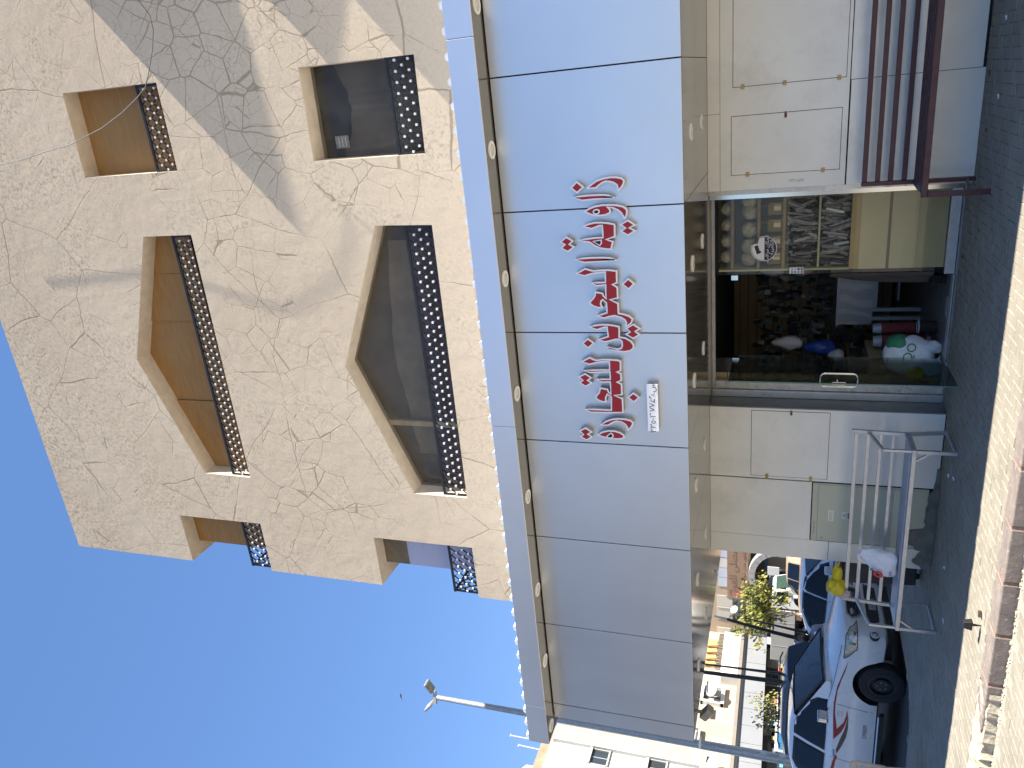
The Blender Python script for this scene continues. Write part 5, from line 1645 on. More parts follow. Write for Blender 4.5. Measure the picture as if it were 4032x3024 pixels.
def paint_mat(name, c, rough=.3):
    return M(name, c, rough, var=.04, vs=1.2, coat=.55, dirt=.14, dcol=tuple(x * .62 for x in c), ds=2.0)

white_p = paint_mat('white_paint', (0.70, 0.72, 0.74))
white2_p = paint_mat('white_paint_clean', (0.74, 0.75, 0.76))
tan_p = paint_mat('tan_paint', (0.34, 0.25, 0.16))
grey_p = paint_mat('charcoal_paint', (0.09, 0.085, 0.08))
silver_p = paint_mat('silver_paint', (0.58, 0.57, 0.52))

# --- white pickup, nose towards the building
HT = [(.90, .52, .40, .74, .80), (.885, .63, .34, .82, .88), (.84, .74, .30, .88, .94), (.74, .815, .28, .925, .985), (.50, .855, .30, .965, 1.04), (.20, .868, .33, 1.005, 1.09), (-.15, .872, .34, 1.05, 1.14),
      (-.42, .872, .34, 1.10, 1.165), (-.60, .872, .34, 1.115, 1.15), (-2.45, .872, .34, 1.12, 1.15), (-2.50, .872, .36, 1.10, 1.12), (-4.25, .865, .42, 1.08, 1.09), (-4.32, .84, .46, 1.04, 1.05)]
HH = [(-.15, 1.08, .77, 1.15, .73), (-1.12, 1.08, .80, 1.63, .60), (-1.5, 1.08, .81, 1.685, .585), (-2.1, 1.08, .81, 1.685, .585), (-2.40, 1.08, .79, 1.62, .58), (-2.50, 1.08, .77, 1.14, .66)]
W1 = [(-.53, 1.125), (-1.54, 1.145), (-1.46, 1.575), (-1.26, 1.565), (-.97, 1.50), (-.72, 1.37), (-.58, 1.24)]
W2 = [(-1.66, 1.145), (-2.32, 1.155), (-2.22, 1.52), (-2.08, 1.575), (-1.59, 1.58)]
see_glass = M('side_glass_dark', (0.010, 0.016, 0.024), 0.06, spec=.28)
pk = make_car('pickup_truck', 'white pickup truck with red side stripe parked nose towards the shop corner', 'pickup', (-9.448, 4.442, -.125), R(0.2), white_p, HT, HH, [W1, W2],
              [(0, .77, .345, .205), (-3.085, .77, .345, .205)], steelrim, ws=(0, 1, .07, .93), glass=see_glass, open_front=True, seams=((-.46, 1.10, -.58, .37), (-1.61, 1.10, -1.72, .37), (-2.48, 1.06, -2.50, .40)))
redm = M('red_decal', (0.26, 0.016, 0.018), .4)
dkm = M('grey_decal', (0.075, 0.06, 0.06), .4)
pale = M('pale_decal', (0.50, 0.46, 0.42), .4)
fy = lambda x, z: side_y(HT, x, z)
for s_ in (-1, 1):
    skin_patch('stripe', pk, redm, [(.40, .85), (.20, .885), (.02, .93), (-.22, .98), (-.5, 1.0), (-.68, .998), (-.88, .97), (-1.0, .955), (-.84, .86), (-.69, .83), (-.57, .82), (-.72, .80), (-.91, .84), (-1.06, .89), (-1.24, 1.00), (-.68, 1.025), (-.47, 1.025), (-.14, .99), (.18, .91)], fy, s_)
    skin_patch('stripe', pk, dkm, [(-.70, .795), (-.95, .79), (-1.15, .81), (-1.36, .87), (-1.53, .935), (-1.44, .95), (-1.19, .895), (-.99, .84), (-.86, .82)], fy, s_)
    skin_patch('stripe', pk, redm, [(-1.55, .945), (-1.70, .99), (-1.95, 1.02), (-2.6, 1.02), (-2.6, .99), (-1.95, .975), (-1.68, .945), (-1.61, .925)], fy, s_)
yt = -(fy(-.95, .54) + .006)
text_mesh('model_lettering', '2700EFI', .088, M('maroon_print', (.12, .015, .02), .5), pk, (-.97, yt, .535), (1, 0, 0), (0, 0, 1), local=True)
text_mesh('model_lettering', 'VVT-i', .05, M('silver_print', (.30, .29, .32), .4), pk, (-.66, -(fy(-.65, .95) + .006), .945), (1, 0, .1), (0, 0, 1), local=True)
text_mesh('model_lettering', 'HILUX', .04, M('silver_print', (.30, .29, .32), .4), pk, (-.66, -(fy(-.65, .90) + .006), .895), (1, 0, .1), (0, 0, 1), local=True)
# front: grille, badge, lamps, bumper
def front_x(y, z):
    """front skin of the nose at (y, z)"""
    best = .84
    for k in range(60):
        x = .90 - k * .008
        w, zl, zs, zt = interp(HT, x)
        pr = half_profile(w, zl, zs, zt)
        lo, hi = pr[0][1], pr[-1][1]
        ww = 0
        for (y0, z0), (y1, z1) in zip(pr[1:], pr[2:]):
            if min(z0, z1) <= z <= max(z0, z1):
                ww = y0 + (y1 - y0) * ((z - z0) / (z1 - z0) if z1 != z0 else 0)
        if abs(y) <= ww:
            return x
    return best
gr = MB()
gp = [(-.42, .80), (-.30, .87), (.30, .87), (.42, .80), (.38, .71), (.28, .645), (-.28, .645), (-.38, .71)]
v2, f2 = holes_sheet(subdiv_poly(gp, .1), [])
gr.add([(front_x(a, b) + .012, a, b) for a, b in v2], f2)
gro = gr.build('grille', black_trim, pk, local=True)
for k in range(4):
    z = .685 + k * .045
    q = MB()
    ys = [-.36 + .72 * i / 10 for i in range(11)]
    q.tube([(front_x(y, z) + .02, y, z) for y in ys], .008, 6)
    q.build('grille_bar', M('dark_chrome', (.10, .10, .11), .3, metal=.7), gro, smooth=True, local=True)
MB().ring((front_x(0, .77) + .03, 0, .77), (1, 0, 0), .045, .062, .012, 22).build('badge', M('dark_chrome', (.10, .10, .11), .3, metal=.7), gro, local=True)
surr = MB().tube([(front_x(y, z) + .016, y, z) for y, z in subdiv_poly(gp, .1) + [gp[0]]], .014, 6).build('grille_surround', M('matt_silver', (.42, .42, .42), .4, metal=.5), gro, smooth=True, local=True)
for s_ in (-1, 1):
    # wrap-round headlamp: a grid laid on the corner of the nose
    rows_, cols_ = 6, 16
    vs = []
    def outline(z):
        pts = []
        for k in range(75):
            x = .90 - k * .01
            w, zl, zs, zt = interp(HT, x)
            if z > zs - .004:
                continue
            y = side_y(HT, x, z)
            if y >= .46:
                pts.append(Vector((x, y)))
        return pts
    for i in range(rows_):
        f = i / (rows_ - 1)
        z = .735 + .165 * f
        pts = outline(z)
        xe = .62 - .20 * f
        pts = [p for p in pts if p.x >= xe]
        if i == rows_ - 1 or len(pts) < 2:
            pass
        L_ = [0]
        for p, q_ in zip(pts, pts[1:]):
            L_.append(L_[-1] + (q_ - p).length)
        for j in range(cols_):
            d = L_[-1] * j / (cols_ - 1)
            k = 0
            while k < len(L_) - 2 and L_[k + 1] < d:
                k += 1
            tt = (d - L_[k]) / max(1e-6, L_[k + 1] - L_[k])
            p = pts[k] + (pts[k + 1] - pts[k]) * tt
            tang = (pts[k + 1] - pts[k]).normalized()
            nrm = Vector((-tang.y, tang.x)) if (-tang.y * 1 + tang.x * 1) > 0 else Vector((tang.y, -tang.x))
            p = p + nrm * .008
            vs.append((p.x, s_ * p.y, z + .02 * (j / (cols_ - 1)) * f))
    fs = [(i * cols_ + j, i * cols_ + j + 1, (i + 1) * cols_ + j + 1, (i + 1) * cols_ + j) for i in range(rows_ - 1) for j in range(cols_ - 1)]
    hl = MB().add(vs, fs).build('headlamp', lamp_glass, pk, smooth='all', local=True)
    rim_pts = [vs[j] for j in range(cols_)] + [vs[i * cols_ + cols_ - 1] for i in range(rows_)] + [vs[(rows_ - 1) * cols_ + j] for j in reversed(range(cols_))] + [vs[i * cols_] for i in reversed(range(rows_))]
    MB().tube(rim_pts, .006, 6).build('lamp_rim', black_trim, hl, smooth=True, local=True)
    for j_, rr_ in ((4, .055), (9, .06)):
        c_ = Vector(vs[2 * cols_ + j_])
        MB().sphere(c_, rr_, 12, 8, (.22, .9, .9)).build('reflector', M('lamp_bowl', (.55, .55, .52), .15, metal=.8), hl, smooth='all', local=True)
    MB().disc((front_x(.74, .49) + .0, s_ * .72, .49), (1, s_ * .3, 0), .075, .06, 20).build('fog_recess', black_trim, pk, local=True)
    MB().ring((front_x(.74, .49) + .035, s_ * .725, .485), (1, s_ * .3, 0), .05, .068, .02, 20).build('fog_lamp', white_p, pk, local=True)
    MB().sphere((front_x(.74, .49) + .02, s_ * .725, .485), .052, 14, 8, (.5, 1, 1)).build('fog_lens', lamp_glass, pk, smooth='all', local=True)
    mi = thing_m = MB().obox((-.66, s_ * 1.0, 1.19), (.045, .10, .085), Matrix.Rotation(s_ * .15, 3, 'Z')).build('mirror', M('mirror_chrome', (.62, .63, .65), .2, metal=.9), pk, bevel=.03, local=True, seg=3)
    MB().bar((-.60, s_ * .86, 1.13), (-.65, s_ * .94, 1.15), .05, .05).build('mirror_arm', black_trim, mi, local=True)
    MB().tube([(-1.45, s_ * (fy(-1.45, .99) + .006), .99), (-1.49, s_ * (fy(-1.5, .99) + .035), .985), (-1.60, s_ * (fy(-1.5, .98) + .035), .975), (-1.63, s_ * (fy(-1.5, .98) + .006), .975)], .014, 8).build('door_handle', M('mirror_chrome', (.62, .63, .65), .2, metal=.9), pk, smooth=True, local=True)
    MB().box(-.60, -2.45, s_ * .80, s_ * .862, .27, .335).build('sill', black_trim, pk, local=True)
    MB().tube([(-.62, s_ * .86, .35), (-1.5, s_ * .865, .35), (-2.4, s_ * .865, .35)], .02, 8).build('sill_strip', M('mirror_chrome', (.62, .63, .65), .2, metal=.9), pk, smooth=True, local=True)
MB().box(.30, .86, -.60, .60, .20, .30).build('under_bumper', black_trim, pk, local=True)
q = MB()
ip = [(-.55, .58), (.55, .58), (.45, .40), (-.45, .40)]
v2, f2 = holes_sheet(subdiv_poly(ip, .1), [])
q.add([(front_x(a, b) + .01, a, b) for a, b in v2], f2)
q.build('air_intake', black_trim, pk, local=True)
pl = MB().box(.90, .91, -.16, .16, .42, .53).build('number_plate', M('plate_white', (.55, .57, .58), .5), pk, local=True)
text_mesh('plate_number', '6757', .075, blk, pl, (.9115, 0, .475), (0, 1, 0), (0, 0, 1), local=True)
# hood seam, inside of the cab
q = MB()
for s_ in (-1, 1):
    pts = [(x, s_ * (.84 - .12 * max(0, (x - .3)) * 2), interp(HT, x)[2] + .006) for x in (-.4, -.1, .2, .45, .62)]
    q.tube(pts, .004, 5)
q.build('bonnet_seam', gap_m, pk, local=True)
inter = MB()
inter.box(-.78, -.45, -.70, .70, 1.10, 1.185)
inter.box(-2.4, -.779, -.74, .74, 1.152, 1.158)
inter.build('dashboard', M('grey_trim', (.12, .115, .11), .8), pk, local=True)
for y in (-.36, .36):
    st_ = MB().box(-1.62, -1.45, y - .24, y + .24, .75, 1.38).build('seat', M('seat_cloth', (.22, .22, .21), .9), pk, bevel=.05, local=True)
    MB().box(-1.58, -1.50, y - .12, y + .12, 1.39, 1.56).build('headrest', M('seat_cloth', (.22, .22, .21), .9), st_, bevel=.03, local=True)
MB().ring((-.90, .36, 1.25), (1, 0, .45), .150, .178, .025, 24).build('steering_wheel', black_trim, pk, local=True)
MB().box(-.98, -.9, -.60, -.5, 1.46, 1.475).build('windscreen_sticker', paper_m, pk, local=True)

# the cab shell of the pickup is hollowed so that the screen shows the seats
cabo = [c for c in pk.children if c.name.startswith('cab')][0]

# --- white saloon behind the pickup
ST = [(.85, .55, .30, .50, .56), (.80, .70, .22, .58, .66), (.60, .82, .18, .68, .78), (.2, .87, .18, .76, .87), (-.25, .875, .19, .84, .95), (-.7, .875, .19, .90, .96), (-2.3, .875, .19, .93, .97), (-2.9, .87, .20, .95, 1.02), (-3.35, .85, .24, .95, 1.03), (-3.62, .80, .30, .90, .96), (-3.70, .70, .36, .80, .86)]
SH = [(-.22, .90, .78, .965, .74), (-1.05, .90, .80, 1.40, .60), (-1.55, .90, .81, 1.475, .58), (-2.1, .90, .81, 1.46, .575), (-2.55, .90, .80, 1.36, .57), (-3.15, .92, .77, 1.02, .70)]
SW = [[(-.48, .985), (-1.38, .995), (-1.38, 1.40), (-1.12, 1.37), (-.85, 1.25), (-.62, 1.10)], [(-1.48, .995), (-2.50, 1.03), (-2.58, 1.08), (-2.35, 1.26), (-1.95, 1.39), (-1.48, 1.405)]]
sd = make_car('saloon_car', 'white saloon car with black tinted windows parked behind the pickup', 'car', (-9.06, 7.82, -.125), R(-6.5), white2_p, ST, SH, SW, [(0, .75, .315, .20), (-2.65, .75, .315, .20)], alloy,
              ws=(0, 1, .08, .95), rw=(4, 5, .08, .92), seams=((-.42, .95, -.55, .30), (-1.43, .96, -1.45, .30), (-2.45, .97, -2.30, .50)))
for s_ in (-1, 1):
    MB().tube([(-1.55, s_ * .885, .86), (-1.60, s_ * .905, .86), (-1.72, s_ * .905, .86), (-1.77, s_ * .885, .86)], .014, 8).build('door_handle', black_trim, sd, smooth=True, local=True)
    MB().tube([(-.60, s_ * .885, .86), (-.65, s_ * .905, .86), (-.77, s_ * .905, .86), (-.82, s_ * .885, .86)], .014, 8).build('door_handle', black_trim, sd, smooth=True, local=True)
    MB().obox((-.50, s_ * .96, 1.0), (.05, .09, .065), Matrix.Identity(3)).build('mirror', white2_p, sd, bevel=.025, local=True)
    MB().box(.55, .74, s_ * .55, s_ * .78, .58, .70).build('headlamp', lamp_glass, sd, bevel=.02, local=True)
    MB().box(-3.66, -3.55, s_ * .5, s_ * .80, .72, .88).build('tail_lamp', red_lamp, sd, bevel=.02, local=True)

# --- saloon seen from behind with red tail lamps
s2 = make_car('saloon_car', 'pale silver saloon car with red tail lamps standing beyond the white pickup', 'car', (-20.6, 14.5, -.125), R(180), silver_p, ST, SH, SW, [(0, .75, .315, .20), (-2.65, .75, .315, .20)], alloy,
              ws=(0, 1, .08, .95), rw=(4, 5, .08, .92), seams=((-1.43, .96, -1.45, .30),), glass=glass_mat('grey_glass', (.25, .28, .28), .12))
for s_ in (-1, 1):
    MB().box(-3.68, -3.45, s_ * .44, s_ * .815, .70, .90).build('tail_lamp', red_lamp, s2, bevel=.02, local=True)
MB().box(-3.735, -3.70, -.26, .26, .66, .78).build('number_plate', M('plate_cream', (.55, .47, .28), .5), s2, local=True)
MB().box(-3.74, -3.5, -.78, .78, .30, .52).build('rear_bumper', silver_p, s2, bevel=.03, local=True)

# --- charcoal estate / sport utility
UT = [(.80, .60, .40, .75, .82), (.72, .78, .32, .86, .92), (.4, .88, .30, .98, 1.04), (-.3, .90, .32, 1.06, 1.10), (-3.5, .90, .32, 1.08, 1.10), (-3.65, .86, .38, 1.0, 1.05)]
UH = [(-.35, 1.04, .80, 1.09, .76), (-1.0, 1.04, .83, 1.70, .66), (-1.6, 1.04, .84, 1.78, .65), (-3.0, 1.04, .84, 1.76, .65), (-3.35, 1.04, .83, 1.66, .65), (-3.62, 1.04, .80, 1.08, .74)]
UW = [[(-.62, 1.10), (-1.55, 1.10), (-1.55, 1.62), (-1.10, 1.60)], [(-1.65, 1.10), (-2.55, 1.10), (-2.55, 1.62), (-1.65, 1.63)], [(-2.65, 1.10), (-3.35, 1.12), (-3.20, 1.58), (-2.65, 1.61)]]
u1 = make_car('estate_car', 'charcoal grey estate car parked beyond the roof of the white pickup', 'car', (-17.5, 9.3, -.125), R(180), grey_p, UT, UH, UW, [(0, .78, .37, .23), (-2.75, .78, .37, .23)], alloy,
              ws=(0, 1, .08, .95), rw=(4, 5, .06, .90), seams=((-1.6, 1.05, -1.6, .4),), glass=glass_mat('grey_glass', (.25, .28, .28), .12))
for s_ in (-1, 1):
    MB().tube([(-1.2, s_ * .60, 1.78), (-1.4, s_ * .60, 1.83), (-3.0, s_ * .60, 1.82), (-3.2, s_ * .60, 1.76)], .018, 6).build('roof_rail', black_trim, u1, smooth=True, local=True)
    MB().box(-3.64, -3.5, s_ * .66, s_ * .86, .80, 1.05).build('tail_lamp', red_lamp, u1, bevel=.02, local=True)

# --- tan pickup farther along the street
TH = [(-.35, 1.0, .74, 1.05, .70), (-.95, 1.0, .76, 1.52, .58), (-1.3, 1.0, .77, 1.58, .57), (-2.15, 1.0, .77, 1.58, .57), (-2.30, 1.0, .76, 1.52, .57), (-2.36, 1.0, .74, 1.04, .64)]
TT = [(.72, .60, .45, .80, .84), (.66, .78, .40, .90, .93), (.3, .83, .38, .97, 1.0), (-.4, .84, .38, 1.0, 1.05), (-2.4, .84, .38, 1.02, 1.04), (-4.1, .83, .44, 1.0, 1.01)]
TW = [[(-.60, 1.06), (-1.28, 1.06), (-1.28, 1.48), (-1.02, 1.47)], [(-1.40, 1.06), (-2.22, 1.06), (-2.18, 1.48), (-1.40, 1.49)]]
tp = make_car('pickup_truck', 'tan double cab pickup truck on the far side of the white saloon', 'pickup', (-23.4, 24.9, -.125), R(178), tan_p, TT, TH, TW, [(0, .72, .35, .2), (-2.85, .72, .35, .2)], steelrim, ws=(0, 1, .08, .95), seams=((-.5, .98, -.55, .45), (-1.34, 1.0, -1.36, .45)), glass=glass_mat('green_glass', (.22, .30, .28), .10))
for s_ in (-1, 1):
    MB().obox((-.62, s_ * .95, 1.14), (.04, .09, .08), Matrix.Identity(3)).build('mirror', white2_p, tp, bevel=.02, local=True)
    for x in (-1.15, -2.05):
        MB().box(x - .07, x + .07, s_ * .838, s_ * .852, .88, .93).build('door_handle', black_trim, tp, local=True)

# --- white light truck with grey box body
tr = thing('box_truck', 'white light truck with grey box body under the small tree', 'truck', (-31.5, 37.4, -.125), R(4))
twm = paint_mat('truck_white', (.75, .75, .72))
q = MB(); q.prism([(.0, .55), (.05, 1.15), (-.22, 2.05), (-.40, 2.22), (-1.35, 2.25), (-1.5, 2.1), (-1.5, .55)], 'xz', -.95, .95)
q.build('cab', twm, tr, bevel=.06, local=True, seg=3)
q = MB(); q.add([(.058, -.85, 1.20), (.058, .85, 1.20), (-.20, .80, 2.02), (-.20, -.80, 2.02)], [(0, 1, 2, 3)])
q.build('windscreen', glass_mat('green_glass', (.22, .30, .28), .10), tr, local=True)
for s_ in (-1, 1):
    skin_patch('side_window', tr, tint, [(-.16, 1.28), (-.30, 1.95), (-1.05, 1.98), (-1.05, 1.22)], lambda x, z: .95, s_, .006)
    MB().obox((.12, s_ * 1.12, 1.55), (.03, .10, .17), Matrix.Identity(3)).build('mirror', black_trim, tr, bevel=.02, local=True)
    MB().box(.0, .06, s_ * .60, s_ * .88, .78, .96).build('headlamp', lamp_glass, tr, bevel=.02, local=True)
    for x in (-.75, -3.6):
        wheel(tr, x, s_ * .82, .38, .22, steelrim, s_)
    MB().disc((-.75, s_ * .86, .42), (0, 1, 0), .50, .22, 24).build('wheel_arch', gap_m, tr, local=True)
MB().box(-.02, .08, -.92, .92, .42, .70).build('bumper', twm, tr, bevel=.03, local=True)
bxm = M('grey_box_body', (.36, .35, .33), .5, var=.08, vs=2, dirt=.2, ds=2)
MB().box(-5.4, -1.62, -1.0, 1.0, .80, 2.25).build('box_body', bxm, tr, bevel=.02, local=True)
MB().box(-5.3, -1.5, -.45, .45, .55, .78).build('chassis', black_trim, tr, local=True)
for x in (-2.5, -3.4, -4.3):
    MB().box(x - .015, x + .015, -1.012, -1.0, .85, 2.2).build('box_rib', bxm, tr, local=True)
for x in (-1.9, -4.9):
    MB().box(x - .3, x + .3, -.98, -.90, .40, .75).build('tool_box', M('crate_brown', (.20, .14, .08), .8), tr, local=True)

# --- small white van with coloured stripes
vn = thing('van', 'small white van with blue and orange panel beside the shop row', 'van', (-34.0, 30.5, -.125), R(15))
q = MB(); q.prism([(.0, .40), (.0, .95), (-.45, 1.10), (-.85, 1.75), (-3.6, 1.85), (-3.65, .40)], 'xz', -.82, .82)
q.build('body', white2_p, vn, bevel=.07, local=True, seg=3)
q = MB(); q.add([(-.46, -.70, 1.13), (-.46, .70, 1.13), (-.83, .66, 1.71), (-.83, -.66, 1.71)], [(0, 1, 2, 3)])
wsv = q.build('windscreen', tint, vn, local=True)
wsv.location = (.015, 0, .01)
for s_ in (-1, 1):
    skin_patch('side_window', vn, tint, [(-.75, 1.15), (-1.0, 1.65), (-1.6, 1.67), (-1.6, 1.13)], lambda x, z: .82, s_, .006)
    skin_patch('colour_panel', vn, M('van_blue', (.05, .25, .50), .5), [(-2.4, 1.3), (-3.4, 1.3), (-3.4, 1.65), (-2.4, 1.65)], lambda x, z: .82, s_, .006)
    skin_patch('colour_panel', vn, M('van_orange', (.55, .25, .05), .5), [(-2.4, .95), (-3.4, .95), (-3.4, 1.28), (-2.4, 1.28)], lambda x, z: .82, s_, .006)
    for x in (-.7, -3.0):
        wheel(vn, x, s_ * .74, .30, .18, steelrim, s_)
    MB().box(-.03, .03, s_ * .5, s_ * .75, .72, .85).build('headlamp', lamp_glass, vn, bevel=.02, local=True)

# --- man standing on the far side of the pickup
def person(loc, rz):
    me = bpy.data.meshes.new('p')
    J = {'pel': (0, 0, .86), 'sp': (.04, 0, 1.06), 'ch': (.10, 0, 1.22), 'nk': (.16, 0, 1.33), 'hd': (.20, 0, 1.40),
         'ls': (.10, .19, 1.24), 'le': (.12, .25, .98), 'lw': (.30, .20, .90), 'rs': (.10, -.19, 1.24), 're': (.12, -.25, .98), 'rw': (.30, -.20, .90),
         'lh': (-.01, .10, .80), 'lk': (.03, .11, .44), 'la': (-.02, .11, .07), 'lt': (.14, .12, .03), 'rh': (-.01, -.10, .80), 'rk': (.03, -.11, .44), 'ra': (-.02, -.11, .07), 'rt': (.14, -.12, .03)}
    Rr = {'pel': .15, 'sp': .15, 'ch': .16, 'nk': .06, 'hd': .06, 'ls': .075, 'le': .05, 'lw': .035, 'rs': .075, 're': .05, 'rw': .035, 'lh': .10, 'lk': .065, 'la': .045, 'lt': .035, 'rh': .10, 'rk': .065, 'ra': .045, 'rt': .035}
    E_ = [('pel', 'sp'), ('sp', 'ch'), ('ch', 'nk'), ('nk', 'hd'), ('ch', 'ls'), ('ls', 'le'), ('le', 'lw'), ('ch', 'rs'), ('rs', 're'), ('re', 'rw'), ('pel', 'lh'), ('lh', 'lk'), ('lk', 'la'), ('la', 'lt'), ('pel', 'rh'), ('rh', 'rk'), ('rk', 'ra'), ('ra', 'rt')]
    for s_, pre in ((1, 'l'), (-1, 'r')):      # five fingers on each hand
        w_ = Vector(J[pre + 'w'])
        J[pre + 'pm'] = tuple(w_ + Vector((.07, 0, -.01))); Rr[pre + 'pm'] = .032; E_.append((pre + 'w', pre + 'pm'))
        for f in range(4):
            a, b = '%sf%d' % (pre, f), '%sg%d' % (pre, f)
            J[a] = tuple(w_ + Vector((.12, (f - 1.5) * .021, -.015))); J[b] = tuple(w_ + Vector((.155 - abs(f - 1.3) * .008, (f - 1.5) * .022, -.04)))
            Rr[a] = Rr[b] = .0095
            E_ += [(pre + 'pm', a), (a, b)]
        a, b = pre + 'th', pre + 'ti'
        J[a] = tuple(w_ + Vector((.06, -s_ * .045, -.01))); J[b] = tuple(w_ + Vector((.10, -s_ * .06, -.025)))
        Rr[a] = Rr[b] = .0105
        E_ += [(pre + 'w', a), (a, b)]
    names = list(J)
    me.from_pydata([J[k] for k in names], [(names.index(a), names.index(b)) for a, b in E_], [])
    tmp = bpy.data.objects.new('tmp', me)
    COL.objects.link(tmp)
    tmp.modifiers.new('skin', 'SKIN')
    sv = me.skin_vertices[0].data
    for i, k in enumerate(names):
        sv[i].radius = (Rr[k], Rr[k])
    sv[0].use_root = True
    sb_ = tmp.modifiers.new('sub', 'SUBSURF'); sb_.levels = 2; sb_.render_levels = 2
    bm2 = bpy.data.meshes.new_from_object(tmp.evaluated_get(bpy.context.evaluated_depsgraph_get()))
    bpy.data.objects.remove(tmp)
    shirt, trou, skinm, hairm = M('grey_shirt', (.42, .41, .48), .85, var=.1, vs=9), M('dark_trousers', (.04, .04, .05), .9), M('skin', (.17, .085, .055), .55), M('black_hair', (.012, .010, .009), .7)
    for mm_ in (shirt, trou, skinm): bm2.materials.append(mm_)
    for p in bm2.polygons:
        c = p.center
        p.material_index = 1 if c.z < .90 and abs(c.y) < .175 and c.x < .22 else (2 if (c.z > 1.325 or (c.x > .20 and c.z < 1.0)) else 0)
        p.use_smooth = True
    t = thing('person', 'person in a pale grey shirt standing between the pickup and the white saloon', 'person', loc, rz)
    bo = link('body', bm2, t)
    head = MB().sphere((.235, 0, 1.47), .105, 22, 16, (.95, .78, 1.18))
    head.sphere((.335, 0, 1.455), .020, 8, 6, (1.1, .8, 1.3))
    for s_ in (-1, 1):
        head.sphere((.225, s_ * .085, 1.465), .026, 8, 6, (.6, .4, 1.2))
    hd_ = head.build('head', skinm, t, smooth='all', local=True)
    MB().sphere((.21, 0, 1.505), .108, 20, 14, (1.0, .84, 1.06)).build('hair', hairm, hd_, smooth='all', local=True)
    MB().sphere((.285, 0, 1.405), .062, 14, 10, (.85, 1.0, .9)).build('beard', hairm, hd_, smooth='all', local=True)
    for s_ in (-1, 1):
        MB().sphere((.322, s_ * .034, 1.475), .011, 8, 6).build('eye', M('eye_white', (.6, .58, .55), .3), hd_, local=True)
    MB().box(.318, .326, -.022, .022, 1.418, 1.424).build('mouth', M('lips', (.12, .04, .035), .6), hd_, local=True)
    return t
person((-10.55, 5.95, -.125), R(-60))
# ------------------------------------------------------------------ the street behind
XB = -40.0
def stone_mat():
    m, nt, n, l, p = nodes_of('stone_cladding')
    pos = pos_node(n)
    sep = n.new('ShaderNodeSeparateXYZ'); l.new(pos, sep.inputs[0])
    cmb = n.new('ShaderNodeCombineXYZ'); l.new(sep.outputs['Y'], cmb.inputs['X']); l.new(sep.outputs['Z'], cmb.inputs['Y'])
    br = n.new('ShaderNodeTexBrick')
    br.inputs['Scale'].default_value = 1.0
    br.inputs['Brick Width'].default_value = 1.0; br.inputs['Row Height'].default_value = 0.55
    br.inputs['Mortar Size'].default_value = 0.008
    br.inputs['Color1'].default_value = (.33, .28, .21, 1); br.inputs['Color2'].default_value = (.38, .33, .25, 1); br.inputs['Mortar'].default_value = (.28, .235, .18, 1)
    l.new(cmb.outputs[0], br.inputs['Vector'])
    a = noise(n, l, pos, 2.2, 6, .65)
    l.new(mix(n, l, .25, br.outputs['Color'], ramp(n, l, a.outputs['Fac'], .3, .7, (.28, .22, .15, 1), (.52, .47, .38, 1))), p.inputs['Base Color'])
    p.inputs['Roughness'].default_value = .8
    return m
stone = stone_mat()
whitew = M('white_render', (.62, .61, .58), .8, var=.05, vs=2)
greyf = M('grey_frame', (.36, .36, .345), .7, var=.06, vs=2)
dkglass = M('dark_pane', (.03, .035, .04), .08, spec=.8)
cap_m = M('taupe_cap', (.20, .175, .15), .7, var=.1, vs=3)
awn_m = M('pale_awning_panel', (.235, .245, .265), .4, metal=.1, var=.04, vs=1)
brown_w = M('brown_parapet', (.27, .20, .14), .9, var=.25, vs=1.2)
def fb(y0, y1, z0, z1, d0, d1, m_, name, par, bevel=0):
    return MB().box(XB + d0, XB + d1, y0, y1, z0, z1).build(name, m_, par, bevel=bevel)

sbld = thing('stone_building', 'pale stone clad apartment building with white window bands far left across the street', 'building', (XB, 30, -.125))
fb(12, 41.98, 4.2, 15.5, -14, -.02, stone, 'wall', sbld)
fb(12, 41.98, -.1, 4.2, -14, -.5, M('shop_back', (.10, .095, .09), .9), 'shop_wall', sbld)
fb(12.1, 30.9, 15.52, 16.3, -13.8, -.6, brown_w, 'roof_parapet', sbld)
# bands of windows in projecting frames: (y0, y1) of each band
for y0, y1, zb, zt, wz in ((30.72, 31.9, 6.45, 15.5, (13.25, 9.55, 6.6)), (25.1, 28.95, 6.1, 15.2, (11.58, 8.0, 4.9)), (18.5, 22.4, 6.1, 15.2, (11.6, 8.0))):
    bnd = fb(y0, y1, zb, zt, -.015, .10, whitew, 'window_band', sbld)
    for yy in (y0 - .12, y1):
        fb(yy, yy + .12, zb - .1, zt + .1, -.015, .38, greyf, 'band_frame', sbld)
    fb(y0 - .12, y1 + .12, zb - .22, zb - .101, -.015, .38, greyf, 'band_frame', sbld)
    for z in wz:
        if z < zb:
            continue
        ww = min(1.1, (y1 - y0) * .8)
        yc = y1 - ww * .5 - .06 if y1 - y0 > 2 else (y0 + y1) / 2
        wn_ = fb(yc - ww / 2, yc + ww / 2, z, z + 1.05, .101, .104, dkglass, 'window', bnd)
        fb(yc - ww / 2 - .05, yc + ww / 2 + .05, z + 1.051, z + 1.21, .101, .30, greyf, 'lintel', wn_)
        fb(yc - ww / 2 - .05, yc + ww / 2 + .05, z - .10, z - .001, .101, .24, greyf, 'sill', wn_)
        for yy in (yc - ww / 2 - .05, yc + ww / 2):
            fb(yy, yy + .05, z, z + 1.05, .101, .20, greyf, 'window_frame', wn_)
        fb(yc - .02, yc + .02, z, z + 1.05, .105, .13, greyf, 'mullion', wn_)
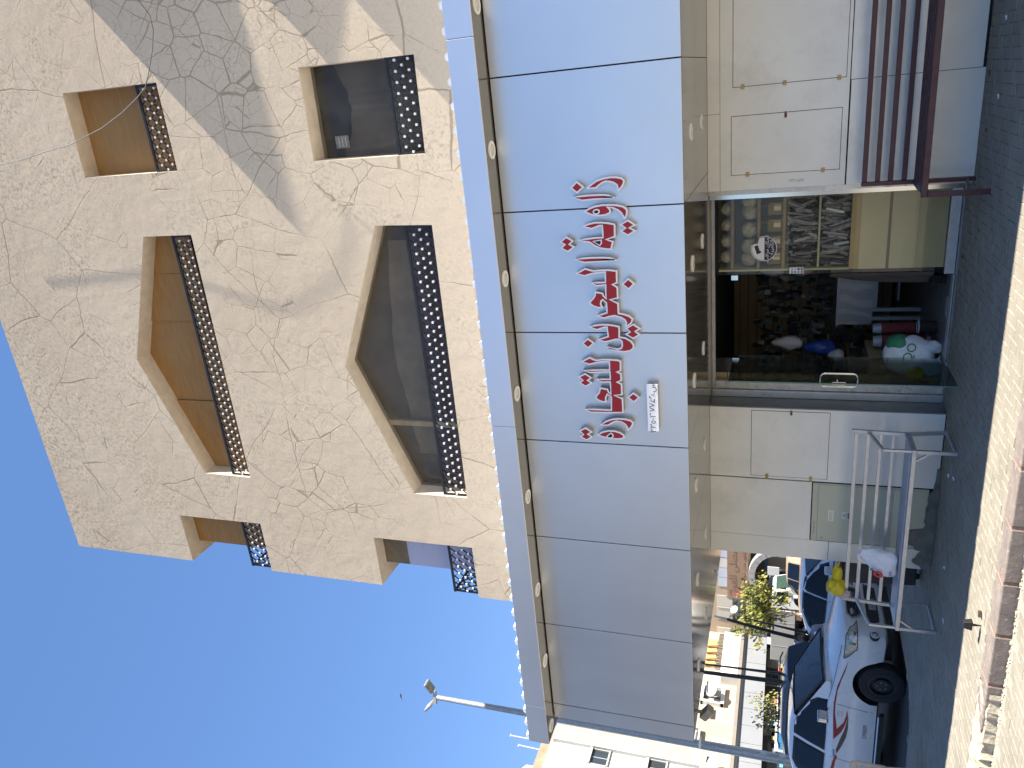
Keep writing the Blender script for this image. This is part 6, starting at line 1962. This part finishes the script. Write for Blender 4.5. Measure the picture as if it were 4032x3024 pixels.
# single framed window, small windows
w1 = fb(34.62, 35.86, 5.22, 6.35, -.018, .02, dkglass, 'window', sbld)
for a in ((34.40, 34.61), (35.87, 36.08)):
    fb(a[0], a[1], 5.0, 6.5, -.018, .30, whitew, 'window_frame', w1)
fb(34.40, 36.08, 4.98, 5.21, -.018, .34, whitew, 'sill', w1)
fb(34.40, 36.08, 6.36, 6.55, -.018, .34, whitew, 'lintel', w1)
fb(34.62, 35.0, 5.22, 6.0, .03, .06, M('cream_shutter', (.45, .38, .27), .8), 'shutter', w1)
fb(35.22, 35.27, 5.22, 6.35, .021, .05, greyf, 'mullion', w1)
for y in (31.08, 29.9):
    sw_ = fb(y - .22, y + .22, 5.33, 5.68, -.018, .004, dkglass, 'small_window', sbld)
    fb(y - .24, y + .24, 5.69, 5.76, -.018, .05, whitew, 'lintel', sw_)
fb(31.9, 33.05, 4.2, 9.0, -.018, .012, M('tan_panel', (.40, .31, .21), .8), 'tan_panel', sbld)
ac = thing('air_conditioner', 'white air conditioner on the stone wall left of the framed window', 'air conditioner', (XB, 33.6, 5.7))
fb(33.2, 34.05, 5.72, 6.25, -.01, .35, whitew, 'casing', ac, .02)
for k in range(5):
    fb(33.24, 33.62, 5.78 + k * .085, 5.83 + k * .085, .351, .36, greyf, 'grille_slat', ac)
# white balcony front with green sign and timber above
fb(36.6, 40.95, 4.25, 5.38, -.018, .9, whitew, 'balcony_front', sbld)
fb(36.55, 41.0, 4.22, 4.25, -.018, .95, cap_m, 'balcony_floor', sbld)
for k in range(26):
    fb(37.0 + k * .15, 37.05 + k * .15, 5.385, 5.75, .80, .86, M('dark_baluster', (.10, .09, .08), .6), 'baluster', sbld)
timb = M('raw_timber', (.42, .25, .10), .8, var=.25, vs=5)
for y in (38.3, 38.9, 39.6, 40.3):
    q = MB().bar((XB + .3, y, 5.3), (XB + .2, y - .25, 6.6), .16, .10)
    o = q.build('timber_prop', timb, sbld)
fb(38.0, 41.0, 5.9, 6.6, -.015, .05, M('tan_board', (.40, .26, .13), .8), 'board_panel', sbld)
gs = thing('green_sign', 'pale green board with white phone numbers on the white balcony front', 'sign', (XB + .9, 40.2, 4.5))
fb(39.36, 41.0, 4.47, 5.40, .905, .93, M('sign_green', (.30, .44, .34), .6), 'sign_board', gs)
wt = M('sign_white', (.80, .80, .78), .6)
text_mesh('sign_text', arab('ﻟﻠﺒﻴﻊ'), .42, wt, gs, (XB + .934, 40.2, 5.20), (0, 1, 0), (0, 0, 1))
text_mesh('sign_text', '0504892169', .20, wt, gs, (XB + .934, 40.2, 4.92), (0, 1, 0), (0, 0, 1))
text_mesh('sign_text', '0538116066', .20, wt, gs, (XB + .934, 40.2, 4.66), (0, 1, 0), (0, 0, 1))

# second building, square to the first: patterned windows, the brown sign and the arch
YB = 42.0
def gb(x0, x1, z0, z1, d0, d1, m_, name, par, bevel=0):
    return MB().box(x0, x1, YB - d1, YB - d0, z0, z1).build(name, m_, par, bevel=bevel)
arc_b = thing('arch_building', 'beige building with patterned windows and brown sign over an arched entrance', 'building', (-34, YB, -.125))
beige = M('beige_render', (.46, .37, .27), .85, var=.1, vs=2)
gb(-54, -16, 3.7, 13.5, -14, 0, beige, 'wall', arc_b)
gb(-39.9, -16, -.1, 3.7, -14, -1.6, M('porch_back', (.12, .10, .085), .9), 'porch_wall', arc_b)
gb(-39.9, -36.4, -.1, 3.7, -1.59, -.05, M('porch_back', (.12, .10, .085), .9), 'shop_wall', arc_b)
def pat_mat(name, c1, c2):
    m, nt, n, l, p = nodes_of(name)
    pos = pos_node(n)
    w_ = n.new('ShaderNodeTexWave'); w_.wave_type = 'RINGS'; w_.inputs['Scale'].default_value = .9; w_.inputs['Distortion'].default_value = 6.5; w_.inputs['Detail'].default_value = 2.5
    l.new(pos, w_.inputs['Vector'])
    l.new(ramp(n, l, w_.outputs['Fac'], .03, .14, c2 + (1,), c1 + (1,)), p.inputs['Base Color'])
    p.inputs['Roughness'].default_value = .35
    return m
pat = pat_mat('patterned_panel', (.55, .53, .47), (.22, .21, .18))
patb = pat_mat('blue_patterned_panel', (.50, .56, .66), (.20, .26, .36))
for x0, x1 in ((-38.75, -36.6), (-40.95, -39.52)):
    w_ = gb(x0, x1, 4.92, 6.04, .001, .03, pat, 'patterned_panel', arc_b)
    gb((x0 + x1) / 2 - .025, (x0 + x1) / 2 + .025, 4.92, 6.04, .031, .06, greyf, 'mullion', w_)
    dw_ = gb(x0, x1, 4.17, 4.90, .001, .025, dkglass, 'dark_window', arc_b)
    gb(x0 - .05, x1 + .05, 4.10, 4.168, .001, .12, cap_m, 'sill', dw_)
for x0, x1, m_ in ((-35.8, -35.02, patb), (-34.98, -34.18, patb), (-34.13, -33.35, whitew), (-33.30, -32.4, patb)):
    gb(x0, x1, 5.30, 5.95, .001, .03, m_, 'patterned_panel', arc_b)
bs2 = thing('brown_sign', 'large brown shop sign board with Arabic lettering above the arched entrance', 'sign', (-34, YB, 3.8))
brs = M('sign_brown', (.33, .215, .145), .6, var=.05, vs=1)
gb(-36.56, -31.4, 3.83, 5.255, .05, .25, brs, 'sign_board', bs2)
dks = M('sign_dark', (.07, .045, .035), .6)
ys = YB - .256
text_mesh('sign_text', arab('ﺍﻟﻤﺼﻠﻰ ﻟﻠﻌﻮﺩ'), .80, M('sign_outline', (.20, .125, .09), .6), bs2, (-34.0, ys, 4.85), (1, 0, 0), (0, 0, 1))
text_mesh('sign_text', arab('ﻣﺸﺎﻭﻱ ﻣﻨﺪﻱ ﺷﻮﺍﻳﺔ ﻣﻘﺒﻼﺕ'), .34, dks, bs2, (-34.2, ys, 4.10), (1, 0, 0), (0, 0, 1))
text_mesh('sign_text', arab('ﺗﻠﻴﻔﻮﻥ'), .22, dks, bs2, (-36.1, ys, 5.06), (1, 0, 0), (0, 0, 1))
MB().disc((-36.1, YB - .256, 4.55), (0, -1, 0), .22, .01, 24).build('red_roundel', M('sign_red', (.50, .05, .05), .5), bs2)
text_mesh('sign_text', '5', .32, wt, bs2, (-36.1, YB - .263, 4.55), (1, 0, 0), (0, 0, 1))
# the arch: a thick curved band of stone blocks
arm = M('arch_stone', (.42, .41, .39), .8, var=.1, vs=3)
n_ = 13
for k in range(n_):
    t0, t1 = math.pi * (k + .03) / n_, math.pi * (k + .97) / n_
    q = MB()
    vs = []
    for y in (YB - .6, YB - .02):
        for t in (t0, (t0 + t1) / 2, t1):
            for rr_, rz_ in ((1.85, 1.55), (2.30, 1.98)):
                vs.append((-34.22 + rr_ * math.cos(t), y, 1.82 + rz_ * math.sin(t)))
    fs = []
    for a_ in range(2):
        fs += [(a_ * 2, a_ * 2 + 1, a_ * 2 + 3, a_ * 2 + 2), (6 + a_ * 2, 6 + a_ * 2 + 2, 6 + a_ * 2 + 3, 6 + a_ * 2 + 1),
               (a_ * 2, a_ * 2 + 2, 6 + a_ * 2 + 2, 6 + a_ * 2), (a_ * 2 + 1, 6 + a_ * 2 + 1, 6 + a_ * 2 + 3, a_ * 2 + 3)]
    fs += [(0, 6, 7, 1), (4, 5, 11, 10)]
    q.add(vs, fs).build('arch_block', arm, arc_b)
for x in (-36.5, -32.4):
    gb(x, x + .45, -.1, 1.82, .02, .6, arm, 'arch_pier', arc_b)
gb(-35.0, -31.2, -.1, 2.5, -1.50, -1.45, M('roller_shutter', (.25, .215, .17), .6), 'roller_shutter', arc_b)
for k in range(22):
    gb(-35.0, -31.2, .0 + k * .112, .05 + k * .112, -1.449, -1.43, M('roller_shutter', (.25, .215, .17), .6), 'shutter_slat', arc_b)
gb(-35.1, -31.1, 2.52, 2.8, -1.5, -1.2, M('shutter_blue', (.05, .09, .16), .6), 'shutter_box', arc_b)
gb(-36.3, -35.2, .2, 2.4, -1.3, -1.1, M('poster_stand', (.30, .42, .55), .6), 'poster_board', arc_b)
gb(-36.2, -35.3, .3, 1.2, -1.099, -1.09, M('poster_yellow', (.60, .45, .10), .6), 'poster_yellow', arc_b)
ps = thing('post_sign', 'small white rectangular sign on a post in front of the shutter', 'sign', (-33.3, YB - 1, -.125))
MB().tube([(-33.2, YB - 1, -.12), (-33.2, YB - 1, 2.3)], .03, 8).build('post', greyf, ps)
MB().box(-33.65, -32.95, YB - 1.06, YB - 1.035, 1.72, 2.50).build('sign_plate', wt, ps)

# continuous shop awning
aw = thing('shop_awning', 'long pale panelled awning with taupe cap over the shops across the street', 'awning', (XB, 33, 2.43))
y = 15.0
while y < 41.2:
    fb(y + .012, min(y + 1.46, 41.3) - .012, 2.43, 3.82, .60, .66, awn_m, 'awning_panel', aw)
    y += 1.46
fb(15, 41.9, 2.42, 3.83, -.1, .598, gap_m, 'awning_core', aw)
x_ = -39.3
while x_ < -36.6:
    MB().box(x_ + .012, x_ + .96, YB - .72, YB - .66, 2.43, 3.75).build('awning_panel', awn_m, aw)
    x_ += .972
MB().box(-39.38, -36.35, YB - .65, YB - .06, 2.42, 3.76).build('awning_core', gap_m, aw)
fb(15, 41.2, 3.832, 3.99, -.1, .75, M('grey_strip', (.33, .33, .34), .6), 'awning_strip', aw)
fb(15, 41.3, 3.992, 4.215, -.1, 1.0, cap_m, 'awning_cap', aw)
# shop windows and goods below the awning
shp = thing('shop_row', 'row of dark shopfronts with stacked goods under the pale awning', 'shops', (XB, 33, -.125))
shg = M('shop_dark', (.055, .05, .045), .5, var=.3, vs=2)
fb(15, 41.9, -.1, 2.42, -.49, -.45, shg, 'shop_front', shp)
y = 15.2
k = 0
while y < 39.5:
    k += 1
    wd = rnd.uniform(1.6, 2.6)
    if k % 3:
        gl_ = fb(y, y + wd, .25, 2.2, -.449, -.43, dkglass, 'shop_window', shp)
        fb(y - .04, y, .0, 2.42, -.449, -.36, greyf, 'mullion', gl_)
    else:
        fb(y, y + wd, .0, 2.35, -.449, -.40, cap_m, 'shop_shutter', shp)
    y += wd + .15
goodm = [M('shopgood_%d' % i, c, .6) for i, c in enumerate([(.10, .30, .45), (.45, .45, .42), (.20, .35, .40), (.45, .12, .10), (.15, .15, .15), (.35, .30, .10)])]
for i in range(46):
    y = rnd.uniform(26, 41); z = rnd.choice([.3, .75, 1.2, 1.65])
    q = MB().box(XB - .40, XB - .1, y, y + rnd.uniform(.25, .6), z, z + rnd.uniform(.2, .4))
    q.build('stacked_goods', goodm[i % 6], shp)

# dishes, tank, mast
def dish(y, z, r_, label, off=.0):
    t = thing('satellite_dish', label, 'satellite dish', (XB + off, y, z))
    ax = Vector((.75, -.35, .55)).normalized()
    a = ax.cross(Vector((0, 0, 1))).normalized(); b = ax.cross(a)
    vs, fs = [Vector((XB + off + .4, y, z))], []
    n_ = 20
    for i in range(1, 5):
        for k in range(n_):
            tt = 2 * math.pi * k / n_
            rr_ = r_ * i / 4
            vs.append(vs[0] + (a * math.cos(tt) + b * math.sin(tt)) * rr_ + ax * (.35 * rr_ * rr_ / r_))
    fs += [(0, 1 + k, 1 + (k + 1) % n_) for k in range(n_)]
    for i in range(3):
        fs += [(1 + i * n_ + k, 1 + (i + 1) * n_ + k, 1 + (i + 1) * n_ + (k + 1) % n_, 1 + i * n_ + (k + 1) % n_) for k in range(n_)]
    q = MB().add(vs, fs)
    o_ = q.build('reflector', M('dish_grey', (.38, .37, .37), .5), t, smooth='all')
    s_ = o_.modifiers.new('s', 'SOLIDIFY'); s_.thickness = .02
    MB().tube([(XB + off, y, z - .1), (XB + off + .4, y, z)], .03, 6).build('arm', greyf, t)
    MB().tube([vs[0] - b * r_, vs[0] + ax * r_ * .9], .015, 5).build('feed_arm', greyf, t)
    MB().sphere(vs[0] + ax * r_ * .9, .05, 8, 6).build('feed_horn', greyf, t)
dish(34.9, 5.75, .42, 'grey satellite dish in front of the framed window across the street', .4)
dish(29.1, 5.15, .40, 'grey satellite dish low on the stone wall at the picture edge', .2)
dish(YB - .45, 4.72, .30, 'pale satellite dish in front of the patterned window', 2.15)
fl2 = thing('water_tank', 'white water tank with red cap on the roof of the stone building', 'water tank', (XB - 2.5, 27.9, 16.3))
MB().tube([(XB - 2.5, 27.9, 16.3), (XB - 2.5, 27.9, 17.2), (XB - 2.5, 27.9, 17.5), (XB - 2.5, 27.9, 17.62)], [.85, .85, .55, .3], 20).build('tank', whitew, fl2, smooth=True)
MB().disc((XB - 2.5, 27.9, 17.72), (0, 0, 1), .22, .22, 12).build('cap', M('red_cap', (.30, .07, .04), .6), fl2)
for i, (y, h, lab) in enumerate(((29.6, 2.3, 'tall thin aerial mast on the roof edge of the stone building'), (28.9, 1.5, 'short thin aerial mast on the roof edge of the stone building'))):
    t = thing('aerial_mast', lab, 'aerial', (XB - .8, y, 16.3))
    MB().tube([(XB - .8, y, 16.3), (XB - .8, y + .05 * i, 16.3 + h)], .045, 6).build('mast', greyf, t)
    MB().bar((XB - .8, y - .12, 16.3 + h), (XB - .8, y + .12, 16.3 + h), .05, .05).build('crossbar', greyf, t)

# street lamp: galvanised pole with two square lamp heads
galv = M('galvanised', (.42, .42, .40), .45, metal=.6, var=.15, vs=12)
LXp, LYp = -14.58, 6.69
lp = thing('street_lamp', 'tall galvanised street lamp with twin square lamp heads behind the pickup', 'street lamp', (LXp, LYp, -.125))
MB().tube([(LXp, LYp, -.12), (LXp, LYp, 3.4), (LXp, LYp, 3.42), (LXp, LYp, 10.05)], [.115, .10, .092, .062], 16).build('pole', galv, lp, smooth=True)
MB().box(LXp - .2, LXp + .2, LYp - .2, LYp + .2, -.12, -.09).build('base_plate', galv, lp)
MB().bar((LXp - .16, LYp - .06, 10.1), (LXp + .16, LYp + .06, 10.14), .07, .07).build('cross_arm', galv, lp)
for dx, dy, tl_, nm in ((.24, .08, -.55, 'r'), (-.24, -.09, .75, 'l')):
    rt = Matrix.Rotation(tl_, 3, 'Y')
    hd_ = MB().obox((LXp + dx, LYp + dy, 10.28), (.15, .12, .03), rt).build('lamp_head', galv, lp, bevel=.01)
    MB().obox(Vector((LXp + dx, LYp + dy, 10.28)) + rt @ Vector((0, 0, -.033)), (.12, .09, .004), rt).build('lamp_glass', M('lamp_panel', (.45, .45, .40), .3), hd_)
for z in (1.55, 1.95):
    MB().box(LXp + .095, LXp + .108, LYp - .05, LYp + .05, z, z + .12).build('pole_sticker', paper_m, lp)

# black swan-neck posts
blackp = M('black_post', (.018, .018, .02), .4, var=.2, vs=9)
def black_post(x, y, top, lean, label):
    t = thing('decorative_lamp', label, 'lamp post', (x, y, -.125))
    pts = [(x + lean * max(0, z / top) ** 1.6, y + .02, z) for z in [-.12 + (top + .12) * i / 14 for i in range(15)]]
    MB().tube(pts, [.075 - .035 * i / 14 for i in range(15)], 10).build('pole', blackp, t, smooth=True)
    p2 = [(x + .16 + lean * .92 * max(0, z / top) ** 1.5, y + .14, z) for z in [-.12 + (top * .86 + .12) * i / 12 for i in range(13)]]
    MB().tube(p2, [.06 - .045 * i / 12 for i in range(13)], 8).build('spear', blackp, t, smooth=True)
    MB().box(x - .12, x + .28, y - .1, y + .25, -.12, .02).build('base', blackp, t, bevel=.02)
    for z in (.9, 1.9):
        MB().bar((x + lean * max(0, z / top) ** 1.6, y + .02, z), (x + .16 + lean * .92 * max(0, z / top) ** 1.5, y + .14, z), .02, .03).build('tie', blackp, t)
    tipm = M('pale_tip', (.62, .61, .58), .5)
    MB().tube([(pts[-1][0], pts[-1][1], pts[-1][2]), (pts[-1][0] + lean * .12, pts[-1][1], pts[-1][2] + .35)], [.04, .025], 8).build('pale_tip', tipm, t, smooth=True)
black_post(-15.25, 11.55, 3.15, .45, 'black twin lamp post leaning right beside the small tree')
black_post(-14.75, 9.30, 4.6, -.10, 'black twin lamp post standing upright left of the small tree')

# street trees
leafm = [M('leaf_%d' % i, c, .6, var=.25, vs=6) for i, c in enumerate([(.15, .165, .03), (.24, .23, .045), (.09, .115, .025), (.30, .27, .07)])]
barkm = M('pale_bark', (.45, .38, .29), .9, var=.2, vs=12)
def tree(x, y, h, spread, crown_z, n_leaf, label, seed, size=.09):
    rr = random.Random(seed)
    t = thing('street_tree', label, 'tree', (x, y, -.125))
    q = MB()
    q.tube([(x, y, -.12), (x + .02, y + .02, crown_z * .45), (x - .03, y + .03, crown_z), (x + .05, y, crown_z + .5 * (h - crown_z))], [.055, .045, .035, .012], 8)
    tips = []
    for k in range(9):
        a = 2 * math.pi * k / 9 + rr.uniform(-.3, .3)
        z0 = crown_z * rr.uniform(.62, 1.0)
        e = Vector((x + spread * .85 * math.cos(a) * rr.uniform(.5, 1), y + spread * .85 * math.sin(a) * rr.uniform(.5, 1), crown_z + (h - crown_z) * rr.uniform(.15, .9)))
        mid = (Vector((x, y, z0)) + e) / 2 + Vector((0, 0, .12))
        q.tube([(x, y, z0), mid, e], [.022, .014, .005], 5)
        tips.append(e); tips.append(mid)
    q.build('trunk', barkm, t, smooth=True)
    c = MB()
    cl = []
    for e in tips:
        for _ in range(3):
            cl.append(e + Vector((rr.gauss(0, spread * .20), rr.gauss(0, spread * .20), rr.gauss(0, (h - crown_z) * .14))))
    for i in range(n_leaf):
        b = rr.choice(cl)
        p = b + Vector((rr.gauss(0, .13), rr.gauss(0, .13), rr.gauss(0, .11)))
        n = Vector((rr.gauss(0, 1), rr.gauss(0, 1), rr.gauss(0, 1) + .6)).normalized()
        a = n.cross(Vector((rr.random(), rr.random(), .3))).normalized(); b2 = n.cross(a)
        s_ = size * rr.uniform(.6, 1.2)
        c.mat(rr.randrange(4))
        c.add([p - a * s_, p + b2 * s_ * .4, p + a * s_, p - b2 * s_ * .4], [(0, 1, 2, 3)])
    o_ = c.build('crown', leafm, t)
    return t
tree(-17.2, 15.3, 3.05, 1.05, 1.9, 2600, 'small yellow green street tree in front of the white truck', 3)
tree(-19.6, 13.3, 2.45, .75, 1.7, 420, 'sparse little street tree above the charcoal car roof', 8, .075)

# bird high in the sky
bd = thing('bird', 'small dark bird gliding high in the blue sky', 'bird', (-43.76, 34.05, 29.6))
q = MB()
bx, by, bz = -43.76, 34.05, 29.6
q.tube([(bx - .22, by, bz), (bx, by, bz + .02), (bx + .22, by, bz)], [.02, .07, .02], 8)
q.build('bird_body', M('bird_dark', (.04, .035, .03), .8), bd)
for s_ in (-1, 1):
    q = MB(); q.add([(bx - .06, by, bz), (bx + .10, by, bz), (bx + .06, by + s_ * .25, bz + .42 * (1 if s_ > 0 else .6) * s_ * .5), (bx - .03, by + s_ * .42, bz + .35 * s_)], [(0, 1, 2, 3)])
    o_ = q.build('wing', M('bird_dark', (.04, .035, .03), .8), bd); sm2 = o_.modifiers.new('s', 'SOLIDIFY'); sm2.thickness = .012

# beige plastic chair by the pickup door
ch = thing('plastic_chair', 'beige plastic chair with slotted back beside the pickup door at the picture edge', 'chair', (-9.00, 1.24, 0.0), R(137))
chm = M('beige_plastic', (.46, .41, .33), .45, var=.08, vs=6)
MB().box(-.22, .22, -.22, .22, .42, .45).build('seat', chm, ch, bevel=.02, local=True)
for sx in (-1, 1):
    for sy in (-1, 1):
        MB().bar((sx * .19, sy * .19, .42), (sx * .25, sy * .24, 0), .05, .05).build('leg', chm, ch, bevel=.01, local=True)
    MB().bar((-.20, sx * .20, .45), (-.29, sx * .20, .84), .05, .05).build('back_post', chm, ch, bevel=.015, local=True)
for k in (-.1, 0, .1):
    MB().bar((-.21, k, .50), (-.285, k, .80), .045, .03).build('back_slat', chm, ch, bevel=.01, local=True)
MB().bar((-.29, -.21, .83), (-.29, .21, .83), .05, .09).build('top_rail', chm, ch, bevel=.02, local=True)

# added unseen block behind the viewer, darkening the reflection in the silver panels
op = thing('added_reflection_block', 'added unseen dark grey block behind the viewer that darkens the canopy reflection', 'building', (-38, -26, -.125))
MB().box(-70, -19, -40, -26, -.12, 19).build('wall', M('reflected_dark_grey', (.12, .125, .135), .9, var=.1, vs=1), op)
for zz in (4.5, 8.3, 12.1, 15.9):
    for k in range(13):
        MB().box(-68.5 + k * 3.7, -66.7 + k * 3.7, -26.0, -25.96, zz, zz + 1.7).build('window', dkglass, op)
